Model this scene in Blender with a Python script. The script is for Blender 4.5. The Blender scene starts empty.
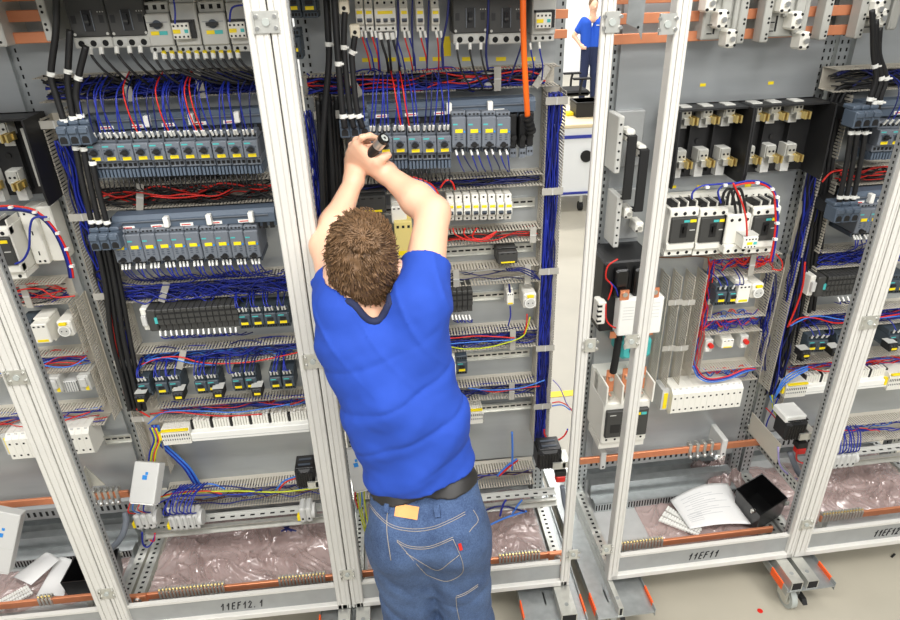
import bpy, bmesh, math, random
import numpy as np
from mathutils import Vector, Matrix, Euler
random.seed(7)
PI = math.pi
SC = bpy.context.scene
COL = SC.collection
# ------------------------------------------------------------------ camera
FPX = 660.0
CAMZ = 2.40
RM = [[0.99443003, -0.10191691, -0.02686732], None, [0.07779282, 0.88171414, -0.46532619]]
_r = Vector(RM[0]); _f = Vector(RM[2]).normalized()
_r = (_r - _f * _r.dot(_f)).normalized()
_d = _f.cross(_r).normalized()          # image-down direction
cam = bpy.data.cameras.new('camera')
cam_o = bpy.data.objects.new('camera', cam); COL.objects.link(cam_o)
cam.sensor_fit = 'HORIZONTAL'; cam.sensor_width = 36.0; cam.lens = FPX * 36.0 / 900.0
cam.clip_start = 0.05
cam_o.matrix_world = Matrix(((_r.x, -_d.x, -_f.x, 0), (_r.y, -_d.y, -_f.y, 0), (_r.z, -_d.z, -_f.z, CAMZ), (0, 0, 0, 1)))
SC.camera = cam_o
CAMP = Vector((0, 0, CAMZ))
# two switchboard sections: the right one stands turned a little and further back
SECY = math.radians(1.4)
PIV = Vector((0.76, 1.775, 0))
SECM = {'L': Matrix.Identity(4),
        'R': Matrix.Translation(PIV) @ Matrix.Rotation(SECY, 4, 'Z') @ Matrix.Translation(-PIV)}
SECI = {k: m.inverted() for k, m in SECM.items()}
SEC = 'L'
def section(s):
    global SEC
    SEC = s
def P(px, py, Y):
    """point of the section's vertical plane at depth Y that a measured position of the photograph lies on"""
    d = _f + _r * ((px - 450) / FPX) + _d * ((py - 310) / FPX)
    o = SECI[SEC] @ CAMP
    d = SECI[SEC].to_3x3() @ d
    t = (Y - o.y) / d.y
    return o + d * t
def PZ(px, py, z):
    d = _f + _r * ((px - 450) / FPX) + _d * ((py - 310) / FPX)
    o = SECI[SEC] @ CAMP
    d = SECI[SEC].to_3x3() @ d
    return o + d * ((z - o.z) / d.z)
# ------------------------------------------------------------------ materials
def srgb(r, g, b):
    return tuple(((c / 255.0) / 12.92 if c <= 10 else (((c / 255.0) + 0.055) / 1.055) ** 2.4) for c in (r, g, b)) + (1.0,)
M = {}
def mat(name, rgb, rough=0.5, metal=0.0, var=0.0, vscale=20.0, bump=0.0, bscale=200.0, emit=0.0, coat=0.0, rvar=0.0, stretch=None):
    m = bpy.data.materials.new(name); m.use_nodes = True
    nt = m.node_tree; b = nt.nodes['Principled BSDF']
    c = srgb(*rgb)
    b.inputs['Base Color'].default_value = c
    b.inputs['Roughness'].default_value = rough
    b.inputs['Metallic'].default_value = metal
    if coat: b.inputs['Coat Weight'].default_value = coat
    if var or bump or rvar:
        tc = nt.nodes.new('ShaderNodeTexCoord')
        src = tc.outputs['Object']
        if stretch:
            mp = nt.nodes.new('ShaderNodeMapping'); mp.inputs['Scale'].default_value = stretch
            nt.links.new(src, mp.inputs['Vector']); src = mp.outputs['Vector']
        n = nt.nodes.new('ShaderNodeTexNoise'); n.inputs['Scale'].default_value = vscale; n.inputs['Detail'].default_value = 4
        nt.links.new(src, n.inputs['Vector'])
        if var:
            r = nt.nodes.new('ShaderNodeValToRGB')
            r.color_ramp.elements[0].position = 0.3; r.color_ramp.elements[1].position = 0.7
            r.color_ramp.elements[0].color = tuple(x * (1 - var) for x in c[:3]) + (1,)
            r.color_ramp.elements[1].color = tuple(min(1, x * (1 + var)) for x in c[:3]) + (1,)
            nt.links.new(n.outputs['Fac'], r.inputs['Fac']); nt.links.new(r.outputs['Color'], b.inputs['Base Color'])
        if rvar:
            mr = nt.nodes.new('ShaderNodeMapRange'); mr.inputs['To Min'].default_value = max(0, rough - rvar); mr.inputs['To Max'].default_value = rough + rvar
            nt.links.new(n.outputs['Fac'], mr.inputs['Value']); nt.links.new(mr.outputs['Result'], b.inputs['Roughness'])
        if bump:
            n2 = nt.nodes.new('ShaderNodeTexNoise'); n2.inputs['Scale'].default_value = bscale
            nt.links.new(src, n2.inputs['Vector'])
            bp = nt.nodes.new('ShaderNodeBump'); bp.inputs['Strength'].default_value = bump; bp.inputs['Distance'].default_value = 0.002
            nt.links.new(n2.outputs['Fac'], bp.inputs['Height']); nt.links.new(bp.outputs['Normal'], b.inputs['Normal'])
    if emit:
        b.inputs['Emission Color'].default_value = c; b.inputs['Emission Strength'].default_value = emit
    M[name] = m
    return m
mat('frame_paint', (208, 206, 199), 0.45, var=0.02)
mat('frame_seam', (60, 62, 62), 0.8)
mat('hole', (22, 22, 22), 0.9)
mat('galvanized', (176, 180, 180), 0.38, 0.75, var=0.10, vscale=30, rvar=0.08)
mat('zinc', (205, 205, 198), 0.35, 0.7, var=0.08, vscale=40)
mat('plate', (170, 174, 175), 0.36, 0.5, var=0.05, vscale=4, rvar=0.06, stretch=(1, 1, 6))
mat('side_metal', (158, 160, 159), 0.5, 0.3, var=0.05)
mat('duct', (192, 186, 172), 0.6)
mat('duct_clip', (170, 167, 158), 0.55)
mat('dev_slate', (104, 110, 118), 0.5, var=0.04)
mat('dev_slate_dark', (66, 74, 84), 0.5)
mat('dev_blue', (84, 96, 110), 0.5)
mat('dev_infeed', (80, 92, 106), 0.5)
mat('dev_light', (190, 190, 184), 0.5)
mat('dev_white', (226, 224, 214), 0.5)
mat('dev_dark', (58, 58, 56), 0.5)
mat('dev_petrol_black', (62, 72, 80), 0.5)
mat('black', (22, 22, 23), 0.5)
mat('black_gloss', (16, 16, 17), 0.28)
mat('rubber', (20, 20, 20), 0.7)
mat('yellow', (240, 214, 20), 0.5)
mat('teal', (70, 178, 176), 0.5)
mat('orange_tape', (250, 96, 30), 0.5)
mat('orange_cable', (246, 108, 20), 0.45)
mat('red', (205, 36, 26), 0.45)
mat('blue', (23, 40, 146), 0.45)
mat('blue_dark', (12, 22, 88), 0.45)
mat('blue_light', (60, 118, 206), 0.45)
mat('green_yellow', (190, 200, 30), 0.45)
mat('brown_wire', (90, 56, 30), 0.5)
mat('violet', (150, 140, 190), 0.45)
mat('white_plastic', (232, 232, 226), 0.45)
mat('grey_plastic', (196, 196, 192), 0.45)
mat('beige', (222, 214, 192), 0.5)
mat('copper', (226, 148, 108), 0.36, 0.6, var=0.08, vscale=14)
mat('support_grey', (158, 158, 152), 0.5)
mat('brass', (214, 190, 120), 0.3, 0.8)
mat('steel', (200, 200, 196), 0.28, 0.9)
mat('paper', (218, 218, 216), 0.8, var=0.01)
mat('ink', (30, 30, 34), 0.8)
mat('cream', (226, 208, 130), 0.5)
mat('logo_blue', (40, 130, 205), 0.5)
mat('lens', (170, 175, 170), 0.25)
# ------------------------------------------------------------------ mesh builder
class MB:
    def __init__(s):
        s.v = []; s.f = []; s.m = []; s.s = []; s.mats = []
    def k(s, m):
        if m not in s.mats: s.mats.append(m)
        return s.mats.index(m)
    def add(s, vs, fs, m, smooth=False):
        o = len(s.v); s.v += [tuple(x) for x in vs]; i = s.k(m)
        for f in fs:
            s.f.append(tuple(o + j for j in f)); s.m.append(i); s.s.append(smooth)
    def box(s, x0, x1, y0, y1, z0, z1, m):
        s.add([(x0, y0, z0), (x1, y0, z0), (x1, y1, z0), (x0, y1, z0), (x0, y0, z1), (x1, y0, z1), (x1, y1, z1), (x0, y1, z1)],
              [(0, 3, 2, 1), (4, 5, 6, 7), (0, 1, 5, 4), (1, 2, 6, 5), (2, 3, 7, 6), (3, 0, 4, 7)], m)
        return s
    def cb(s, c, d, m):
        return s.box(c[0] - d[0] / 2, c[0] + d[0] / 2, c[1] - d[1] / 2, c[1] + d[1] / 2, c[2] - d[2] / 2, c[2] + d[2] / 2, m)
    def obox(s, mx, d, m):
        x, y, z = d[0] / 2, d[1] / 2, d[2] / 2
        vs = [mx @ Vector(p) for p in ((-x, -y, -z), (x, -y, -z), (x, y, -z), (-x, y, -z), (-x, -y, z), (x, -y, z), (x, y, z), (-x, y, z))]
        s.add(vs, [(0, 3, 2, 1), (4, 5, 6, 7), (0, 1, 5, 4), (1, 2, 6, 5), (2, 3, 7, 6), (3, 0, 4, 7)], m)
        return s
    def bev(s, x0, x1, y0, y1, z0, z1, m, c=0.003):
        """box with chamfered vertical and front edges"""
        c = min(c, abs(x1 - x0) * .4, abs(z1 - z0) * .4, abs(y1 - y0) * .4)
        vs = []; fs = []
        def ring(y, k):
            return [(x0 + k + c, y, z0 + k), (x1 - k - c, y, z0 + k), (x1 - k, y, z0 + k + c), (x1 - k, y, z1 - k - c), (x1 - k - c, y, z1 - k), (x0 + k + c, y, z1 - k), (x0 + k, y, z1 - k - c), (x0 + k, y, z0 + k + c)]
        rs = [ring(y1, 0), ring(y0 + c, 0), ring(y0, c)]
        for r in rs: vs += r
        for a in range(2):
            for i in range(8):
                j = (i + 1) % 8
                fs.append((a * 8 + i, a * 8 + j, (a + 1) * 8 + j, (a + 1) * 8 + i)[::-1])
        fs.append(tuple(range(16, 24))); fs.append(tuple(range(0, 8))[::-1])
        s.add(vs, fs, m)
        return s
    def prism(s, poly, axis, a, b, m, smooth=False):
        n = len(poly)
        def mk(t, p):
            if axis == 'z': return (p[0], p[1], t)
            if axis == 'x': return (t, p[0], p[1])
            return (p[0], t, p[1])
        vs = [mk(a, p) for p in poly] + [mk(b, p) for p in poly]
        fs = [(i, (i + 1) % n, n + (i + 1) % n, n + i) for i in range(n)] + [tuple(range(n))[::-1], tuple(range(n, 2 * n))]
        s.add(vs, fs, m, smooth)
        return s
    def cyl(s, p, q, r, m, n=12, r2=None, smooth=True, caps=True):
        p = Vector(p); q = Vector(q); r2 = r if r2 is None else r2
        z = (q - p).normalized(); x = z.orthogonal().normalized(); y = z.cross(x)
        vs = []
        for c, rr in ((p, r), (q, r2)):
            for i in range(n):
                a = 2 * PI * i / n; vs.append(c + (x * math.cos(a) + y * math.sin(a)) * rr)
        s.add(vs, [(i, (i + 1) % n, n + (i + 1) % n, n + i) for i in range(n)], m, smooth)
        if caps: s.add(vs, [tuple(range(n))[::-1], tuple(range(n, 2 * n))], m)
        return s
    def tube(s, pts, r, m, n=6, res=4, raw=False):
        pts = [Vector(p) for p in pts]
        if not raw: pts = smooth_path(pts, res)
        N = len(pts); vs = []; x = None
        for i in range(N):
            t = (pts[min(i + 1, N - 1)] - pts[max(i - 1, 0)])
            if t.length < 1e-9: t = Vector((0, 0, 1))
            t.normalize()
            if x is None: x = t.orthogonal().normalized()
            x = (x - t * x.dot(t))
            if x.length < 1e-6: x = t.orthogonal()
            x.normalize(); y = t.cross(x)
            rr = r[i] if isinstance(r, (list, tuple)) else r
            for k in range(n):
                a = 2 * PI * k / n; vs.append(pts[i] + (x * math.cos(a) + y * math.sin(a)) * rr)
        fs = [(i * n + k, i * n + (k + 1) % n, (i + 1) * n + (k + 1) % n, (i + 1) * n + k) for i in range(N - 1) for k in range(n)]
        fs += [tuple(range(n))[::-1], tuple(range((N - 1) * n, N * n))]
        s.add(vs, fs, m, True)
        return s
    def ball(s, c, r, m, nu=12, nv=8):
        rx, ry, rz = (r, r, r) if not isinstance(r, (tuple, list)) else r
        vs = []; fs = []
        for j in range(nv + 1):
            t = PI * j / nv
            for i in range(nu):
                a = 2 * PI * i / nu
                vs.append((c[0] + rx * math.sin(t) * math.cos(a), c[1] + ry * math.sin(t) * math.sin(a), c[2] + rz * math.cos(t)))
        for j in range(nv):
            for i in range(nu):
                fs.append((j * nu + i, (j + 1) * nu + i, (j + 1) * nu + (i + 1) % nu, j * nu + (i + 1) % nu))
        s.add(vs, fs, m, True)
        return s
    def build(s, name, parent=None, loc=None, bevel=0.0, weld=False):
        me = bpy.data.meshes.new(name)
        off = Vector(loc) if loc is not None else (BASE.get(parent.name, Vector()) if parent else Vector())
        vs = np.array(s.v, dtype=np.float64).reshape(-1, 3) - np.array(off)
        me.from_pydata([tuple(v) for v in vs], [], s.f)
        for m in s.mats: me.materials.append(M[m])
        me.polygons.foreach_set('material_index', s.m)
        me.polygons.foreach_set('use_smooth', s.s)
        me.update()
        if weld:
            bm = bmesh.new(); bm.from_mesh(me); bmesh.ops.remove_doubles(bm, verts=bm.verts, dist=1e-5); bm.to_mesh(me); bm.free()
        o = bpy.data.objects.new(name, me); COL.objects.link(o)
        if parent: o.parent = parent; BASE[o.name] = off
        if bevel:
            md = o.modifiers.new('bevel', 'BEVEL'); md.width = bevel; md.segments = 2; md.limit_method = 'ANGLE'
        return o
def smooth_path(pts, res=4):
    if len(pts) < 3: return pts
    out = []
    n = len(pts)
    for i in range(n - 1):
        p0 = pts[max(i - 1, 0)]; p1 = pts[i]; p2 = pts[i + 1]; p3 = pts[min(i + 2, n - 1)]
        for k in range(res):
            t = k / res
            out.append(0.5 * ((2 * p1) + (p2 - p0) * t + (2 * p0 - 5 * p1 + 4 * p2 - p3) * t * t + (3 * p1 - p0 - 3 * p2 + p3) * t ** 3))
    out.append(pts[-1])
    return out
BASE = {}
def thing(name, label, cat, loc=(0, 0, 0), group=None, rz=0.0):
    """Empty at the thing's base that parents its parts; parts are given in section coordinates"""
    o = bpy.data.objects.new(name, None); COL.objects.link(o)
    o.empty_display_size = 0.05
    o.matrix_world = SECM[SEC] @ Matrix.Translation(Vector(loc)) @ Matrix.Rotation(rz, 4, 'Z')
    BASE[o.name] = Vector(loc)
    o['label'] = label; o['category'] = cat
    if group: o['group'] = group
    return o
def proto(name, label, cat, group=None):
    """a thing whose parts are written about its own origin; put() moves it"""
    o = thing(name, label, cat, (0, 0, 0), group)
    return o
def put(o, loc, rz=0.0, label=None, group=None, tilt=None):
    m = SECM[SEC] @ Matrix.Translation(Vector(loc)) @ Matrix.Rotation(rz, 4, 'Z')
    if tilt: m = m @ tilt
    o.matrix_world = m
    if label: o['label'] = label
    if group: o['group'] = group
    return o
def dup(root, loc, rz=0.0, label=None, group=None, tilt=None):
    r = root.copy(); COL.objects.link(r)
    for ch in list(root.children):
        c = ch.copy(); COL.objects.link(c); c.parent = r
        for g in ch.children:
            d = g.copy(); COL.objects.link(d); d.parent = c
    return put(r, loc, rz, label, group, tilt)
def single(mb, name, label, cat, group=None, kind=None, loc=None, bevel=0.0, weld=False):
    """a thing of one mesh, vertices given in section coordinates"""
    vs = np.array(mb.v)
    if loc is None: loc = Vector(((vs[:, 0].min() + vs[:, 0].max()) / 2, (vs[:, 1].min() + vs[:, 1].max()) / 2, vs[:, 2].min()))
    o = mb.build(name, None, loc, bevel, weld)
    o.matrix_world = SECM[SEC] @ Matrix.Translation(Vector(loc))
    o['label'] = label; o['category'] = cat
    if group: o['group'] = group
    if kind: o['kind'] = kind
    return o
def structure(mb, name, loc=(0, 0, 0)):
    o = mb.build(name, None, loc); o.matrix_world = Matrix.Translation(Vector(loc)); o['kind'] = 'structure'
    return o
ORD = ['first', 'second', 'third', 'fourth', 'fifth', 'sixth', 'seventh', 'eighth', 'ninth', 'tenth', 'eleventh', 'twelfth', 'thirteenth', 'fourteenth']
FY = 1.77      # front of the frames
YP = 2.22      # mounting plates
YD = 2.14      # open edge of the wiring ducts
ZB = 0.19      # underside of the frames
ZT = 2.40
# ------------------------------------------------------------------ cabinet frames
def post_poly(x0, x1, y0, y1):
    w = x1 - x0
    a = x0 + w * .30; b = x0 + w * .38; c = x0 + w * .70; d = x0 + w * .76
    g = 0.004
    return [(x0, y0 + .003), (x0 + .003, y0), (a, y0), (a, y0 + g), (b, y0 + g), (b, y0), (c, y0), (c, y0 + .002), (d, y0 + .002), (d, y0), (x1 - .003, y0), (x1, y0 + .003), (x1, y1), (x0, y1)]
def perforate(mb, x, y0, y1, z0, z1, side, pitch=0.025, m='hole', sz=(0.006, 0.012)):
    """rows of slots in the face x = const that looks to `side`"""
    n = int((z1 - z0) / pitch); yc = (y0 + y1) / 2
    for i in range(n):
        z = z0 + (i + .5) * pitch
        mb.box(x - .0006 if side < 0 else x - .003, x + .003 if side < 0 else x + .0006, yc - sz[0] / 2, yc + sz[0] / 2, z - sz[1] / 2, z + sz[1] / 2, m)
def perforate_f(mb, xc, y, z0, z1, pitch=0.025, sz=(0.006, 0.012)):
    n = int((z1 - z0) / pitch)
    for i in range(n):
        z = z0 + (i + .5) * pitch
        mb.box(xc - sz[0] / 2, xc + sz[0] / 2, y - .0006, y + .003, z - sz[1] / 2, z + sz[1] / 2, 'hole')
def cabinet(label, x0, x1, pl, pr, plate_z0, wl=0.047, wr=0.047, left_post=True, right_post=True, top_shade=True, hole_l=True, hole_r=True, rail=True, pleft=None):
    root = thing('switchboard_cabinet', label, 'electrical cabinet', ((x0 + x1) / 2, FY, ZB), 'grey steel switchboard frames in a row')
    for has, a, b, inner in ((left_post, x0, x0 + wl, 1), (right_post, x1 - wr, x1, -1)):
        if not has: continue
        mb = MB(); mb.prism(post_poly(a, b, FY, FY + (.042 if (hole_l if inner > 0 else hole_r) else .014)), 'z', ZB, ZT, 'frame_paint')
        if not (hole_l if inner > 0 else hole_r):
            mb.build('front_post', root); continue
        xi = b if inner > 0 else a
        lip = (xi, xi + .004) if inner > 0 else (xi - .004, xi)
        mb.box(lip[0], lip[1], FY + .020, FY + .046, ZB + .03, ZT, 'side_metal')
        perforate(mb, lip[1] if inner > 0 else lip[0], FY + .021, FY + .040, ZB + .08, ZT, inner, 0.0185, sz=(.006, .009))
        mb.build('front_post', root)
    # front bottom rail: face, set-back grey face, upper lip
    if rail:
        mb = MB()
        mb.prism([(FY, ZB), (FY, ZB + .020), (FY + .003, ZB + .023), (FY + .018, ZB + .023), (FY + .018, ZB + .012), (FY + .03, ZB)], 'x', x0 + .01, x1 - .01, 'frame_paint')
        mb.box(x0 + wl, x1 - wr, FY + .018, FY + .028, ZB + .012, ZB + .105, 'side_metal')
        mb.box(x0 + wl, x1 - wr, FY + .014, FY + .030, ZB + .105, ZB + .116, 'frame_paint')
        mb.build('bottom_rail', root)
    mb = MB(); mb.box(x0 + .01, x1 - .01, FY, FY + .04, ZT, ZT + .05, 'frame_paint'); mb.build('top_rail', root)
    if top_shade:
        mb = MB(); mb.box(x0, x1, FY, 2.42, ZT + .05, ZT + .053, 'frame_paint'); mb.build('top_shade_sheet', root)  # unseen sheet added above the view to shade the upper devices
    # rear posts, perforated
    for a, b in ((x0 + .006, x0 + .05), (x1 - .05, x1 - .006)):
        mb = MB(); mb.box(a, b, 2.235, 2.28, ZB, ZT, 'galvanized')
        for q in (.25, .75): perforate_f(mb, a + (b - a) * q, 2.235, ZB + .05, ZT, .025)
        perforate(mb, b, 2.24, 2.275, ZB + .05, ZT, 1); perforate(mb, a, 2.24, 2.275, ZB + .05, ZT, -1)
        mb.build('rear_post', root)
    # depth rails along the floor on both sides
    for a, b, s in ((x0 + .004, x0 + .044, 1), (x1 - .044, x1 - .004, -1)):
        mb = MB(); mb.box(a, b, FY + .042, 2.42, ZB, ZB + .035, 'zinc')
        for i in range(24):
            y = FY + .07 + i * .025
            mb.box((a + b) / 2 - .006, (a + b) / 2 + .006, y - .005, y + .005, ZB + .033, ZB + .0356, 'hole')
        mb.build('depth_rail', root)
    # rear cross rails near the floor
    mb = MB(); mb.box(x0 + .05, x1 - .05, 2.33, 2.38, ZB, ZB + .05, 'galvanized'); mb.box(x0 + .05, x1 - .05, 2.24, 2.29, ZB + .165, ZB + .222, 'side_metal')
    n = int((x1 - x0 - .12) / .025)
    for i in range(n):
        x = x0 + .07 + i * .025
        mb.box(x - .005, x + .005, 2.2394, 2.243, ZB + .180, ZB + .205, 'hole')
    mb.build('rear_cross_rail', root)
    mb = MB(); mb.box(pl, pr, YP, YP + .003, plate_z0, ZT, 'plate')
    mb.box(pl - .0015, pl, YP, YP + .025, plate_z0, ZT, 'plate'); mb.box(pr, pr + .0015, YP, YP + .025, plate_z0, ZT, 'plate')
    mb.box(pl, pr, YP, YP + .02, plate_z0 - .0015, plate_z0, 'plate')
    mb.build('mounting_plate', root)
    mb = MB(); mb.box(x0 + .02, x1 - .02, 2.405, 2.41, ZB, plate_z0 + .06, 'side_metal'); mb.build('added_rear_panel', root)  # sheet added to block the bright floor behind the cabinet
    return root
def hinge_plate(x, z, label, w=.062, h=.05):
    r = thing('coupling_bracket', label, 'bracket', (x, FY, z), 'zinc brackets coupling the frame posts')
    mb = MB(); mb.box(x - w / 2, x + w / 2, FY - .004, FY - .0002, z - h / 2, z + h / 2, 'zinc')
    mb.box(x - w / 2, x - w / 2 + .004, FY - .009, FY - .004, z - h / 2, z + h / 2, 'zinc')
    mb.build('bracket_plate', r)
    for s in (-1, 1):
        for t in (-1, 1):
            mb = MB(); mb.cyl((x + s * .022, FY - .009, z + t * .013), (x + s * .022, FY - .004, z + t * .013), .0045, 'steel', 10); mb.build('screw', r)
    mb = MB(); mb.cyl((x, FY - .008, z), (x, FY - .004, z), .009, 'lens', 12); mb.build('pressed_boss', r)
    return r
section('L')
XAB, XBC, XCR = -1.125, -0.262, 0.600
CA = cabinet('grey cabinet frame at the far left holding black fuse base and paper sheets', XAB - .86, XAB - .004, XAB - .80, XAB + .02, .485, wl=.05, wr=.055)
CB = cabinet('grey cabinet frame marked 11EF12.1 full of wired devices', XAB + .0, XBC - .002, XAB + .05, XBC - .04, .485, wl=.04, wr=.052)
CC = cabinet('grey cabinet frame the man is working in front of', XBC + .002, XCR, XBC + .05, XCR - .04, .485, wl=.045, wr=.036, hole_r=False)
section('R')
XDL = .758; XDE = 1.553; XER = 2.36
CD = cabinet('grey cabinet frame marked 11EF11 with paper and open black box inside', XDL, XDE - .002, .79, 1.497, .42, wl=.04, wr=.034, top_shade=False)
CE = cabinet('grey cabinet frame at the right edge marked 11EF12', XDE + .002, XER, XDE + .06, XER - .05, .485, wl=.05, wr=.05)
section('L')
# ------------------------------------------------------------------ wiring ducts
PITCH = 0.0112; FING = 0.0066
def wall_h(mb, x0, x1, z, yp, yf, th=.0016):
    mb.box(x0, x1, yp - .022, yp, z - th / 2, z + th / 2, 'duct')
    n = max(1, int((x1 - x0) / PITCH)); p = (x1 - x0) / n
    for i in range(n):
        xa = x0 + i * p + (p - FING) / 2
        mb.box(xa, xa + FING, yf, yp - .022, z - th / 2, z + th / 2, 'duct')
        mb.box(xa - .0008, xa + FING + .0008, yf, yf + .006, z - th / 2 - .0008, z + th / 2 + .0008, 'duct')
def wall_v(mb, z0, z1, x, yp, yf, th=.0016):
    mb.box(x - th / 2, x + th / 2, yp - .022, yp, z0, z1, 'duct')
    n = max(1, int((z1 - z0) / PITCH)); p = (z1 - z0) / n
    for i in range(n):
        za = z0 + i * p + (p - FING) / 2
        mb.box(x - th / 2, x + th / 2, yf, yp - .022, za, za + FING, 'duct')
        mb.box(x - th / 2 - .0008, x + th / 2 + .0008, yf, yf + .006, za - .0008, za + FING + .0008, 'duct')
def clip_mb(c, d, ang=0.0):
    """grey wire retainer bridging a duct: flat strap with a middle bar"""
    mb = MB(); mx = Matrix.Translation(Vector(c)) @ Matrix.Rotation(ang, 4, 'Y')
    mb.obox(mx, d, 'duct_clip'); 
    mb.obox(mx @ Matrix.Translation((0, -.002, 0)), (d[0] * (1.0 if d[0] < d[2] else .06), d[1], d[2] * (.06 if d[0] < d[2] else 1.0)), 'grey_plastic')
    return mb
def hduct(label, x0, x1, zt, zb, clips=(), yf=None, yp=None, walls='tb', group='slotted grey wiring ducts running across'):
    yf = YD if yf is None else yf; yp = YP if yp is None else yp
    r = thing('wiring_duct', label, 'wiring duct', ((x0 + x1) / 2, yp, zb), group)
    mb = MB(); mb.box(x0, x1, yp - .002, yp - .0003, zb, zt, 'duct')
    mb.build('duct_base', r)
    if 't' in walls:
        mb = MB(); wall_h(mb, x0, x1, zt, yp, yf); mb.build('slotted_wall', r)
    if 'b' in walls:
        mb = MB(); wall_h(mb, x0, x1, zb, yp, yf); mb.build('slotted_wall', r)
    for c in clips:
        x, a = c if isinstance(c, tuple) else (c, 0)
        clip_mb((x, yf - .001, (zt + zb) / 2), (.022, .004, (zt - zb) + .014), a).build('wire_retainer', r)
    return r
def vduct(label, z0, z1, xl, xr, clips=(), yf=None, yp=None, walls='lr', group='slotted grey wiring ducts running upright'):
    yf = YD if yf is None else yf; yp = YP if yp is None else yp
    r = thing('wiring_duct', label, 'wiring duct', ((xl + xr) / 2, yp, z0), group)
    mb = MB(); mb.box(xl, xr, yp - .002, yp - .0003, z0, z1, 'duct'); mb.build('duct_base', r)
    if 'l' in walls:
        mb = MB(); wall_v(mb, z0, z1, xl, yp, yf); mb.build('slotted_wall', r)
    if 'r' in walls:
        mb = MB(); wall_v(mb, z0, z1, xr, yp, yf); mb.build('slotted_wall', r)
    for z in clips:
        clip_mb(((xl + xr) / 2, yf - .001, z), ((xr - xl) + .012, .004, .024)).build('wire_retainer', r)
    return r
# ------------------------------------------------------------------ the ducts of every cabinet
section('L')
BX0, BX1 = -.955, -.285
hduct('wiring duct below the big dark breakers at the top of cabinet 11EF12.1', -1.02, BX1, 2.132, 2.064, clips=(-.755, -.545))
hduct('wiring duct with red wires between the two motor starter rows of cabinet 11EF12.1', BX0, BX1, 1.798, 1.722, clips=((-.80, .25),))
hduct('wiring duct full of blue wire loops above the black controller rack of cabinet 11EF12.1', BX0, BX1, 1.454, 1.388, clips=((-.80, .45),))
hduct('wiring duct with a long red wire below the black controller rack of cabinet 11EF12.1', BX0, BX1, 1.181, 1.111, clips=((-.80, .4),))
hduct('wiring duct just above the beige terminal strip of cabinet 11EF12.1', BX0 + .01, BX1, .938, .878)
hduct('wide low wiring duct with blue and yellow wires at the bottom of cabinet 11EF12.1', -1.00, BX1, .511, .414)
vduct('tall wiring duct along the left side of cabinet 11EF12.1 with black cables', .60, 2.02, -1.03, -.957, clips=(2.0, 1.80 - .095, 1.42, 1.15, .90), walls='l')
for z0, z1, n in ((1.76, 2.05, 'beside the upper motor starters'), (1.46, 1.70, 'beside the feeder starters'), (1.19, 1.385, 'beside the black controller'), (.945, 1.105, 'beside the four contactor pairs'), (.62, .80, 'behind the grey lamp box')):
    vduct('short slotted duct wall ' + n + ' in cabinet 11EF12.1', z0, z1, -.957, -.952, walls='r')
CX0, CX1 = -.128, .518
hduct('wiring duct under the miniature breakers at the top of the middle cabinet', -.245, .56, 2.104, 2.046, clips=((-.085, -.5), .36, (.50, .6)))
hduct('wiring duct behind the man\'s hands under the middle cabinet\'s motor starters', CX0, CX1, 1.762, 1.724)
hduct('wiring duct with red loops under the white breaker row', CX0, CX1, 1.567, 1.523, clips=(.49,))
hduct('wiring duct below the small dark relay in the middle cabinet', CX0, CX1, 1.426, 1.363, clips=(.215, .475))
hduct('wiring duct with red, yellow and blue wires right of the man\'s sleeve', CX0, CX1, 1.162, 1.087, clips=(.425,))
hduct('lowest duct right of the man\'s back with a few blue wires', CX0, CX1, .921, .854, clips=(.425,))
hduct('wide low wiring duct right of the man\'s belt', -.2, .535, .475, .391)
vduct('upright duct wall left of the man\'s arms with black cables beside it', .55, 2.05, -.213, -.134, clips=(1.99, 1.52), walls='lr')
vduct('tall wiring duct full of blue wires at the right side of the middle cabinet', .62, 2.03, .522, .583, clips=(2.0, 1.70, 1.40, 1.075, .80), walls='lr')
AX0 = -1.95
hduct('wiring duct with red and blue wires under the breaker of the far left cabinet', AX0, -1.128, 1.476, 1.402, clips=(-1.25,))
hduct('wiring duct below the small white relay of the far left cabinet', AX0, -1.135, 1.197, 1.128)
hduct('lowest wiring duct of the far left cabinet', AX0, -1.14, .958, .885)
for z0, z1, n in ((1.197, 1.402, 'beside the white relay'), (.958, 1.128, 'beside the two grey terminal holders')):
    vduct('short slotted duct wall ' + n + ' in the far left cabinet', z0, z1, -1.128, -1.125, walls='r')
vduct('upright duct wall at the right side of the far left cabinet', .90, 1.41, -1.098, -1.094, walls='l')
section('R')
def xz(px, py, y=YD):
    p = P(px, py, y); return p.x, p.z
def hd(label, lt, rt, lb, rb, **k):
    (x0, z0), (x1, z1) = xz(*lt), xz(*rt); (x2, z2), (x3, z3) = xz(*lb), xz(*rb)
    return hduct(label, (x0 + x2) / 2, (x1 + x3) / 2, (z0 + z1) / 2, (z2 + z3) / 2, **k)
hd('wiring duct with red wires under the three white breakers', (712, 259), (786, 254), (716, 275), (775, 273), clips=(1.345,))
hd('wiring duct with red and blue loops between the two relay bays', (709, 319), (766, 317), (704, 334), (762, 332))
hd('lowest duct with long blue and red wires above the white terminal block', (696, 372), (756, 367), (683, 384), (762, 381))
def vd(label, top, bot, x2=None, **k):
    (x0, z1), (x1, z0) = xz(*top), xz(*bot)
    x = (x0 + x1) / 2
    return vduct(label, z0, z1, x, x + .003 if x2 is None else x2, **k)
d4 = [vd('first upright slotted duct wall right of the big contactor', (668, 277), (657, 386), walls='l'),
      vd('second upright slotted duct wall right of the big contactor', (682, 277), (667, 388), walls='l'),
      vd('third upright slotted duct wall right of the big contactor', (695, 277), (679, 388), walls='l'),
      vd('fourth upright slotted duct wall, beside the relay bays', (708, 275), (690, 378), walls='l')]
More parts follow.
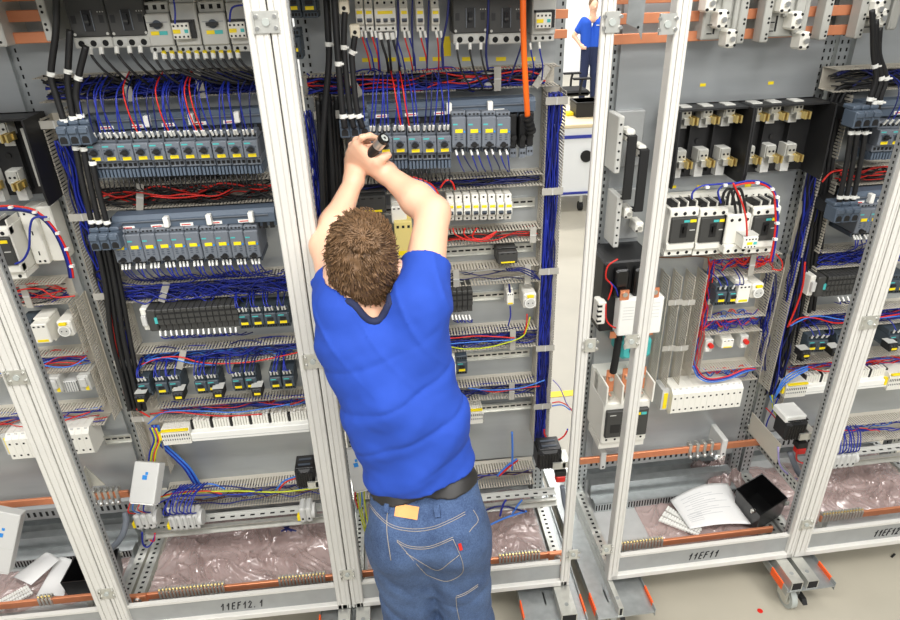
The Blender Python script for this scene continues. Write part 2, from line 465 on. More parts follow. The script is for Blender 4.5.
for (pa, pb) in (((668, 303), (682, 303)), ((682, 303), (695, 302)), ((662, 349), (675, 349)), ((674, 349), (688, 348)), ((708, 302), (719, 302))):
    a = P(pa[0], pa[1], YD); b = P(pb[0], pb[1], YD)
    i = 0 if pa[0] < 670 else (1 if pa[0] < 690 else 2)
    if pa[0] > 700: i = 3
    clip_mb(((a.x + b.x) / 2, YD, a.z), (abs(b.x - a.x), .004, .022)).build('wire_retainer', d4[i])
vd('slotted left wall of the upper relay bay', (719, 275), (710, 319), walls='l')
vd('slotted right wall of the upper relay bay', (773, 274), (765, 317), walls='r')
vd('slotted left wall of the lower relay bay', (708, 335), (698, 372), walls='l')
vd('slotted right wall of the lower relay bay', (761, 333), (754, 367), walls='r')
vd('upright slotted wall with blue wires right of the relay bays', (783, 268), (760, 376), walls='r')
vd('upright slotted wall between the cabinets 11EF11 and 11EF12', (797, 262), (770, 392), walls='r')
vd('upright slotted wall beside the black fuse base with the brass clips', (825, 150), (803, 258), walls='r')
EX1 = 2.33
def he(label, l, yl2, x1=EX1, **k):
    (x0, z0) = xz(*l); z2 = xz(l[0], yl2)[1]
    return hduct(label, x0, x1, z0, z2, **k)
he('topmost wiring duct of the right edge cabinet', (838, 70), 92)
he('wiring duct with red and black wires in the right edge cabinet', (845, 168), 186)
he('wiring duct with blue loops above the controller of the right edge cabinet', (822, 253), 269)
he('wiring duct with red and blue wires below the controller of the right edge cabinet', (806, 316), 331)
he('wiring duct above the beige terminals of the right edge cabinet', (793, 365), 380)
he('wide low wiring duct at the bottom of the right edge cabinet', (830, 428), 446)
vd('slotted wall beside the feeder starters of the right edge cabinet', (834, 183), (820, 254), walls='r')
vd('slotted wall beside the controller of the right edge cabinet', (815, 268), (806, 316), walls='r')
vd('slotted wall beside the contactors of the right edge cabinet', (803, 330), (793, 364), walls='r')
vd('slotted wall below the contactors of the right edge cabinet', (789, 385), (778, 410), walls='r')
vd('slotted wall beside the uppermost starters of the right edge cabinet', (853, 95), (836, 160), walls='r')
section('L')
# coupling brackets on the post pairs
def hp(px, py, label, w=.062):
    p = P(px, py, FY); hinge_plate(p.x, p.z, label, w)
hp(266, 22, 'zinc bracket joining the post pair at the top, left of the white breakers')
hp(313, 361, 'zinc bracket joining the post pair beside the man\'s left shoulder')
hp(347.5, 574, 'zinc bracket low on the post pair beside the man\'s left leg', .05)
hp(17, 377, 'zinc bracket halfway up the leftmost post pair')
hp(107, 593, 'zinc bracket at the foot of the leftmost post pair', .05)
hp(612, 22, 'zinc bracket at the top of the post right of the gap', .04)
hp(590, 345, 'zinc bracket halfway up the post left of the gap', .036)
hp(573, 554, 'zinc bracket low on the post left of the gap', .036)
section('R')
hp(667, 24, 'zinc bracket at the top of the post with copper bars behind it', .045)
hp(631, 341, 'zinc bracket on the post in front of the big contactor', .045)
hp(606, 549, 'zinc bracket low on the post right of the gap', .036)
hp(869, 322, 'zinc bracket halfway up the slanting post pair at the right')
hp(806, 524, 'zinc bracket at the foot of the post pair by the castor', .05)
section('L')
# ------------------------------------------------------------------ device prototypes (front face at y = 0, the plate lies behind)
def screw(mb, x, y, z, r=.004, m='steel'):
    mb.cyl((x, y - .0012, z), (x, y + .002, z), r, m, 8)
def holes(mb, xs, y, z, w, h, m='hole'):
    for x in xs: mb.box(x - w / 2, x + w / 2, y - .0008, y + .004, z - h / 2, z + h / 2, m)
def motor_starter(label, group):
    r = proto('motor_starter', label, 'motor starter', group)
    mb = MB(); W = .0218
    mb.bev(-W, W, 0, .04, -.020, .032, 'dev_slate', .002)
    mb.bev(-W, W, .016, .13, .032, .058, 'dev_slate', .003)
    mb.bev(-W, W, .016, .13, -.046, -.020, 'dev_slate', .003)
    mb.box(-W, W, .04, .13, -.02, .032, 'dev_slate_dark')
    holes(mb, (-.014, 0, .014), .016, .046, .009, .010); holes(mb, (-.014, 0, .014), .016, -.034, .009, .010)
    mb.box(-.018, .000, -.0006, .002, .023, .027, 'teal')
    holes(mb, (-.014, .014), 0, .014, .005, .004, 'dev_slate_dark')
    mb.build('housing', r)
    mb = MB(); mb.cyl((0, -.003, .008), (0, .003, .008), .0115, 'dev_slate_dark', 14); mb.cyl((0, -.012, .008), (0, 0, .008), .0085, 'black', 12)
    mb.cb((0, -.013, .008), (.022, .007, .006), 'black'); mb.build('rotary_knob', r)
    mb = MB(); mb.cb((.001, -.0006, -.011), (.024, .002, .0095), 'yellow'); mb.build('marker_label', r)
    mb = MB()
    for i in range(4): mb.box(-.02 + i * .0108, -.0135 + i * .0108, .014, .05, -.072, -.048, 'dev_blue')
    mb.box(-W, W, .03, .13, -.075, -.046, 'dev_blue'); mb.build('busbar_plug', r)
    return r
def compact_starter(label, group):
    r = proto('feeder_starter', label, 'motor starter', group); W = .0221
    mb = MB(); mb.bev(-W, W, 0, .14, -.052, .042, 'dev_slate', .003)
    mb.bev(-W, W, .010, .14, .042, .056, 'dev_slate', .003); mb.bev(-W, W, .016, .14, -.070, -.052, 'dev_slate_dark', .002)
    mb.box(-.018, -.004, -.0007, .002, .018, .022, 'teal')
    holes(mb, (-.012, .001, .012), .010, .049, .006, .005)
    for z in (-.012, -.019, -.026): holes(mb, (-.010, .008), 0, z, .008, .003, 'dev_slate_dark')
    mb.build('housing', r)
    mb = MB(); mb.cb((0, -.0008, .0), (.023, .002, .0105), 'yellow'); mb.build('marker_label', r)
    mb = MB(); mb.cyl((.0165, -.003, -.003), (.0165, .002, -.003), .003, 'logo_blue', 8); mb.build('reset_button', r)
    mb = MB(); mb.cyl((0, -.008, -.041), (0, .002, -.041), .0085, 'black', 12); mb.cb((0, -.010, -.041), (.024, .006, .0055), 'black'); mb.build('rotary_knob', r)
    mb = MB(); holes(mb, (-.013, 0, .013), .016, -.061, .008, .008); mb.build('terminal_openings', r)
    return r
def contactor(label, group):
    r = proto('small_contactor', label, 'contactor', group); W = .0215
    mb = MB(); mb.bev(-W, W, 0, .09, -.022, .022, 'dev_petrol_black', .003); mb.bev(-W, W, .012, .09, .022, .042, 'dev_petrol_black', .002); mb.bev(-W, W, .012, .09, -.04, -.022, 'dev_petrol_black', .002)
    mb.box(-.016, .004, -.0007, .002, .012, .016, 'teal'); holes(mb, (-.013, -.004, .005, .014), .012, .032, .006, .008)
    holes(mb, (-.013, -.004, .005, .014), .012, -.031, .006, .008)
    mb.cb((0, -.002, .001), (.02, .006, .010), 'black'); mb.build('housing', r)
    mb = MB(); mb.cb((.0, -.0008, -.013), (.024, .002, .0095), 'yellow'); mb.build('marker_label', r)
    return r
def aux_block(label, group):
    r = proto('auxiliary_contact_block', label, 'contact block', group)
    mb = MB(); mb.bev(-.019, .019, 0, .05, -.017, .017, 'black', .003); mb.box(-.021, .019, .012, .05, .0172, .019, 'dev_light'); holes(mb, (-.012, 0, .012), 0, .010, .006, .004, 'dev_slate_dark'); mb.build('housing', r)
    mb = MB(); mb.cb((.001, -.0008, -.004), (.022, .002, .0085), 'yellow'); mb.build('marker_label', r)
    return r
def mcb(label, group, w=.0178, h=.085, poles=1):
    r = proto('miniature_circuit_breaker', label, 'circuit breaker', group); W = w * poles / 2
    mb = MB(); mb.bev(-W + .0003, W - .0003, .018, .07, -h / 2, h / 2, 'dev_white', .002); mb.bev(-W + .0003, W - .0003, 0, .02, -.022, .022, 'dev_white', .002)
    for i in range(poles):
        x = -W + w * (i + .5); screw(mb, x, .018, -h / 2 + .008, .0036, 'hole'); screw(mb, x, .018, h / 2 - .008, .0036, 'hole')
    mb.build('housing', r)
    for i in range(poles):
        x = -W + w * (i + .5)
        mb = MB(); mb.cb((x, -.004, -.010), (w * .62, .012, .009), 'dev_slate_dark'); mb.cb((x, -.008, -.013), (w * .5, .006, .004), 'black'); mb.build('toggle', r)
    mb = MB(); mb.cb((0, -.0006, .010), (w * poles * .7, .002, .0085), 'yellow'); mb.build('marker_label', r)
    return r
def big_dark_breaker(label, group, w=.105, h=.16, dz=0):
    r = proto('moulded_case_breaker', label, 'circuit breaker', group); W = w / 2 - .0008
    mb = MB(); mb.bev(-W, W, .0, .10, -.042, h - .055, 'dev_dark', .003)
    mb.cb((.0, .001, .0), (.024, .006, .054), 'black')
    for s in (-1, 1):
        for t in (-.034, .075): screw(mb, s * (W - .008), 0, t, .004, 'dev_light')
    holes(mb, (-.038, .036), 0, .004, .012, .02, 'black'); holes(mb, (.030, .037, .044), 0, .022, .003, .003, 'dev_light')
    for s in (-1, 1): mb.box(s * .0125 - .001, s * .0125 + .001, -.004, .002, -.026, .026, 'dev_slate')
    mb.build('housing', r)
    mb = MB(); mb.cb((-.001, -.004, .003), (.010, .012, .026), 'black_gloss'); mb.cb((-.001, -.009, -.002), (.012, .006, .006), 'dev_dark'); mb.build('toggle', r)
    mb = MB(); mb.bev(-W, W, -.002, .10, -.071, -.042, 'dev_light', .003)
    for i in range(3):
        x = (i - 1) * w * .31; mb.cyl((x, -.0028, -.058), (x, .002, -.058), .0085, 'hole', 12)
        if i < 2: mb.cb((x + w * .155, -.0026, -.052), (.010, .002, .014), 'grey_plastic')
    mb.build('terminal_cover', r)
    return r
def light_breaker(label, group, w=.074):
    r = proto('light_motor_breaker', label, 'circuit breaker', group); W = w / 2 - .0006
    mb = MB(); mb.bev(-W, W, 0, .10, -.038, .046, 'dev_light', .003); mb.bev(-W, W, .012, .10, .046, .075, 'dev_light', .003); mb.bev(-W, W, .008, .10, -.056, -.038, 'dev_light', .002)
    for i in range(3):
        mb.cyl(((i - 1) * w * .3, .0072, -.047), ((i - 1) * w * .3, .012, -.047), .005, 'hole', 10); holes(mb, [(i - 1) * w * .3], .012, .062, .010, .012)
    mb.cb((0, -.0006, .024), (w * .8, .001, .0012), 'dev_slate'); mb.build('housing', r)
    mb = MB(); mb.cyl((0, -.004, .018), (0, .002, .018), .012, 'dev_slate_dark', 14); mb.cb((0, -.010, .018), (.032, .014, .009), 'black'); mb.build('rotary_knob', r)
    mb = MB(); mb.cb((-.010, -.0008, -.004), (.022, .002, .010), 'yellow'); mb.build('marker_label', r)
    mb = MB(); mb.cb((.013, -.0008, -.004), (.022, .002, .010), 'teal'); mb.build('maker_label', r)
    return r
def light_contactor(label, group, w=.07, tone='dev_light'):
    r = proto('power_contactor', label, 'contactor', group); W = w / 2
    mb = MB(); mb.bev(-W, W, .03, .12, -.05, .06, tone, .003); mb.bev(-W, W, .042, .12, .06, .085, tone, .002); mb.bev(-W, W, .038, .12, -.07, -.05, tone, .002)
    for i in range(3):
        x = (i - 1) * w * .31; mb.cyl((x, .0372, -.06), (x, .042, -.06), .0048, 'hole', 10); mb.cyl((x, .0412, .072), (x, .046, .072), .0055, 'hole', 10)
    mb.build('housing', r)
    mb = MB(); mb.bev(-W + .004, -W + .050, 0, .03, -.030, .012, 'dev_white', .002); mb.box(-W + .004, -W + .058, .004, .03, .012, .018, 'black'); mb.box(-W + .050, -W + .062, .010, .03, -.03, .018, 'black')
    for z in (.004, -.024): holes(mb, [-W + .010 + i * .0115 for i in range(4)], 0, z, .005, .005)
    ac = mb.build('auxiliary_contact', r)
    mb = MB(); mb.cb((-W + .016, -.0008, -.010), (.020, .002, .010), 'yellow'); mb.build('marker_label', ac)
    mb = MB(); mb.cb((-W + .042, -.0008, -.010), (.010, .002, .009), 'teal'); mb.build('maker_label', ac)
    return r
def white_breaker(label, group, w=.105):
    """white moulded case breaker with dark face (front at y=0, z=0 at the face centre)"""
    r = proto('white_moulded_breaker', label, 'circuit breaker', group); W = w / 2 - .001
    mb = MB(); mb.bev(-W, W, .006, .10, -.082, .078, 'dev_white', .003)
    mb.bev(-W, W, .0, .03, -.075, -.048, 'dev_white', .003); mb.box(-W, W, .012, .10, -.10, -.082, 'dev_white'); mb.bev(-W, W, .0, .03, .048, .076, 'dev_white', .003)
    for i in range(3):
        x = (i - 1) * w * .31
        mb.cyl((x, -.0008, .060), (x, .002, .060), .0065, 'hole', 10); mb.cyl((x, .0112, -.091), (x, .015, -.091), .006, 'hole', 10)
        mb.box(x - .011, x + .011, .02, .08, .078, .092, 'black'); mb.box(x + .012, x + .016, .015, .085, .078, .098, 'dev_white')
    mb.build('housing', r)
    mb = MB(); mb.bev(-W + .006, W - .004, -.006, .01, -.046, .046, 'dev_dark', .002); mb.cb((0, -.006, .0), (.024, .004, .05), 'black'); mb.cb((.032, -.0065, .0), (.02, .001, .003), 'dev_light'); fp = mb.build('face_panel', r)
    mb = MB(); mb.cb((.0, -.012, .004), (.010, .014, .022), 'black_gloss'); mb.build('toggle', fp)
    mb = MB(); mb.cb((.031, -.0068, .034), (.022, .002, .010), 'yellow'); mb.build('marker_label', fp)
    mb = MB(); mb.cb((.008, -.0068, .034), (.020, .002, .008), 'teal'); mb.build('maker_label', fp)
    return r
def infeed(label, x0, x1, zt, zb, yf, cards, cat='busbar infeed'):
    """long blue-grey busbar infeed above a row of starters"""
    r = thing('busbar_infeed', label, cat, ((x0 + x1) / 2, YP, zb), 'blue-grey busbar infeeds')
    h = zt - zb
    mb = MB(); mb.prism([(yf + .06, zb), (yf + .02, zb), (yf + .02, zb + h * .30), (yf, zb + h * .32), (yf, zb + h * .8), (yf + .012, zt), (yf + .06, zt)], 'x', x0, x1, 'dev_infeed')
    mb.box(x0 + .01, x1 - .02, yf - .0008, yf + .01, zb + h * .62, zb + h * .70, 'dev_slate_dark')
    mb.box(x0 + .01, x1 - .02, yf - .004, yf + .01, zb + h * .70, zb + h * .74, 'dev_slate')
    mb.box(x0 + .02, x1 - .02, yf + .06, YP - .002, zb + .01, zt - .02, 'black')
    for i in range(int((x1 - x0) / .0226)): mb.box(x0 + .004 + i * .0226, x0 + .018 + i * .0226, yf + .019, yf + .03, zb - .008, zb + h * .22, 'black')
    mb.build('housing', r)
    n = int((x1 - x0) / .09)
    for i in range(n):
        x = x0 + .045 + i * .09
        mb = MB(); mb.box(x - .02, x + .02, yf - .0012, yf + .004, zb + h * .36, zb + h * .52, 'white_plastic')
        mb.box(x - .016, x + .012, yf - .0018, yf + .001, zb + h * .41, zb + h * .46, 'red'); mb.build('warning_label', r)
    for x in cards:
        mb = MB(); mb.bev(x - .008, x + .008, yf - .02, yf, zb + h * .42, zb + h * .95, 'white_plastic', .002); mb.build('label_holder', r)
    return r
def feed_terminal(label, x, z, yf):
    r = thing('feed_terminal_block', label, 'terminal block', (x, yf, z - .04), 'blue-grey terminal blocks for the thick black cables')
    for i in range(3):
        xx = x + (i - 1) * .030
        mb = MB(); mb.bev(xx - .0142, xx + .0142, yf, yf + .06, z - .032, z + .022, 'dev_infeed', .003); mb.bev(xx - .0142, xx + .0142, yf + .018, yf + .07, z + .022, z + .036, 'dev_infeed', .003)
        mb.prism([(xx - .010, z - .026), (xx + .010, z - .026), (xx + .010, z - .012), (xx + .005, z - .006), (xx - .005, z - .006), (xx - .010, z - .012)], 'y', yf - .0008, yf + .01, 'black'); mb.bev(xx - .012, xx + .012, yf - .006, yf, z + .002, z + .018, 'dev_infeed', .002); mb.build('pole_housing', r)
    mb = MB(); mb.box(x - .03, x + .04, yf + .06, YP - .004, z - .02, z + .02, 'black'); mb.build('bus_adapter', r)
    return r
def cable(label, pts, r, m, name='power_cable', cat='cable', group=None, bands=(), bm='white_plastic', n=10):
    """a cable or wire through section points, with white marker bands at given fractions"""
    root = thing(name, label, cat, pts[0], group)
    mb = MB(); pp = smooth_path([Vector(p) for p in pts], 6); mb.tube(pp, r, m, n, raw=True); mb.build('insulation', root)
    for b in bands:
        i = max(1, min(len(pp) - 2, int(b * (len(pp) - 1)))); t = (pp[i + 1] - pp[i - 1]).normalized()
        mb = MB(); mb.cyl(pp[i] - t * .006, pp[i] + t * .006, r * 1.22, bm, 10); mb.cb(pp[i] + Vector((r * 1.1, -r, 0)), (.010, .006, .005), bm); mb.build('marker_band', root)
    return root
def wire(label, pts, m='blue', r=.0016, group=None, ends=(), name='control_wire', cat='wire', n=5, res=5):
    mb = MB(); pp = smooth_path([Vector(p) for p in pts], res); mb.tube(pp, r, m, n, raw=True)
    o = single(mb, name, label, cat, group, loc=pp[0])
    BASE[o.name] = pp[0]
    for e in ends:
        a = pp[0] if e == 0 else pp[-1]; b = pp[2] if e == 0 else pp[-3]
        t = (b - a).normalized()
        mb = MB(); mb.cyl(a, a + t * .016, r * 1.7, 'white_plastic', 6); mb.build('ferrule_sleeve', o)
    return o
def bundle(label, a, b, w, n, mats, r=.0017, wob=.012, k=9, name='wire_bundle', spread_z=None, loose=0.0, seed=0):
    """tangle of wires nobody could count, lying in a duct from a to b"""
    rnd = random.Random(seed or sum(ord(c) * (i + 1) for i, c in enumerate(label)) % 9999)
    a = Vector(a); b = Vector(b); t = (b - a).normalized(); sy = Vector((0, 1, 0)); sx = t.cross(sy).normalized()
    mb = MB(); wy = w[1]; wx = w[0]
    for i in range(n):
        m = rnd.choice(mats); ox = rnd.uniform(-1, 1); oy = rnd.uniform(-1, 1)
        f0 = 0 if rnd.random() < .6 else rnd.uniform(0, .5); f1 = 1 if rnd.random() < .6 else rnd.uniform(.5, 1)
        pts = []
        for j in range(k):
            f = f0 + (f1 - f0) * j / (k - 1)
            cx = max(-1.0, min(1.0, ox + rnd.gauss(0, .35))); cy = max(-1.0, min(1.0, oy + rnd.gauss(0, .35)))
            pts.append(a + (b - a) * f + sx * cx * wx + sy * cy * wy + (sx * rnd.gauss(0, loose)))
        mb.tube(pts, r * rnd.uniform(.8, 1.15), m, 5, 3)
    return single(mb, name, label, 'wires', None, 'stuff')
# ------------------------------------------------------------------ devices on the plates
YV = 2.035
def row(first, pts, off, Y, lab, group=None, pr=None):
    """copies of one prototype at measured places; returns the local positions"""
    out = []
    for i, p in enumerate(pts):
        q = P(p[0], p[1], Y) - Vector(off)
        l = lab(i)
        o = put(first, q, 0, l) if (i == 0 and not first.get('_used')) else dup(first, q, 0, l, group)
        if group: o['group'] = group
        first['_used'] = 1
        out.append(q)
    return out
def clean(o):
    if '_used' in o: del o['_used']
section('L')
B1 = [(96.5, 159.2), (111.8, 158.8), (127.3, 158.5), (143.2, 157.8), (158.8, 157.5), (174.7, 156.8), (190.3, 156.4), (205.6, 156.1), (221.5, 155.8), (237, 155.4), (252.3, 155.1)]
ms = motor_starter('x', 'motor starters with rotary knobs')
OFF_MS = (.001, 0, -.011)
b1 = row(ms, B1, OFF_MS, YV, lambda i: 'grey motor starter with rotary knob, %s in the top row of cabinet 11EF12.1' % ORD[i], 'motor starters with rotary knobs')
C1 = [(371.5, 151.5), (386, 151), (400.6, 150.4), (415.7, 150.7), (430, 150.4), (444.8, 150)]
c1 = row(ms, C1, OFF_MS, YV, lambda i: ('grey motor starter with rotary knob behind the man\'s hands', 'grey motor starter right beside the torch in the man\'s hand')[i] if i < 2 else 'grey motor starter with rotary knob, %s to the right of the torch' % ORD[i - 1], 'motor starters with rotary knobs')
section('R')
e1 = row(ms, [(883.8, 143), (895.8, 142.6), (907.6, 142)], OFF_MS, YV, lambda i: 'grey motor starter at the right edge, %s from the left of its row' % ORD[i], 'motor starters with rotary knobs')
section('L')
cs = compact_starter('x', 'feeder starters with blue buttons')
B2 = [(120.2, 248.1), (134.8, 247.4), (149.7, 246.7), (164.6, 246), (178.8, 245.4), (193.4, 244.7), (208.6, 244.3), (222.8, 243.7), (237.4, 243.3), (252, 243)]
b2 = row(cs, B2, (0, 0, 0), YV, lambda i: 'grey feeder starter with blue button, %s in second row of cabinet 11EF12.1' % ORD[i], 'feeder starters with blue buttons')
C2 = [(459, 131), (474.2, 131), (489.2, 130.7), (503.7, 131)]
c2 = row(cs, C2, (0, 0, 0), YV, lambda i: 'feeder starter with blue button, %s of four right of the torch' % ORD[i], 'feeder starters with blue buttons')
section('R')
e2 = row(cs, [(863.8, 220), (874.9, 219.3), (885.9, 218.6), (897, 218)], (0, 0, 0), YV, lambda i: 'grey feeder starter in the right edge cabinet, %s from the left' % ORD[i], 'feeder starters with blue buttons')
section('L')
def xs(*pts):
    return [P(a, b, 2.0).x * 1.0 for a, b in pts]
def band(xl, xr, yt, yb, Y):
    a = P(xl, (yt + yb) / 2, Y); b = P(xr, (yt + yb) / 2, Y); c = P((xl + xr) / 2, yt, Y); d = P((xl + xr) / 2, yb, Y)
    return a.x, b.x, c.z, d.z
x0, x1, zt, zb = band(90, 268, 112, 133, 2.09)
infeed('blue-grey busbar infeed above the upper starters of cabinet 11EF12.1', x0, x1, zt, zb, 2.085, xs((136.5, 115), (183, 115), (231, 114.5)))
x0, x1, zt, zb = band(113, 276, 212, 231, 2.07)
infeed('blue-grey busbar infeed above the feeder starters of cabinet 11EF12.1', x0, x1, zt, zb, 2.06, xs((161, 223), (205, 222), (248, 220)))
x0, x1, zt, zb = band(367, 535, 101, 121, 2.09)
infeed('blue-grey busbar infeed above the man\'s hands', x0, x1, zt, zb, 2.085, xs((451.6, 110), (494, 109.6)))
feed_terminal('feed terminal block with three black cables left of the upper starters in cabinet 11EF12.1', *[(q.x, q.z) for q in [P(73, 134.5, 2.0)]][0], 2.0)
feed_terminal('feed terminal block with three black cables left of the feeder starters in cabinet 11EF12.1', *[(q.x, q.z) for q in [P(104, 241, 2.0)]][0], 2.0)
feed_terminal('feed terminal block with three black cables just left of the man\'s hands', *[(q.x, q.z) for q in [P(354.5, 127, 2.03)]][0], 2.03)
section('R')
x0, x1, zt, zb = band(862, 930, 100, 122, 2.09)
infeed('blue-grey busbar infeed above the uppermost starters at the right edge', x0, x1, zt, zb, 2.085, [])
x0, x1, zt, zb = band(846, 920, 190, 207, 2.07)
infeed('blue-grey busbar infeed above the feeder starters at the right edge', x0, x1, zt, zb, 2.06, xs((882, 199)))
feed_terminal('feed terminal block with three black cables beside the uppermost starters at the right edge', *[(q.x, q.z) for q in [P(868, 118, 2.0)]][0], 2.0)
feed_terminal('feed terminal block with three black cables beside the feeder starters at the right edge', *[(q.x, q.z) for q in [P(848, 214, 2.0)]][0], 2.0)
section('L')
# big dark breakers
bd = big_dark_breaker('x', 'big dark breakers')
lbl = ['big dark breaker with lever, leftmost at the top of cabinet 11EF12.1', 'big dark breaker with black lever beside the light grey breakers of cabinet 11EF12.1', 'big dark breaker with black lever, left of the pair beside the orange cable', 'big dark breaker with black lever right at the orange cable']
row(bd, [(86, 20), (125.2, 19), (470.5, 17), (506.5, 17)], (-.001, -.01, .003), 2.07, lambda i: lbl[i], 'big dark breakers')
lb = light_breaker('x', 'light grey motor breakers')
row(lb, [(156, 25), (212, 24)], (0, -.01, .018), 2.07, lambda i: ['light grey breaker with black rotary knob beside the big dark breakers', 'light grey breaker with black rotary knob nearest the left post pair'][i], 'light grey motor breakers')
lc = light_contactor('x', 'light grey contactors')
row(lc, [(176.8, 31.6), (233, 30.6), (540, 21)], (-.019, 0, -.010), 2.05, lambda i: ['light grey contactor between the two light grey breakers', 'light grey contactor partly hidden by the left post pair', 'light grey contactor right of the orange cable'][i], 'light grey contactors')
# miniature breakers in the middle cabinet
m1 = mcb('white one-pole breaker at the top left of the middle cabinet', 'miniature breakers', w=.0235)
m3 = mcb('white three-pole breaker at the top of the middle cabinet', 'miniature breakers', w=.0205, poles=3)
o = (0, 0, .010); Y = 2.09
row(m1, [(359.3, 12.4), (368.7, 12.4), (404, 12.4), (420, 12.4), (435.5, 12.4)], o, Y, lambda i: ['white one-pole breaker, leftmost at the top of the middle cabinet', 'white one-pole breaker joined to the three-pole breaker', 'white one-pole breaker standing alone, nearest the three-pole breaker', 'white one-pole breaker standing alone, middle of three', 'lone white one-pole breaker nearest the big dark breakers'][i], 'miniature breakers')
row(m3, [(385, 12.4)], o, Y, lambda i: 'white three-pole breaker at the top of the middle cabinet', 'miniature breakers')
m2 = mcb('x', 'white breakers in the middle row', w=.0245, h=.09)
row(m2, [(450.8, 207), (459.2, 206.8), (467.5, 206.6), (475.9, 206.5), (484.3, 206.3), (492.6, 206.2), (501, 206), (509, 205.8)], (0, 0, .010), 2.10, lambda i: 'white breaker right of the man\'s forearm, %s of the row of eight' % ORD[i], 'white breakers in the middle row')
# dark contactors
ct = contactor('x', 'dark contactors with yellow labels'); OFC = (0, 0, -.013); G = 'dark contactors with yellow labels'
row(ct, [(145, 392), (162.5, 391), (176, 389.9), (201.5, 389.6), (213.8, 388.6), (238.7, 387), (251.5, 385.8), (276, 385.6), (288.9, 384.6)], OFC, 2.10, lambda i: 'dark contactor above beige terminals of cabinet 11EF12.1, %s from left' % ORD[i], G)
row(ct, [(245, 323.6), (258.2, 323), (271, 322.3), (283.6, 321.6)], OFC, 2.10, lambda i: 'dark contactor right of the black controller of cabinet 11EF12.1, %s of four' % ORD[i], G)
row(ct, [(293, 8), (309.5, 8), (294, 50)], OFC, 2.06, lambda i: ['dark contactor at the top right of the left post pair', 'dark contactor at the top beside the four black cables', 'dark contactor lower down right of the left post pair'][i], G)
ab = aux_block('x', 'black auxiliary blocks'); 
row(ab, [(140.8, 400.5), (178.8, 397.6), (218.4, 395.6), (257.4, 393.9)], (.001, 0, -.004), 2.06, lambda i: 'black auxiliary block with yellow label under contactors of cabinet 11EF12.1, %s from left' % ORD[i], 'black auxiliary blocks')
row(ct, [(462, 370)], OFC, 2.10, lambda i: 'single dark contactor right beside the man\'s sleeve', G)
row(m2, [(444.5, 368), (453, 367.5)], (0, 0, .010), 2.10, lambda i: ['white breaker half behind the man\'s sleeve', 'white breaker between the man\'s sleeve and the single dark contactor'][i], 'white breakers in the middle row')
section('R')
row(ct, [(721, 300.6), (733.4, 300)], OFC, 2.10, lambda i: ['dark contactor, left of two in the upper relay bay', 'dark contactor beside the white relay in the upper relay bay'][i], G)
row(ct, [(812, 348.5), (822, 348), (841, 347), (851, 346.4), (893, 343), (903, 342.5)], OFC, 2.10, lambda i: 'dark contactor above terminals in the right edge cabinet, %s from left' % ORD[i], G)
row(ab, [(806.5, 356), (837, 353.8), (894, 349)], (.001, 0, -.004), 2.06, lambda i: 'black auxiliary block with yellow label, %s from left in right edge cabinet' % ORD[i], 'black auxiliary blocks')
row(ct, [(892, 289), (902, 288.5)], OFC, 2.10, lambda i: ['dark contactor right of the slanting post pair beside the controller', 'dark contactor cut by the right edge of the photo'][i], G)
section('L')
row(ct, [(27.5, 337)], OFC, 2.10, lambda i: 'dark contactor left of the white relay in the far left cabinet', G)
def controller(label, xl, xr, z, n, yf=2.09, h=.085):
    r = thing('controller_rack', label, 'controller', ((xl + xr) / 2, YP, z - h / 2), 'black controller racks')
    w0 = .05
    mb = MB(); mb.bev(xl, xl + w0 * .45, yf + .02, YP - .02, z - h / 2, z + h / 2, 'dev_white', .003); mb.bev(xl + w0 * .05, xl + w0 * .4, yf + .006, yf + .022, z - .02, z + .02, 'grey_plastic', .002); mb.build('power_module', r)
    mb = MB(); mb.bev(xl + w0 * .47, xl + w0 * 1.1, yf + .005, YP - .02, z - h / 2, z + h / 2, 'dev_dark', .004)
    mb.box(xl + w0 * .95, xl + w0 * 1.25, yf + .004, yf + .02, z - .012, z + .012, 'teal'); mb.build('head_module', r)
    wm = (xr - xl - w0 * 1.15) / n
    for i in range(n):
        a = xl + w0 * 1.15 + i * wm
        mb = MB(); mb.bev(a + .0006, a + wm - .0006, yf, YP - .02, z - h * .2, z + h / 2, 'dev_dark', .002)
        mb.box(a + .001, a + wm - .001, yf + .012, YP - .02, z - h * .55, z - h * .2, 'dev_dark')
        mb.box(a + .002, a + wm - .002, yf - .0006, yf + .002, z + h * .28, z + h * .36, 'hole'); mb.box(a + .002, a + wm - .002, yf - .0006, yf + .002, z + h * .04, z + h * .10, 'hole')
        mb.build('io_module', r)
    return r
x0, x1, zt, zb = band(139, 239, 304, 334, 2.09)
controller('black controller rack left of four contactors in cabinet 11EF12.1', x0, x1, (zt + zb) / 2, 13)
x0, x1, zt, zb = band(425, 473, 288, 317, 2.10)
controller('black controller rack beside the man\'s right sleeve', x0, x1, (zt + zb) / 2, 6, yf=2.10)
section('R')
x0, x1, zt, zb = band(813, 868, 273, 299, 2.09)
controller('black controller rack of the right edge cabinet', x0, x1, (zt + zb) / 2, 11)
section('L')
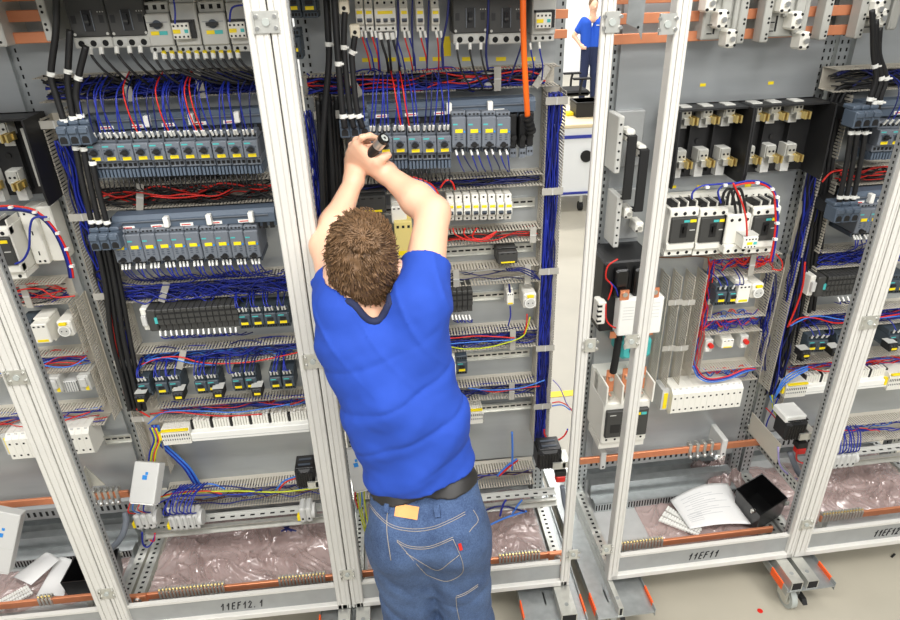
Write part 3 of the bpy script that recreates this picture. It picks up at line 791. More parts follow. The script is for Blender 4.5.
# DIN rails
def din(label, x0, x1, z, y=YP - .012, h=.035):
    r = thing('mounting_rail', label, 'rail', ((x0 + x1) / 2, YP, z), 'zinc mounting rails')
    mb = MB(); mb.prism([(y + .010, z - h / 2), (y, z - h / 2), (y, z - h / 2 + .001), (y + .009, z - h / 2 + .002), (y + .009, z + h / 2 - .002), (y, z + h / 2 - .001), (y, z + h / 2), (y + .010, z + h / 2)], 'x', x0, x1, 'zinc')
    n = int((x1 - x0) / .025)
    for i in range(n):
        xx = x0 + (i + .5) * .025; mb.box(xx - .009, xx + .009, y + .0078, y + .012, z - .003, z + .003, 'hole')
    mb.build('rail', r)
    return r
din('mounting rail carrying the eight white breakers', -.12, .51, P(480, 206, 2.2).z)
din('mounting rail of the small dark relay in the middle cabinet', -.12, .51, P(470, 252, 2.2).z)
din('mounting rail with the round white socket in the middle cabinet', -.12, .51, P(490, 297, 2.2).z)
din('mounting rail right of the single dark contactor', -.12, .51, P(490, 357, 2.2).z)
din('mounting rail at hip height right of the man\'s back', -.12, .53, P(500, 408, 2.19).z, y=YP - .03)
def relay(label, px, py, Y, w, h, d, body='dev_white', dark=False):
    p = P(px, py, Y); r = thing('relay_module', label, 'relay', (p.x, Y, p.z - h / 2))
    mb = MB(); mb.bev(p.x - w / 2, p.x + w / 2, Y, Y + d, p.z - h / 2, p.z + h / 2, body, .003)
    mb.bev(p.x - w / 2, p.x + w / 2, Y + d * .3, Y + d, p.z + h / 2, p.z + h * .62, body, .002); mb.bev(p.x - w / 2, p.x + w / 2, Y + d * .3, Y + d, p.z - h * .62, p.z - h / 2, body, .002)
    holes(mb, [p.x - w * .3, p.x, p.x + w * .3], Y, p.z + h * .36, w * .14, h * .07); holes(mb, [p.x - w * .3, p.x, p.x + w * .3], Y + d * .3, p.z - h * .56, w * .14, h * .06)
    mb.build('housing', r)
    mb = MB(); mb.box(p.x - w * .35, p.x + w * .35, Y - .0008, Y + .002, p.z - h * .42, p.z - h * .30, 'yellow'); mb.build('marker_label', r)
    return r
relay('small dark relay alone on its rail in the middle cabinet', 508, 258, 2.10, .07, .045, .09, 'dev_dark')
relay('small black and white relay on the rail beside the round socket', 510.5, 299, 2.12, .026, .05, .07, 'dev_white')
relay('white safety relay beside the round socket of the far left cabinet', 41, 334, 2.09, .052, .075, .10)
def socket_outlet(label, px, py, Y=2.12):
    p = P(px, py, Y); w = .048; h = .062; r = thing('socket_outlet', label, 'socket', (p.x, Y, p.z - h / 2), 'white service sockets')
    mb = MB(); mb.bev(p.x - w / 2, p.x + w / 2, Y, YP - .01, p.z - h / 2, p.z + h / 2, 'dev_white', .005); mb.build('housing', r)
    mb = MB(); mb.cyl((p.x, Y - .010, p.z - .004), (p.x, Y + .002, p.z - .004), .021, 'white_plastic', 20); mb.cyl((p.x, Y - .0106, p.z - .004), (p.x, Y - .004, p.z - .004), .017, 'dev_light', 20)
    for s in (-1, 1): mb.cyl((p.x + s * .008, Y - .0112, p.z - .004), (p.x + s * .008, Y - .006, p.z - .004), .0024, 'hole', 8)
    mb.build('socket_cup', r)
    mb = MB(); mb.box(p.x - .012, p.x + .012, Y - .0108, Y, p.z + .018, p.z + .026, 'yellow'); mb.build('marker_label', r)
socket_outlet('round white service socket in the middle cabinet, right of the man', 530, 301)
socket_outlet('round white service socket in the far left cabinet', 65, 329)
section('R')
socket_outlet('round white service socket in the upper relay bay', 757.5, 291)
relay('white safety relay in the upper relay bay', 744, 294, 2.09, .05, .078, .10)
relay('small white relay with clear cover in the lower relay bay', 728, 344, 2.14, .05, .04, .06)
def push_button(label, px, py):
    p = P(px, py, 2.12); r = thing('terminal_holder', label, 'terminal holder', (p.x, 2.12, p.z - .03), 'terminal holders with red caps')
    mb = MB(); mb.bev(p.x - .018, p.x + .014, 2.13, YP - .004, p.z - .035, p.z + .022, 'dev_light', .003); mb.bev(p.x - .016, p.x, 2.125, 2.14, p.z - .03, p.z - .012, 'white_plastic', .002); mb.build('housing', r)
    mb = MB(); mb.cyl((p.x, 2.115, p.z), (p.x, 2.135, p.z), .010, 'red', 12); mb.build('cap', r)
push_button('terminal holder with red cap at the left of the lower relay bay', 711, 346)
push_button('terminal holder with red cap at the right of the lower relay bay', 746.5, 342)
section('L')
def grey_holder(label, px, py):
    p = P(px, py, 2.12); r = thing('terminal_holder', label, 'terminal holder', (p.x, 2.12, p.z - .03), 'grey terminal holders with yellow marks')
    mb = MB(); mb.bev(p.x - .02, p.x + .02, 2.12, YP - .004, p.z - .032, p.z + .035, 'dev_light', .004); mb.bev(p.x - .012, p.x + .012, 2.11, 2.125, p.z - .01, p.z + .028, 'grey_plastic', .003); mb.build('housing', r)
    mb = MB(); mb.box(p.x + .002, p.x + .014, 2.1188, 2.125, p.z - .026, p.z - .008, 'yellow'); mb.build('marker_label', r)
grey_holder('grey terminal holder with yellow mark, left one under the duct of the far left cabinet', 55, 386)
grey_holder('grey terminal holder with yellow mark, right one under the duct of the far left cabinet', 84, 384)
r = thing('terminal_row', 'grey see-through terminal row between the two grey holders', 'terminal row', P(69, 388, 2.14))
q = P(69, 386, 2.14); mb = MB(); mb.bev(q.x - .035, q.x + .032, 2.14, YP - .004, q.z - .028, q.z + .02, 'grey_plastic', .003)
for i in range(8): mb.box(q.x - .03 + i * .0085, q.x - .0295 + i * .0085 + .001, 2.1392, 2.142, q.z - .025, q.z + .018, 'dev_slate_dark')
mb.build('terminals', r)
# beige terminal strips with cover bar
def terminal_strip(label, xl, xm, xr, zt, zb, yf):
    r = thing('terminal_strip', label, 'terminal strip', ((xl + xr) / 2, YP, zb), 'beige terminal strips')
    h = zt - zb
    mb = MB(); n = max(3, int((xm - xl) / .0082)); p = (xm - xl) / n
    for i in range(n):
        a = xl + i * p
        mb.prism([(yf, zb), (yf, zb + h * .8), (yf + .012, zt), (YP - .02, zt), (YP - .02, zb)], 'x', a + .0005, a + p - .0005, 'dev_white')
        mb.box(a + p * .3, a + p * .7, yf - .0006, yf + .003, zb + h * .55, zb + h * .7, 'hole'); mb.box(a + p * .3, a + p * .7, yf - .0006, yf + .003, zb + h * .3, zb + h * .4, 'dev_slate_dark')
    mb.build('terminals', r)
    mb = MB(); mb.box(xl + .004, xm - .002, yf - .004, yf + .006, zt - .005, zt + .002, 'yellow'); mb.build('marker_strip', r)
    mb = MB(); mb.box(xl - .012, xl - .002, yf + .006, yf + .02, zb + h * .3, zb + h * .75, 'yellow'); mb.build('end_stop', r)
    mb = MB(); mb.bev(xm, xr, yf + .004, yf + .05, zb + .002, zb + h * .62, 'white_plastic', .003); mb.box(xm, xr, yf + .0032, yf + .01, zb + h * .22, zb + h * .26, 'grey_plastic'); mb.build('cover_bar', r)
    mb = MB(); n = int((xr - xm) / .0105)
    for i in range(n):
        a = xm + (i + .1) * .0105
        mb.box(a, a + .008, yf + .030, yf + .06, zb + h * .5, zt + .012 + .006 * ((i * 7) % 5) / 5, 'dev_white' if (i * 5) % 7 else 'black')
    mb.build('wired_terminals', r)
    return r
x0, x1, zt, zb = band(161.5, 190.5, 430, 444.5, 2.10); xe = P(310, 432, 2.10).x
terminal_strip('long beige terminal strip with white cover bar under the contactors of cabinet 11EF12.1', x0, x1, xe, zt, zb, 2.10)
x0, x1, zt, zb = band(440, 483, 411, 425, 2.13); xe = P(484, 410, 2.13).x
terminal_strip('short beige terminal strip right of the man\'s lower back', x0, x1, xe, zt, zb, 2.13)
section('R')
x0, x1, zt, zb = band(786, 806.5, 384, 397, 2.10); xe = P(890, 386, 2.10).x
terminal_strip('long beige terminal strip with white cover bar in the right edge cabinet', x0, x1, xe, zt, zb, 2.10)
x0, x1, zt, zb = band(889, 910, 374, 389, 2.095)
terminal_strip('beige terminal strip with yellow marks cut by the right edge of the photo', x0, x1, x1 + .06, zt, zb, 2.095)
# white distribution terminals with two rows of screw openings
def distribution(label, xl, xr, zt, zb, yf, n):
    r = thing('distribution_terminal', label, 'terminal block', ((xl + xr) / 2, YP, zb), 'white distribution terminal blocks')
    w = (xr - xl) / n; h = zt - zb
    for i in range(n):
        a = xl + i * w
        mb = MB(); mb.prism([(yf + .012, zb - .004), (yf, zb + .006), (yf, zt - .004), (yf + .02, zt + .014), (YP - .02, zt + .014), (YP - .02, zb - .004)], 'x', a + .0004, a + w - .0004, 'dev_white')
        for q in (.22, .76): mb.box(a + w * .36, a + w * .64, yf - .0008, yf + .004, zb + h * q - w * .14, zb + h * q + w * .14, 'hole')
        mb.box(a + w * .3, a + w * .7, yf + .014, yf + .03, zt + .006, zt + .013, 'grey_plastic')
        mb.build('terminal', r)
    mb = MB(); mb.box(xl - .03, xl, yf + .03, YP - .01, zb + .005, zt, 'grey_plastic'); mb.box(xl - .022, xl - .006, yf + .028, yf + .05, zb + .012, zt - .014, 'yellow'); mb.build('end_stop', r)
    return r
x0, x1, zt, zb = band(672, 741, 391, 411, 2.10)
distribution('white distribution terminal block of cabinet 11EF11 below the relay bays', x0, x1, zt, zb, 2.10, 12)
din('mounting rail sticking out right of the white distribution block', x1, x1 + .05, (zt + zb) / 2 + .01)
section('L')
x0, x1, zt, zb = band(7, 93, 436, 457.5, 2.10)
distribution('white distribution terminal block behind the leftmost post pair', x0, x1, zt, zb, 2.10, 12)
din('short zinc rail end right of the white block in the far left cabinet', P(104, 439, 2.19).x, P(131, 438, 2.19).x, P(118, 439, 2.19).z, y=2.185)
# ------------------------------------------------------------------ cabinet 11EF11: breakers, fuse bases, busbars
section('R')
wb = white_breaker('x', 'white breakers with dark faces')
row(wb, [(682.7, 230), (711.9, 229.5), (764, 228)], (0, 0, 0), 2.075, lambda i: ['white breaker with dark face, leftmost of three under the fuse base', 'white breaker with dark face, left beside the tall white contactor', 'white breaker with dark face, right of the tall white contactor'][i], 'white breakers with dark faces')
def tall_contactor():
    p = P(738, 232, 2.05); r = thing('power_contactor', 'tall white contactor with red wire between the white breakers', 'contactor', (p.x, 2.05, p.z - .07))
    x, z = p.x, p.z
    mb = MB(); mb.bev(x - .046, x + .040, 2.05, YP - .03, z - .045, z + .065, 'dev_white', .004); mb.bev(x - .046, x + .040, 2.04, YP - .03, z - .078, z - .045, 'dev_white', .003); mb.box(x - .0475, x - .044, 2.06, YP - .04, z - .05, z + .06, 'black')
    for i in range(3): mb.cyl((x - .03 + i * .028, 2.0492, z + .045), (x - .03 + i * .028, 2.054, z + .045), .006, 'hole', 10); mb.cyl((x - .03 + i * .028, 2.0392, z - .066), (x - .03 + i * .028, 2.044, z - .066), .006, 'hole', 10)
    mb.build('housing', r)
    mb = MB(); mb.bev(x - .004, x + .050, 2.0, 2.05, z - .045, z - .002, 'dev_white', .002)
    for q in (-.01, -.038): holes(mb, [x + .006 + i * .0115 for i in range(4)], 2.0, z + q, .005, .005)
    mb.box(x - .006, x + .052, 2.006, 2.05, z - .002, z + .004, 'dev_light'); ac = mb.build('auxiliary_contact', r)
    mb = MB(); mb.box(x + .010, x + .030, 1.9992, 2.002, z - .030, z - .020, 'yellow'); mb.build('marker_label', ac)
    mb = MB(); mb.box(x + .034, x + .046, 1.9992, 2.002, z - .030, z - .020, 'teal'); mb.build('maker_label', ac)
tall_contactor()
# grey rail plate behind the breakers
p = P(722, 196, 2.2); mb = MB(); mb.box(p.x - .24, p.x + .19, 2.185, 2.215, p.z - .018, p.z + .022, 'dev_white')
for i in range(16): mb.box(p.x - .22 + i * .025, p.x - .21 + i * .025, 2.1842, 2.19, p.z - .004, p.z + .004, 'hole')
single(mb, 'mounting_rail', 'pale busbar rail behind the top of the three white breakers', 'rail')
def fuse_base(label, xl, xr, zt, zb, yb, yf, poles, ux, lx, uz, lz):
    r = thing('fuse_base', label, 'fuse base', ((xl + xr) / 2, yb, zb), 'black fuse bases with brass clips')
    mb = MB(); mb.box(xl, xr, yb - .02, yb, zb, zt, 'black')
    mb.box(xl, xr, yf + .03, yb, zt - .006, zt, 'black')
    for i in range(1, poles): 
        x = xl + (xr - xl) * i / poles; mb.box(x - .002, x + .002, yb - .045, yb, zb + .02, zt - .01, 'black')
    mb.cyl(((xl + xr) / 2, yb - .026, (zt + zb) / 2), ((xl + xr) / 2, yb - .02, (zt + zb) / 2), .009, 'rubber', 10); mb.build('base_body', r)
    for x, s in ((xl, 1), (xr, -1)):
        mb = MB(); mb.prism([(yf, zb - .006), (yf - .008, zb + .03), (yf, zt), (yb, zt), (yb, zb)], 'x', x - .002 if s > 0 else x - .004, x + .004 if s > 0 else x + .002, 'black'); mb.build('side_barrier', r)
    for x, z, up in [(a, uz, 1) for a in ux] + [(a, lz, -1) for a in lx]:
        y = yb - .02
        mb = MB()
        mb.box(x - .024, x + .012, y - .045, y, z - .018, z + .024, 'dev_light'); mb.box(x - .022, x + .010, y - .052, y - .045, z - .012, z + .022, 'zinc')
        screw(mb, x - .012, y - .052, z + .004, .004, 'hole'); screw(mb, x + .002, y - .052, z + .004, .004, 'hole')
        mb.box(x - .020, x + .010, y - .03, y, z - .075 if up < 0 else z - .05, z - .012, 'grey_plastic'); ctm = mb.build('contact_terminal', r)
        mb = MB()
        mb.box(x - .014, x + .006, y - .06, y - .03, z - .034, z - .012, 'zinc')
        for k in (0, 1):
            mb.prism([(x + .002 + k * .014, y - .085), (x + .008 + k * .014, y - .085), (x + .012 + k * .010, y - .03), (x + .006 + k * .010, y - .03)], 'z', z - .030, z - .006, 'brass')
        mb.box(x + .001, x + .026, y - .055, y - .045, z - .026, z - .010, 'brass'); mb.build('spring_jaw', ctm)
    return r
a = P(672, 108, 2.13); b = P(744, 108, 2.13); c = P(825, 108, 2.13); dn = P(745, 176, 2.13)
up = P(700, 113, 2.13).z; lo = P(700, 156, 2.13).z
xx = lambda *q: [P(u, v, 2.13).x for u, v in q]
fuse_base('black fuse base with six brass clips, left of the pair', a.x, b.x - .003, a.z, dn.z, 2.19, 2.06, 3, xx((687, 113), (708, 113), (730, 113)), xx((681.6, 156), (703.5, 156), (725, 156)), up, lo)
fuse_base('black fuse base with six brass clips, right of the pair', b.x + .003, c.x - .01, a.z, dn.z, 2.19, 2.06, 3, xx((756.4, 113), (775, 113), (797, 113)), xx((749, 156), (769.7, 156), (789.7, 156)), up, lo)
# copper bars and grey busbar supports at the top
def bar(label, x0, x1, y, z, h=.03, t=.010, group='copper busbars at the top', m='copper'):
    mb = MB(); mb.bev(x0, x1, y, y + t, z - h / 2, z + h / 2, m, .0015)
    return single(mb, 'copper_busbar', label, 'busbar', group)
zz = [P(700, v, 2.13).z for v in (36, 16, -4)]
for z, n in zip(zz, ('lowest', 'middle', 'highest')):
    bar('%s copper busbar across the top of cabinet 11EF11' % n, P(612, 34, 2.13).x, P(858, 36, 2.13).x, 2.13, z)
def busbar_support(label, xl, xr, clamps, zb, plates):
    r = thing('busbar_support', label, 'busbar support', ((xl + xr) / 2, YP, zb), 'grey busbar supports')
    mb = MB(); mb.bev(xl + .02, xr - .02, 2.10, YP, zb + .012, ZT, 'support_grey', .004)
    for i in range(3): mb.bev(xl + .03 + i * .04, xl + .06 + i * .04, 2.085, 2.10, zb + .02 + (2 - i) * .05, ZT, 'support_grey', .004)
    mb.box(xl + .03, xl + .045, 2.0842, 2.09, zb + .030, zb + .033, 'hole'); mb.box(xl + .03, xl + .045, 2.0842, 2.09, zb + .055, zb + .058, 'hole'); mb.box(xl + .05, xl + .053, 2.0842, 2.09, zb + .03, zb + .075, 'hole'); mb.build('support_body', r)
    for x in plates:
        mb = MB(); mb.bev(x - .013, x + .013, 2.075, 2.12, zb, ZT, 'support_grey', .003)
        for i in range(5):
            z = zb + .012 + i * .045; mb.cyl((x + .004, 2.0742, z), (x + .004, 2.08, z), .0038, 'hole', 8); mb.cyl((x + .004, 2.0742, z + .012), (x + .004, 2.08, z + .012), .0038, 'hole', 8)
        mb.build('side_plate', r)
    for (px, py) in clamps:
        p = P(px, py, 2.05); 
        mb = MB(); mb.bev(p.x - .016, p.x + .016, 2.05, 2.10, p.z - .026, p.z + .026, 'dev_white', .006); mb.cyl((p.x, 2.042, p.z), (p.x, 2.052, p.z), .008, 'steel', 12)
        for s in (-1, 1):
            for t in (-1, 1): mb.cyl((p.x + s * .011, 2.0492, p.z + t * .018), (p.x + s * .011, 2.056, p.z + t * .018), .0042, 'hole', 8)
        mb.build('bar_clamp', r)
zb = P(700, 45, 2.09).z
busbar_support('grey busbar support, left of the two at the top of cabinet 11EF11', P(696, 40, 2.09).x, P(742, 40, 2.09).x, [(712, 3), (723.6, 19.6), (732, 39)], zb, [P(740, 25, 2.09).x])
busbar_support('grey busbar support, right of the two at the top of cabinet 11EF11', P(757, 40, 2.09).x, P(812, 40, 2.09).x, [(787, 4), (798, 21), (805.6, 41)], zb, [P(764, 25, 2.09).x, P(823, 25, 2.09).x])
busbar_support('grey busbar support in the top left corner of the right edge cabinet', P(852, 40, 2.09).x, P(885, 40, 2.09).x, [(880, 9), (883, 18)], zb, [P(858, 25, 2.09).x])
section('L')
zz = [P(25, v, 2.13).z for v in (38, 16, -5)]
for z, n, e in zip(zz, ('lowest', 'middle', 'highest'), (51, 47, 43)):
    bar('%s copper busbar in the top left corner' % n, -1.93, P(e, 30, 2.13).x, 2.13, z, group='copper busbars in the top left corner')
r = thing('busbar_support', 'grey busbar support at the very left of the top edge', 'busbar support', P(5, 48, 2.1))
p = P(3, 47, 2.08); mb = MB(); mb.bev(p.x - .06, p.x + .012, 2.08, YP, p.z, ZT, 'dev_light', .004); mb.cyl((p.x - .002, 2.0792, p.z + .012), (p.x - .002, 2.09, p.z + .012), .004, 'hole', 8); mb.build('support_body', r)
p = P(47, 38, 2.08); mb = MB(); mb.bev(p.x - .008, p.x + .014, 2.09, YP, p.z - .01, ZT, 'dev_light', .003)
for i in range(4): mb.cyl((p.x + .002, 2.0892, p.z + .02 + i * .045), (p.x + .002, 2.095, p.z + .02 + i * .045), .004, 'hole', 8); mb.cyl((p.x + .002, 2.0892, p.z + .034 + i * .045), (p.x + .002, 2.095, p.z + .034 + i * .045), .004, 'hole', 8)
mb.build('side_plate', r)
zz = [P(560, v, 2.15).z for v in (34, 14)]
for z, n in zip(zz, ('lower', 'upper')):
    bar('%s short copper bar end right of the orange cable' % n, P(553, 30, 2.15).x, P(567.5, 30, 2.15).x, 2.15, z, h=.026, group='short copper bar ends')
# far left: black fuse base with its grey support plate, white breaker
a = P(-60, 117, 2.13); b = P(30, 117, 2.1); c = P(40, 200, 2.1)
fuse_base('black fuse base at the far left edge with silver and brass clips', a.x, b.x, b.z, c.z, 2.19, 2.05, 3, [P(5, 130, 2.13).x, P(-18, 130, 2.13).x], [P(17, 180, 2.13).x, P(-7, 180, 2.13).x], P(5, 130, 2.13).z, P(17, 178, 2.13).z)
mb = MB(); p = P(30, 128, 2.12); q = P(45, 186, 2.12); xm = (p.x + q.x) / 2
mb.box(xm - .022, xm + .022, 2.12, 2.124, q.z, p.z, 'zinc'); mb.box(xm - .024, xm - .022, 2.12, YP, q.z, p.z, 'zinc'); mb.box(xm + .022, xm + .024, 2.12, YP, q.z, p.z, 'zinc')
for i in (.1, .37, .42, .67, .72, .93): mb.cyl((xm + .002, 2.1192, q.z + (p.z - q.z) * i), (xm + .002, 2.125, q.z + (p.z - q.z) * i), .0045, 'hole', 8)
single(mb, 'support_plate', 'zinc support plate beside the far left black fuse base', 'bracket')
p = P(-2, 252, 2.06); o = put(white_breaker('white breaker with dark face at the far left edge', 'white breakers with dark faces'), p)
q = P(37, 240, 2.12)
r = thing('busbar_adapter', 'white mounting plate right of the far left breaker', 'adapter plate', (q.x, YP, q.z - .1))
mb = MB(); mb.bev(q.x - .035, q.x + .010, 2.13, YP, q.z - .09, q.z + .10, 'dev_white', .004); mb.bev(q.x + .010, q.x + .055, 2.15, YP, q.z - .09, q.z + .10, 'dev_white', .004); mb.build('plate_body', r)
mb = MB(); holes(mb, (q.x - .012,), 2.13, q.z + .02, .004, .014); holes(mb, (q.x - .012,), 2.13, q.z - .05, .004, .014); holes(mb, (q.x - .018, q.x - .002), 2.13, q.z - .078, .007, .007); holes(mb, (q.x - .018,), 2.13, q.z + .085, .007, .007); mb.build('slots', r)
# cabinet 11EF11 left: upper holders with flat black bars, big contactor, lower breaker
section('R')
def holder(label, px, py, h):
    p = P(px, py, 2.12); r = thing('bar_holder', label, 'terminal holder', (p.x, YP, p.z - h / 2), 'white bar holders')
    mb = MB(); mb.bev(p.x - .046, p.x - .026, 2.12, YP, p.z - h / 2, p.z + h / 2, 'dev_light', .003)
    mb.bev(p.x - .026, p.x + .075, 2.195, YP, p.z - h / 2, p.z + h / 2, 'side_metal', .003)
    for q in (.36, .2, .05, -.1, -.25, -.4): mb.cyl((p.x - .037, 2.1192, p.z + q * h), (p.x - .037, 2.125, p.z + q * h), .004, 'hole', 8)
    mb.build('holder_body', r)
    for dx, dz in ((.0, .0), (.045, -.055)):
        mb = MB(); mb.bev(p.x + dx - .014, p.x + dx + .016, 2.12, 2.18, p.z + dz + .01, p.z + dz + .05, 'dev_white', .005); mb.cyl((p.x + dx, 2.112, p.z + dz + .03), (p.x + dx, 2.122, p.z + dz + .03), .007, 'steel', 12)
        mb.cyl((p.x + dx - .009, 2.1192, p.z + dz + .018), (p.x + dx - .009, 2.124, p.z + dz + .018), .004, 'hole', 8); mb.build('bar_clamp', r)
holder('white bar holder behind the post right of the gap, upper one', 630, 145, .19)
holder('white bar holder behind the post right of the gap, lower one', 628, 222, .19)
for i, (px0, py0, px1, py1) in enumerate(((634, 136, 626, 200), (644, 150, 640, 212))):
    a = P(px0, py0, 2.10); b = P(px1, py1, 2.10); x = (a.x + b.x) / 2
    mb = MB(); mb.bev(x - .016, x + .016, 2.10, 2.108, b.z, a.z, 'rubber', .002); mb.box(x - .016, x + .016, 2.108, 2.15, a.z - .004, a.z, 'rubber'); mb.box(x - .016, x + .016, 2.108, 2.15, b.z, b.z + .004, 'rubber')
    single(mb, 'flat_busbar_strap', 'flat black strap between the white bar holders, %s one' % ('left', 'right')[i], 'strap', 'flat black straps')
p = P(634, 312, 2.02); x, z = p.x, p.z
r = thing('main_contactor', 'big black contactor with white cover half hidden behind the post', 'contactor', (x, 2.02, z - .15))
mb = MB(); mb.bev(x - .115, x + .075, 2.05, YP, z - .09, z + .19, 'black', .006)
for i in range(2): mb.bev(x - .08 + i * .07, x - .03 + i * .07, 2.02, 2.06, z + .06, z + .17, 'black_gloss', .006)
mb.build('housing', r)
mb = MB(); mb.bev(x - .062, x + .10, 2.0, 2.05, z - .085, z + .062, 'white_plastic', .004)
for i in range(5): mb.box(x - .05, x - .01, 1.9994, 2.002, z + .03 - i * .012, z + .032 - i * .012, 'grey_plastic'); mb.box(x + .055, x + .085, 1.9994, 2.002, z + .04 - i * .014, z + .042 - i * .014, 'grey_plastic')
mb.build('cover', r)
mb = MB(); mb.bev(x - .135, x - .105, 2.02, 2.07, z - .04, z + .05, 'dev_white', .003)
for i in range(4): mb.box(x - .1355, x - .12, 2.0192, 2.03, z - .03 + i * .02, z - .022 + i * .02, 'hole')
mb.build('auxiliary_contact', r)
for dx in (-.05, .06):
    mb = MB(); mb.box(x + dx - .016, x + dx + .016, 2.0, 2.006, z + .062, z + .10, 'copper'); mb.cyl((x + dx, 1.994, z + .085), (x + dx, 2.002, z + .085), .009, 'steel', 12); mb.build('copper_lug', r)
for dx in (-.06, .08):
    mb = MB(); mb.box(x + dx - .012, x + dx + .012, 2.04, 2.046, z - .115, z - .088, 'copper'); mb.build('copper_lug', r)
p = P(627, 418, 2.04); x, z = p.x, p.z
r = thing('main_breaker', 'big white breaker with dark face and copper lugs below the big contactor', 'circuit breaker', (x, 2.04, z - .12))
mb = MB(); mb.bev(x - .098, x + .092, 2.045, YP, z - .125, z + .075, 'dev_white', .005)
mb.box(x - .098, x + .092, 2.06, YP - .03, z - .16, z - .125, 'dev_white')
for i in range(4): mb.box(x - .098 + i * .062, x - .092 + i * .062, 2.03, YP - .05, z + .075, z + .165, 'dev_white')
mb.box(x - .098, x + .092, 2.13, YP, z + .075, z + .15, 'dev_white')
for i in range(5): mb.cyl((x - .075 + i * .036, 2.0442, z - .105), (x - .075 + i * .036, 2.05, z - .105), .005, 'hole', 8)
mb.build('housing', r)
mb = MB(); mb.bev(x - .088, x + .084, 2.030, 2.05, z - .085, z + .045, 'dev_dark', .003); mb.box(x - .07, x - .03, 2.0292, 2.034, z - .06, z - .02, 'black'); mb.box(x - .075, x - .05, 2.0292, 2.034, z + .024, z + .028, 'dev_light'); fp = mb.build('face_panel', r)
mb = MB(); mb.box(x + .030, x + .050, 2.0288, 2.032, z + .018, z + .030, 'yellow'); mb.build('marker_label', fp)
mb = MB(); mb.box(x + .053, x + .074, 2.0288, 2.032, z + .018, z + .030, 'teal'); mb.build('maker_label', fp)
for dx in (-.065, .0, .062):
    mb = MB(); mb.box(x + dx - .016, x + dx + .016, 2.09, 2.096, z + .10, z + .20, 'copper'); mb.cyl((x + dx, 2.078, z + .165), (x + dx, 2.09, z + .165), .009, 'steel', 12); mb.cyl((x + dx, 2.06, z + .09), (x + dx, 2.09, z + .09), .008, 'steel', 12); mb.build('copper_lug', r)
a = P(619, 335, 2.06); b = P(613, 372, 2.08)
mb = MB(); mb.tube([a, (a + b) / 2 + Vector((0, -.004, 0)), b], .014, 'rubber', 10); single(mb, 'flat_busbar_strap', 'thick black strap from the big contactor down to the main breaker', 'strap')
p = P(632, 350, 2.10); mb = MB(); mb.bev(p.x - .05, p.x + .07, 2.08, 2.19, p.z - .03, p.z + .055, 'teal', .01); mb.cyl((p.x, 2.074, p.z + .01), (p.x, 2.082, p.z + .01), .02, 'dev_slate_dark', 16)
single(mb, 'current_transformer', 'teal current transformer behind the post above the white main breaker', 'transformer')
# zinc strap hanging at the top by the gap
p = P(636, 0, 2.0); q = P(636, 40, 2.0)
mb = MB(); mb.prism([(p.x - .018, p.z + .2), (p.x + .03, p.z + .2), (p.x + .028, q.z), (p.x + .014, q.z + .03), (p.x - .022, q.z + .045)], 'y', 2.0, 2.003, 'galvanized'); mb.cyl((p.x + .014, 1.9994, q.z + .004 + .03), (p.x + .014, 2.0036, q.z + .034), .004, 'hole', 8)
single(mb, 'hanging_bracket', 'bent zinc sheet strip hanging in front of the copper bars', 'bracket')
for i, (px, py) in enumerate(((703, 85), (771, 83))):
    p = P(px, py, YP - .0012); mb = MB(); mb.box(p.x - .010, p.x + .010, YP - .0012, YP - .0002, p.z - .005, p.z + .005, 'yellow'); single(mb, 'marker_label', 'tiny yellow label on the bare plate, under the %s busbar support' % ('left', 'right')[i], 'label', 'yellow labels on the plate')
for i, (px, py) in enumerate(((673, 187), (700, 186.5), (748, 185.5))):
    p = P(px, py, YP - .0012); mb = MB(); mb.box(p.x - .012, p.x + .012, YP - .0012, YP - .0002, p.z - .005, p.z + .005, 'yellow'); single(mb, 'marker_label', 'tiny yellow label above the %s white breaker' % ('leftmost', 'second', 'rightmost')[i], 'label', 'yellow labels on the plate')
section('L')
for i, (px, py, w_) in enumerate(((366, 60, .012), (376, 60, .012), (392, 59.5, .012), (408, 59.5, .014), (423, 59, .012), (437, 59, .014), (467, 59, .016), (501, 59, .016), (531, 59, .014))):
    p = P(px, py, YP - .0012); mb = MB(); mb.box(p.x - w_, p.x + w_, YP - .0012, YP - .0002, p.z - .006, p.z + .006, 'yellow'); single(mb, 'marker_label', 'tiny yellow plate label at the top of the middle cabinet, %s from left' % ORD[i], 'label', 'yellow labels on the plate')
p = P(447, 46, YP - .0012); mb = MB(); mb.box(p.x - .012, p.x + .012, YP - .0012, YP - .0002, p.z - .03, p.z + .028, 'yellow'); single(mb, 'marker_label', 'upright yellow sticker left of the big dark breakers', 'label')
# white device under the top duct, cream relay socket behind the head
p = P(478, 81, 2.17); mb = MB(); mb.bev(p.x - .052, p.x + .055, 2.17, 2.20, p.z - .02, p.z + .024, 'white_plastic', .004); single(mb, 'junction_box', 'white box inside the top duct below the big dark breakers', 'box')
relay('pale yellow relay just right of the man\'s ear', 404, 240, 2.08, .06, .13, .12, 'cream')
relay('white terminal block hidden behind the man\'s head', 399, 215, 2.10, .05, .06, .1, 'dev_white')
relay('black relay with white terminals left of the man\'s head', 372, 205, 2.10, .09, .06, .1, 'dev_dark')
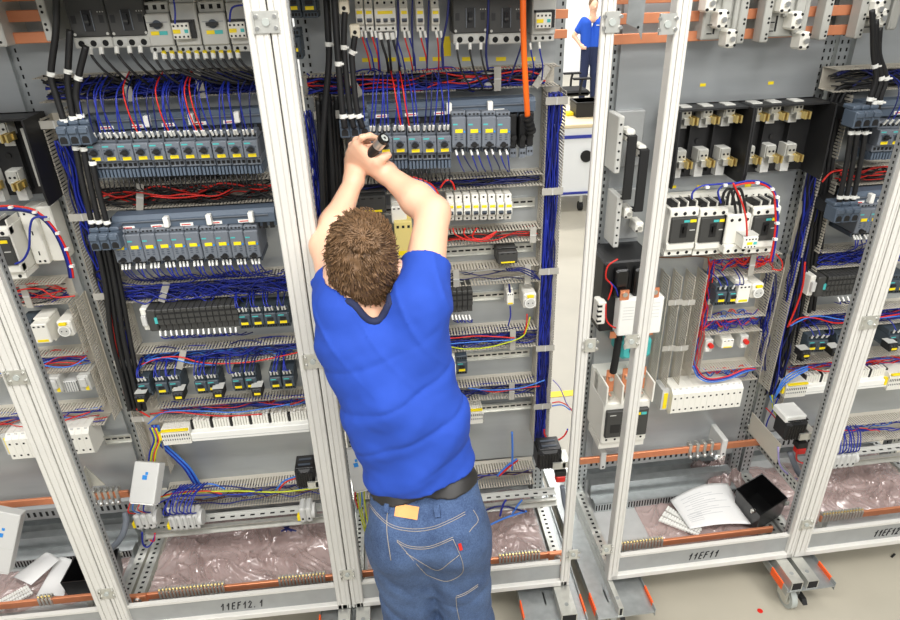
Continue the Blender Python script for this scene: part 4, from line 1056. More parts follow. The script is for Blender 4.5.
# plug at the end of the orange cable and the empty black adapters
for i, (px, py) in enumerate(((514.5, 132), (524, 132), (531.5, 130))):
    p = P(px, py, 2.06); r = thing('bus_adapter', 'black empty bus adapter right of the four feeder starters, %s from left' % ORD[i], 'adapter', (p.x, 2.06, p.z - .06), 'black bus adapters')
    mb = MB(); mb.bev(p.x - .011, p.x + .011, 2.08, YP - .01, p.z - .055, p.z + .05, 'black', .003); mb.cyl((p.x, 2.064, p.z - .02), (p.x, 2.082, p.z - .02), .009, 'rubber', 12); mb.box(p.x - .010, p.x + .010, 2.076, 2.09, p.z - .085, p.z - .057, 'dev_slate'); holes(mb, (p.x - .004, p.x + .005), 2.076, p.z - .07, .005, .006); mb.build('adapter_body', r)
# ------------------------------------------------------------------ wires and cables
def wproto(name, label, pts, m, r, group, ends=(), n=5, res=4):
    """a wire about the origin of its lower end, copied for every terminal"""
    o = proto(name, label, 'wire', group)
    pp = smooth_path([Vector(p) for p in pts], res)
    mb = MB(); mb.tube(pp, r, m, n, raw=True); mb.build('insulation', o)
    for e in ends:
        a = pp[0] if e == 0 else pp[-1]; b = pp[2] if e == 0 else pp[-3]; t = (b - a).normalized()
        mb = MB(); mb.cyl(a, a + t * .019, r * 1.75, 'white_plastic', 6); mb.build('ferrule_sleeve', o)
    return o
def strew(protos, spots, label, group, pick=None):
    rnd = random.Random(len(label) * 13)
    for i, q in enumerate(spots):
        f = protos[pick(i) if pick else rnd.randrange(len(protos))]
        if '_used' in f: dup(f, q, rnd.uniform(-.12, .12), label, group)
        else: put(f, q, 0, label, group); f['_used'] = 1
    for f in protos:
        if '_used' not in f:
            bpy.data.objects.remove(f, do_unlink=True) if not f.children else [bpy.data.objects.remove(c, do_unlink=True) for c in list(f.children)] + [bpy.data.objects.remove(f, do_unlink=True)]
def up_set(h, cols=('blue', 'blue', 'blue', 'blue', 'blue_dark'), g='x', dy=.10):
    out = []
    for i, c in enumerate(cols):
        w = (-.010, .012, .003, -.004, .008)[i % 5]
        out.append(wproto('control_wire', 'x', [(0, 0, 0), (w * .3, -.010, .02), (w, -.020, h * .45), (w * 1.6, 0, h * .8), (w * 2.2, dy, h)], c, .0021, g, (0,)))
    return out
section('L')
g = 'blue wires with white sleeves above the upper starters of 11EF12.1'
strew(up_set(.16), [q + Vector((dx, .008, .050)) for i, q in enumerate(b1) for dx in ((-.014, .004, .012) if i % 2 else (-.014, -.003, .012))], 'blue wire with white sleeve on top of a starter in the upper row', g)
reds = [b1[3] + Vector((.006, .006, .050)), b1[5] + Vector((.004, .006, .05)), b1[7] + Vector((-.006, .006, .05)), b1[7] + Vector((.008, .006, .05))]
strew(up_set(.17, ('red',)), reds, 'red wire with white sleeve above the upper starters of 11EF12.1', 'red wires above the upper starters of 11EF12.1')
strew(up_set(.155), [q + Vector((dx, .008, .050)) for q in c1 for dx in (-.014, .002, .013)], 'blue wire with white sleeve on a motor starter beside the torch', 'blue wires with white sleeves beside the torch')
strew(up_set(.165, ('red',)), [c1[2] + Vector((.009, .004, .05)), c1[3] + Vector((-.012, .004, .05))], 'red wire among the blue ones above the starters beside the torch', 'red wires beside the torch')
dn = [wproto('load_wire', 'x', [(0, 0, 0), (.002, -.008, -.012), (.004 * s, .0, -.035), (.008 * s, .06, -.06)], 'black', .0022, 'g', ()) for s in (-1, 1.5, .3)]
strew(dn, [q + Vector((dx, .012, -.074)) for q in b1 for dx in (-.014, .0, .014)], 'short black wire under the upper starter row of cabinet 11EF12.1', 'black wires under the upper starters of 11EF12.1')
dn = [wproto('load_wire', 'x', [(0, 0, 0), (.002, -.008, -.012), (.004 * s, .0, -.035), (.008 * s, .06, -.06)], 'black', .0022, 'g', ()) for s in (-1, 1.5, .3)]
strew(dn, [q + Vector((dx, .012, -.074)) for q in c1 for dx in (-.014, .0, .014)], 'short black wire under the starters beside the torch', 'black wires under the starters beside the torch')
def down_set(h, cols=('blue', 'blue', 'blue_dark')):
    return [wproto('control_wire', 'x', [(0, 0, 0), (.004, -.012, -.016), (.010 + .006 * i, -.004, -h * .6), (.022 + .01 * i, .05, -h)], c, .0021, 'g', (0,)) for i, c in enumerate(cols)]
strew(down_set(.085), [q + Vector((dx, .014, -.062)) for q in b2 for dx in (-.013, -.002, .010)], 'blue wire with white sleeve under a feeder starter of cabinet 11EF12.1', 'blue wires under the feeder starters of 11EF12.1')
strew(down_set(.085), [q + Vector((dx, .014, -.062)) for q in c2 for dx in (-.010, .010)], 'blue wire with white sleeve under the four feeder starters near the torch', 'blue wires under the four feeder starters near the torch')
cpos = lambda pts: [P(a, b, 2.10) - Vector((0, 0, -.013)) for a, b in pts]
strew(up_set(.062, dy=.06), [q + Vector((dx, .004, .034)) for q in cpos([(162.5, 391), (176, 389.9), (201.5, 389.6), (213.8, 388.6), (238.7, 387), (251.5, 385.8), (276, 385.6), (288.9, 384.6), (145, 392)]) for dx in (-.012, .0, .012)], 'blue wire with white sleeve on contactors above the beige terminals', 'blue wires on the contactors above the beige terminals')
strew(up_set(.062, dy=.06), [q + Vector((dx, .004, .034)) for q in cpos([(245, 323.6), (258.2, 323), (271, 322.3), (283.6, 321.6)]) for dx in (-.012, .002, .012)], 'blue wire with white sleeve on the contactors right of the black controller', 'blue wires on the contactors right of the controller')
strew(down_set(.05), [P(160 + 5.4 * i, 331 - .25 * i, 2.095) for i in range(15)], 'blue wire plugged in under the black controller of cabinet 11EF12.1', 'blue wires under the controller of 11EF12.1')
strew(down_set(.05), [P(452 + 3.4 * i, 315, 2.105) for i in range(6)], 'blue wire plugged in under the controller beside the sleeve', 'blue wires under the controller beside the sleeve')
section('R')
strew(up_set(.155), [q + Vector((dx, .008, .050)) for q in e1 for dx in (-.012, .010)], 'blue wire with white sleeve on the uppermost right edge starters', 'blue wires on the uppermost right edge starters')
strew(down_set(.085), [q + Vector((dx, .014, -.062)) for q in e2 for dx in (-.013, -.002, .010)], 'blue wire with white sleeve under the feeder starters at the right edge', 'blue wires under the right edge feeder starters')
strew(up_set(.055, dy=.06), [q + Vector((dx, .004, .034)) for q in cpos([(812, 348.5), (822, 348), (841, 347), (851, 346.4), (893, 343), (903, 342.5)]) for dx in (-.010, .010)], 'blue wire with white sleeve on a contactor of the right edge cabinet', 'blue wires on the right edge contactors')
strew(up_set(.055, dy=.06), [q + Vector((dx, .004, .034)) for q in cpos([(721, 300.6), (733.4, 300)]) for dx in (-.010, .010)], 'blue wire with white sleeve on the contactors of the upper relay bay', 'blue wires on the relay bay contactors')
strew(down_set(.05), [P(838 + 4.6 * i, 297 - .3 * i, 2.095) for i in range(7)], 'blue wire plugged in under the controller of the right edge cabinet', 'blue wires under the right edge controller')
section('L')
# black wires from the light breakers, the big breakers, the miniature breakers
g = 'black wires with white sleeves under the light grey breakers'
bw = [wproto('load_wire', 'x', [(0, 0, 0), (.006, -.008, -.02), (.03, -.004, -.05), (.09 + .02 * k, .02, -.085), (.13 + .02 * k, .04, -.095)], 'black', .0042, g, (0,)) for k in range(2)]
strew(bw, [P(163.5 + 8.2 * i, 53 - .1 * i, 2.075) for i in range(10)], 'black wire with white sleeve curving down from the light grey breakers', g)
yl = MB()
ys = proto('marker_sleeve', 'x', 'marker', 'yellow marker sleeves'); mb = MB(); mb.cyl((0, 0, 0), (0, .004, -.012), .0065, 'yellow', 8); mb.build('sleeve', ys)
for i in range(10):
    q = P(163.5 + 8.2 * i, 51.5 - .1 * i, 2.072)
    (put if i == 0 else dup)(ys, q, 0, 'small yellow sleeve on a wire end under the light grey breakers', 'yellow marker sleeves')
g = 'thin black wires under the big dark breakers of 11EF12.1'
bw = [wproto('load_wire', 'x', [(0, 0, 0), (.004, -.008, -.025), (.03, .0, -.07), (.05 + .02 * k, .04, -.11)], 'black', .0040, g, (0,)) for k in range(2)]
strew(bw, [P(a, b, 2.07) for a, b in ((90, 48), (101, 47.5), (116.5, 47), (129, 46.5), (140, 46.2), (155, 53))], 'black wire with white sleeve under the big dark breakers of cabinet 11EF12.1', g)
g = 'thin black wires beside the orange cable'
bw = [wproto('load_wire', 'x', [(0, 0, 0), (.0, -.010, -.03), (.012, -.012, -.08), (.02 + .02 * k, .03, -.135), (.0, .05, -.14)], 'black', .0030, g, (0,)) for k in range(2)]
strew(bw, [P(a, b, 2.065) for a, b in ((457, 43), (470, 43), (481, 43))], 'black wire with white sleeve under the big breaker beside the orange cable', g)
for (c, pts, lab, g) in (('red', ((361, 30), (371, 30), (404, 31), (420, 31), (436, 31)), 'red wire with white sleeve under the miniature breakers', 'red wires under the miniature breakers'),
                    ('blue', ((365, 31), (375, 31), (408.5, 31), (424.5, 31), (440.5, 31), (396, 31), (539, 42), (530, 43)), 'blue wire with white sleeve under the breakers of the middle cabinet', 'blue wires under the miniature breakers'),
                    ('black', ((380, 33), (386.5, 33), (392, 33)), 'black wire with yellow sleeve under the three-pole breaker', 'black wires under the three-pole breaker')):
    ww = [wproto('control_wire', 'x', [(0, 0, 0), (.004, -.006, -.03), (.014 * s, .0, -.07), (.018 * s, .04, -.115)], c, .0042 if c == 'black' else .0024, g, (0,)) for s in (1, .4)]
    strew(ww, [P(a, b, 2.09) for a, b in pts], lab, g)
for i, pts in enumerate((((382, -8), (447, 20), (443, 50), (443, 70)), ((396, 30), (399, 50), (402, 68)), ((448, -5), (446, 22), (441, 44), (442, 66)), ((488, -6), (487, 20), (486, 50), (487, 70), (490, 80)), ((518, 30), (520, 48), (516, 62), (506, 86)), ((535, 0), (539, 10)), ((172, -4), (174, 12), (175, 24)), ((177, 0), (176, 14), (178, 24)))):
    pass
for i, (pts, lab) in enumerate(((((449, -5), (447, 20), (442, 46), (443, 69)), 'dark blue wire running down left of the big dark breakers'), (((488.5, -6), (488, 20), (486, 52), (488, 70)), 'blue wire running down between the two big dark breakers'), (((523, 40), (518, 56), (508, 84)), 'blue wires crossing behind the orange cable'), (((398, 0), (398, 30), (397, 52), (401, 67)), 'blue wire between the breaker group and the lone breakers'), (((412.5, 0), (412, 30), (414, 66)), 'dark blue wire right of the first lone breaker'), (((429, 0), (428, 34), (427, 68)), 'dark blue wire right of the middle lone breaker'), (((173, -4), (175, 10), (175, 24)), 'blue wire looped over the first light grey contactor'), (((243, 5), (232, 8), (229.5, 22)), 'blue wire looped over the second light grey contactor'))):
    wire(lab, [P(a, b, 2.045 if i < 6 else 2.03) for a, b in pts], 'blue_dark' if i < 6 else 'blue', .0034 if i in (0, 1) else .0026, n=6)
# thick black cables
def kab(label, pts, Y, r=.0085, bands=(), m='black', name='power_cable', group=None, cat='cable'):
    return cable(label, [P(a, b, Y if not isinstance(Y, (list, tuple)) else Y[i]) for i, (a, b) in enumerate(pts)], r, m, name, cat, group, bands)
G = 'thick black cables at the left of 11EF12.1'
kab('thick black cable, upper left of 11EF12.1, left one of three', [(56, -10), (56, 30), (51, 74), (56, 95), (63, 118), (66, 132)], 2.03, .0092, (.42, .84), group=G)
kab('thick black cable, upper left of 11EF12.1, middle one of three', [(70, 30), (68.5, 60), (67.7, 81), (70, 100), (73, 118), (75, 132)], 2.03, .0092, (.3, .82), group=G)
kab('thick black cable, upper left of 11EF12.1, right one of three', [(86, 46), (80, 70), (76, 92), (78, 106), (81, 118), (84, 132)], 2.03, .0092, (.28, .78), group=G)
for i, (a, b) in enumerate((((75, 144), (95, 236)), ((83, 145), (102, 236)), ((92, 160), (110, 234)))):
    kab('thick black cable between the feed terminals of 11EF12.1, %s of three' % ORD[i], [a, ((a[0] * .6 + b[0] * .4) - 1, a[1] * .6 + b[1] * .4), b], 2.03, .0085, (.1, .9), group=G)
for i in range(4):
    x = 100 + i * 5
    kab('black cable low in the left duct of 11EF12.1, %s from the left' % ORD[i], [(x - 2, 248), (x + 6, 290), (x + 12 + i, 340), (x + 24, 385), (x + 30, 410)], 2.10 + .012 * (i % 2), .0085, (), group=G)
G = 'thick black cables left of the man\'s hands'
kab('black cable with white bands left of the hands, first from left', [(334, -8), (336, 25), (338, 56), (342, 106), (345, 128)], 2.02, .0095, (.55, .85), group=G)
kab('black cable with white bands left of the hands, middle with lug', [(345, 12), (344, 34), (344.5, 57), (349.5, 106), (354, 128)], 2.02, .0085, (.45, .85), group=G)
kab('black cable with white bands left of the hands, right with lug', [(355, 36), (353, 50), (352, 60), (356.5, 106), (363, 128)], 2.02, .0085, (.35, .85), group=G)
kab('thick black cable at the far left of the black cable group', [(326, -8), (328, 30), (329, 60), (325, 110), (322, 170), (326, 260)], 2.06, .0095, (.3,), group=G)
for i, (px, py) in enumerate(((344, 8), (355, 32))):
    p = P(px, py, 2.03); r = thing('cable_lug_terminal', 'pale lug on top of the %s black cable left of the breakers' % ('higher', 'lower')[i], 'terminal', p, 'pale terminal lugs')
    mb = MB(); mb.bev(p.x - .014, p.x + .014, 2.02, 2.06, p.z - .016, p.z + .02, 'beige', .003); mb.cyl((p.x, 2.0185, p.z), (p.x, 2.022, p.z), .0055, 'hole', 10); mb.build('lug_body', r)
for i in range(6):
    x = 320 + i * 3.5
    kab('black cable in the duct left of the man\'s arms, %s from left' % ORD[i], [(x - 2, 100 - 6 * (i % 2)), (x + 1, 150), (x + 4, 210), (x + 9, 290), (x + 16, 360)], 2.12 + .015 * (i % 3), .0085, (), group='black cables packed in the duct left of the arms')
section('R')
G = 'thick black cables of the right edge cabinet'
for i, pts in enumerate((((872, 10), (873, 32), (873.5, 54), (876, 77), (871, 96), (866, 112)), ((876, 20), (876, 54), (881, 78), (876, 96), (872, 112)), ((880, 28), (879, 54), (886, 78), (881, 96), (877, 112)))):
    kab('thick black cable above the uppermost right edge feed terminal, %s from left' % ORD[i], pts, 2.03, .0085, (.5, .85), group=G)
for i, (a, b) in enumerate((((852, 128), (838, 207)), ((858, 128), (844.5, 207)), ((866, 128), (851.5, 207)))):
    kab('thick black cable between the two right edge feed terminals, %s from left' % ORD[i], [a, ((a[0] + b[0]) / 2 + .8, (a[1] + b[1]) / 2), b], 2.03, .0085, (.12, .88), group=G)
for i in range(4):
    x = 833 + i * 4
    kab('black cable bending into the left right-edge duct, %s of four' % ORD[i], [(872 + 4 * i, 86 + i), (858, 84 + 2 * i), (x + 2, 92 + 2 * i), (x - 7, 130), (x - 18, 200), (x - 30, 300), (x - 40, 365)], 2.165 + .012 * (i % 2), .0075, (), group=G)
section('L')
kab('bright orange cable hanging down past the big dark breakers', [(523, -12), (523.2, 20), (524, 53), (526, 90), (527.5, 116)], (1.98, 1.98, 1.985, 2.0, 2.03), .0088, (), 'orange_cable')
p = P(531, 124, 2.03); r = thing('cable_plug', 'black ribbed plug at the lower end of the orange cable', 'plug', p)
mb = MB(); mb.cyl((p.x - .012, 2.03, p.z + .026), (p.x + .008, 2.05, p.z - .03), .013, 'rubber', 12)
for k in range(4): mb.cyl((p.x - .012 + k * .005, 2.03 + k * .005, p.z + .022 - k * .014), (p.x - .010 + k * .005, 2.032 + k * .005, p.z + .016 - k * .014), .016, 'black', 12)
mb.build('plug_body', r)
# wire bundles in the ducts
def dz(x0, x1, zt, zb, label, n, mats, loose=.004, r=.0021, y=.022, k=10, yc=2.172):
    z = (zt + zb) / 2; bundle(label, (x0, yc, z), (x1, yc, z), ((zt - zb) / 2 - .004, y), n, mats, r, k=k, loose=loose)
BL = ['blue', 'blue', 'blue', 'blue_dark', 'blue_dark']
BK = ['black', 'black', 'black', 'black', 'blue_dark']
dz(-1.0, -.30, 2.132, 2.064, 'black and blue wires filling the top duct of 11EF12.1', 30, BK + ['blue'], r=.0034)
dz(-.72, -.30, 2.132, 2.064, 'dark blue wire tangle at the right of the top duct of 11EF12.1', 26, BL, yc=2.155)
dz(-.94, -.29, 1.798, 1.722, 'black and red wires in the duct under the upper starters', 22, ['black', 'black', 'black', 'red'], r=.0030)
dz(-.94, -.29, 1.454, 1.388, 'blue wire loops filling the duct above the black controller', 60, BL, loose=.012, yc=2.162, y=.028)
dz(-.94, -.29, 1.181, 1.111, 'blue wires in the duct below the black controller', 34, BL + ['blue_light'], loose=.006)
dz(-.93, -.29, .938, .878, 'blue wires in the duct just above the beige terminals', 22, BL + ['blue_light', 'red'], loose=.004)
dz(-.98, -.29, .505, .42, 'mixed wires lying in the low duct of 11EF12.1', 12, ['blue', 'blue_dark', 'brown_wire', 'blue_light'], loose=.003)
dz(-.23, .515, 2.104, 2.046, 'blue and black wires filling the top duct of the middle cabinet', 44, BL + ['black', 'black', 'red'], r=.0026, loose=.006)
dz(-.12, .51, 1.762, 1.724, 'blue wires in the duct behind the hands', 26, BL + ['black'], loose=.004)
dz(-.12, .51, 1.567, 1.523, 'black and red wires in the duct under the white breakers', 14, ['black', 'black', 'red', 'dev_slate_dark'])
dz(-.12, .51, 1.426, 1.363, 'few wires in the duct below the small relay', 5, ['grey_plastic', 'blue_dark'])
dz(-.12, .53, 1.162, 1.087, 'blue wires in the duct right of the sleeve', 34, BL + ['blue_dark'], loose=.004)
dz(-.12, .53, .921, .854, 'blue wires in the lowest duct right of the man\'s back', 18, BL, loose=.004)
dz(-.19, .53, .47, .396, 'few wires in the low duct right of the belt', 6, ['blue', 'brown_wire', 'blue_dark'])
dz(-1.9, -1.14, 1.476, 1.402, 'red and blue wires in the upper duct of the far left cabinet', 26, ['red', 'red', 'blue', 'blue_dark', 'black'], loose=.008)
dz(-1.9, -1.14, 1.197, 1.128, 'red and blue wires in the middle duct of the far left cabinet', 22, ['red', 'blue', 'blue', 'blue_light'], loose=.008)
dz(-1.9, -1.14, .958, .885, 'blue and red wires in the low duct of the far left cabinet', 10, ['red', 'blue', 'blue_light'], loose=.006)
def vz(x0, x1, zt, zb, label, n, mats, loose=.003, r=.0021, y=.022, yc=2.165, k=12):
    x = (x0 + x1) / 2; bundle(label, (x, yc, zt), (x, yc, zb), ((x1 - x0) / 2 - .006, y), n, mats, r, k=k, loose=loose)
vz(.524, .576, 2.02, .60, 'thick blue wire bundle in the right duct of the middle cabinet', 80, BL, r=.0025, y=.024, yc=2.168, loose=.0015)
vz(-.262, -.218, 2.0, .95, 'blue wire bundle between the left post pair and the duct wall', 40, BL, yc=2.16)
vz(-1.02, -.97, 1.95, 1.0, 'blue and black wires in the left duct of 11EF12.1', 34, BL + ['black', 'black', 'black'], r=.003)
vz(-.205, -.14, 1.98, .9, 'black wires deep in the duct left of the man\'s arms', 40, ['black'], r=.004, yc=2.185, y=.015)
section('R')
def rz(l, r_, label, n, mats, loose=.004, x1=None, yc=2.172, rr=.0021):
    a = P(l[0], l[1], YD); b = P(r_[0], r_[1], YD)
    bundle(label, (a.x, yc, a.z), (b.x if x1 is None else x1, yc, a.z), (.026, .022), n, mats, rr, k=10, loose=loose)
rz((716, 266), (776, 264), 'red and blue wires in the duct above the upper relay bay', 20, ['red', 'red', 'red', 'blue'], .008)
rz((705, 326), (762, 324), 'red and blue loops in the duct between the relay bays', 22, ['red', 'blue', 'blue_light', 'blue'], .010)
rz((698, 378), (758, 375), 'blue and red wires in the duct above the white terminal block', 8, ['blue_light', 'blue', 'red'], .006)
rz((838, 80), (900, 80), 'black wires in the topmost right edge duct', 22, BK, x1=2.3, rr=.003)
rz((842, 177), (900, 177), 'red and black wires in the right edge duct between the starter rows', 20, ['black', 'black', 'red', 'black'], x1=2.3, rr=.003)
rz((820, 261), (900, 258), 'blue loops in the right edge duct above the controller', 46, BL, .012, x1=2.3)
rz((804, 324), (900, 320), 'blue and red wires in the right edge duct below the controller', 34, BL + ['blue_light', 'red'], .006, x1=2.3)
rz((793, 374), (900, 370), 'blue wires above the beige terminals at the right edge', 10, ['blue', 'blue_light', 'red'], .004, x1=2.3)
rz((828, 437), (900, 434), 'blue and red wires in the low right edge duct', 10, ['blue', 'blue_light', 'red', 'blue'], .003, x1=2.3)
def rv(top, bot, label, n, mats, r=.0024, w=.02, yc=2.17):
    a = P(top[0], top[1], YD); b = P(bot[0], bot[1], YD)
    bundle(label, (a.x, yc, a.z), (b.x, yc, b.z), (w, .022), n, mats, r, k=10, loose=.003)
rv((826, 150), (778, 400), 'black and blue wires in the left duct of the right edge cabinet', 40, BL + ['black'] * 5, .003, .024)
rv((776, 275), (764, 372), 'dark blue wires right of the relay bays', 16, ['blue_dark', 'blue', 'blue_dark'], .0022, .014)
rv((714, 262), (696, 372), 'red and blue wires left of the relay bays', 12, ['red', 'blue', 'blue_light', 'red'], .0024, .012)
section('L')
# single conspicuous wires
def W(label, pts, m, Y=2.12, r=.0026, group=None, name='control_wire'):
    return wire(label, [P(a, b, Y) for a, b in pts], m, r, group, n=6, name=name)
W('long red wire in the duct below the controller of 11EF12.1', [(140, 365), (160, 358), (180, 357), (205, 363), (250, 362), (300, 352)], 'red', 2.135)
W('light blue wire beside the long red one below the controller', [(136, 372), (150, 360), (168, 358), (190, 363), (215, 365)], 'blue_light', 2.135)
W('red wire in the duct under the upper starters', [(98, 200), (112, 193), (135, 192), (165, 196), (185, 194), (215, 196), (233, 188)], 'red', 2.125)
W('orange red wire curling in the duct under the upper starters', [(150, 196), (175, 198), (205, 195)], 'red', 2.125)
W('red wire running down the black cables at the left of 11EF12.1', [(102, 262), (108, 300), (117, 350), (124, 392), (131, 405), (150, 417)], 'red', 2.11, .0032)
W('red wire in the low right part of the terminals duct', [(150, 414), (175, 412), (220, 416), (262, 414)], 'red', 2.135)
W('light blue wire above the beige terminals', [(148, 424), (165, 412), (200, 411), (240, 412), (290, 404)], 'blue_light', 2.135)
W('red wire right of the man\'s sleeve', [(430, 339), (455, 338), (480, 336), (515, 338)], 'red', 2.13)
W('light blue wire right of the man\'s sleeve', [(430, 346), (460, 343), (490, 341), (512, 340), (521, 338)], 'blue_light', 2.125)
W('green and yellow wire right of the man\'s sleeve', [(430, 344), (446, 346), (466, 349), (490, 347), (520, 338), (527, 328), (530, 317)], 'green_yellow', 2.12)
W('red wire below the round socket of the middle cabinet', [(527, 314), (526.5, 325), (524, 334)], 'red', 2.12)
W('blue wires below the small black and white relay', [(510, 306), (510.5, 316), (508, 326)], 'blue', 2.125)
W('blue wires above the small black and white relay', [(509, 284), (510, 292), (510.5, 296)], 'blue_dark', 2.125, .004)
for i, dx in enumerate((0, 3, 6)):
    W('red wire loop below the white breaker row, %s from the left' % ORD[i], [(453 + dx * 4, 228), (455 + dx * 3, 234), (468 + dx, 240 - dx * .3), (482 + dx, 239), (497, 231)], 'red', 2.125, group='red loops below the white breakers')
for i, c in enumerate(('red', 'blue_light', 'green_yellow', 'red')):
    W('coloured cable arching right of the forearm, %s one' % ('outermost red', 'light blue', 'green yellow', 'inner red')[i], [(404, 176 + i), (420, 179 + i * 1.2), (433 - i, 186 + i * 1.4), (440 - i * 1.6, 199), (443 - i * 2, 214)], c, 2.08, .0034)
W('small red loop right of the coloured cables', [(440, 188), (446, 180.5), (452, 182), (455, 190)], 'red', 2.08, .003)
for i, dx in enumerate((0, 2.5, 5)):
    W('blue wire curling over the rail of the small dark relay, %s' % ORD[i], [(506 + dx, 268), (509 + dx, 271), (520, 268 + dx * .6), (531, 271 + dx), (540, 280)], 'blue_dark', 2.11, group='blue wires under the small dark relay')
W('red and blue wire crossing the lower duct right of the back', [(478, 389), (495, 392), (515, 389), (540, 386)], 'red', 2.13)
W('light blue wire crossing the lower duct right of the back', [(468, 388), (490, 390), (520, 388), (545, 380)], 'blue_light', 2.125)
for i, (pts, c) in enumerate(((((553, 380), (560, 388), (566, 402), (571, 410)), 'violet'), (((552, 403), (560, 402), (568, 406), (573, 412)), 'red'), (((552, 406), (562, 405), (570, 410)), 'blue_light'))):
    W('%s wire sticking out of the middle cabinet into the gap' % ('violet', 'red', 'light blue')[i], pts, c, 2.12)
# far left cabinet loop with white ties
for i, (c, off) in enumerate((('red', 0), ('blue', 2.2), ('blue_dark', 4))):
    W('%s wire arching over the far left breaker with white ties' % ('red', 'blue', 'dark blue')[i], [(-10, 207 + off), (12, 206 + off), (34, 210 + off), (50 - off * .3, 223 + off * .6), (63 - off, 242), (71 - off, 264), (73.5 - off, 278)], c, 2.06, .0034)
W('blue wire looping down to the far left breaker', [(47, 217), (34, 218), (30, 228), (29, 248), (23, 260), (15, 264)], 'blue', 2.04, .0034)
for i, (px, py) in enumerate(((11, 206), (35, 211), (47, 218), (58, 232), (67, 248), (72, 265))):
    p = P(px, py + 1, 2.055); mb = MB(); mb.cb((p.x, p.y, p.z), (.012, .014, .007), 'white_plastic'); single(mb, 'cable_tie', 'white cable tie on the red and blue arch, %s from the left' % ORD[i], 'cable tie', 'white ties on the far left arch')
W('red wire sweeping through the upper duct of the far left cabinet', [(8, 297), (20, 290), (40, 289), (55, 297), (75, 296)], 'red', 2.12)
W('red wire bending in the low duct of the far left cabinet', [(52, 420), (62, 421), (75, 417), (90, 412)], 'red', 2.12)
W('light blue wire in the middle duct of the far left cabinet', [(38, 364), (55, 367), (72, 366), (86, 358)], 'blue_light', 2.12)
section('R')
for i, (c, off) in enumerate((('blue', 0), ('red', 2))):
    W('%s wire arching over the three white breakers' % ('blue', 'red')[i], [(733, 184 + off), (748, 181 + off), (763, 182.5 + off), (773, 190 + off), (777 - off, 203), (777.5 - off, 225), (775 - off, 246), (772 - off, 262)], c, 2.04, .0036)
W('blue wire arching left over the first white breaker', [(692, 199), (693, 192), (702, 186), (720, 184), (735, 183)], 'blue', 2.04, .0032)
W('blue wire looping between the first and second white breaker', [(721, 203), (718, 192), (724, 185), (735, 183)], 'blue', 2.04, .0032)
W('red wire running down over the tall white contactor', [(733, 183), (741, 200), (746, 218), (747, 236)], 'red', 2.0, .003)
for i, dx in enumerate((0, 5, 10)):
    W('black loop behind the tall white contactor, %s' % ORD[i], [(722 + dx, 205), (724 + dx, 193), (730 + dx, 189), (734 + dx, 200), (736 + dx, 214)], 'black', 2.06, .005, group='black loops behind the tall white contactor')
for i, (px, py) in enumerate(((707, 186), (725, 184), (757, 181.5), (772, 188), (777, 196), (778, 208), (777, 222), (775, 238))):
    p = P(px, py + 1, 2.035); mb = MB(); mb.cb((p.x, p.y, p.z), (.012, .014, .008), 'white_plastic'); single(mb, 'cable_tie', 'cable tie on wires arching over the white breakers, %s from left' % ORD[i], 'cable tie', 'white ties over the three white breakers')
W('red wire hanging in a loop right of the topmost relay duct', [(776, 254), (782, 262), (781, 270), (772, 269)], 'red', 2.10)
for i, (c, pts) in enumerate((('red', [(606, 304), (606, 318), (610, 325), (616, 328)]), ('red', [(618, 259), (608, 266), (606, 278), (612, 286), (608, 300)]), ('blue', [(610, 282), (616, 289), (618, 296)]))):
    W('%s wire beside the big black contactor, %s' % (c, ('lower', 'upper', 'short')[i]), pts, c, 2.02, .003)
W('dark red wire running right below the white breakers', [(655, 257), (675, 257.5), (695, 256), (712, 258)], 'brown_wire', 2.10, .003)
for i, (c, dy) in enumerate((('blue_light', 0), ('blue', 1.6), ('red', 3))):
    W('%s wire curving under the lower relay bay' % ('light blue', 'blue', 'red')[i], [(693 + dy, 366), (698 + dy, 377 - dy), (710, 382 - dy), (728, 379 - dy), (745, 372 - dy), (756, 369)], c, 2.115, .003)
for i, dy in enumerate((0, 3, 6)):
    W('light blue wire bending into the right edge terminals, %s' % ORD[i], [(776 - i, 393 + dy), (783, 380 + dy), (793, 372 + dy), (808, 366 + dy * .6)], 'blue_light', 2.10, .0032, group='light blue wires at the right edge terminals')
W('red wire in the right edge duct below the controller', [(787, 327), (800, 318), (815, 318), (835, 323), (856, 321), (900, 314)], 'red', 2.125, .003)
W('red wire running down the left duct of the right edge cabinet', [(805, 262), (803, 285), (797, 305), (788, 326)], 'red', 2.11, .0036)
W('light blue wire in the right edge duct below the controller', [(790, 326), (804, 319), (820, 316), (850, 320), (900, 316)], 'blue_light', 2.125, .003)
W('red wire in the right edge duct above the terminals', [(806, 366), (822, 371), (840, 371)], 'red', 2.125, .003)
W('orange red wire in the uppermost right edge duct', [(822, 182), (832, 172), (848, 170)], 'red', 2.11, .0036)
for i, (c, pts) in enumerate((('blue', [(778, 398), (772, 412), (768, 420), (765, 430)]), ('red', [(766, 408), (772, 414), (777, 420)]), ('green_yellow', [(772, 395), (773, 408), (778, 418)]), ('blue_light', [(770, 396), (776, 412), (784, 424)]))):
    W('%s wire below the left duct of the right edge cabinet' % ('blue', 'red', 'green yellow', 'light blue')[i], pts, c, 2.10, .003)
section('L')
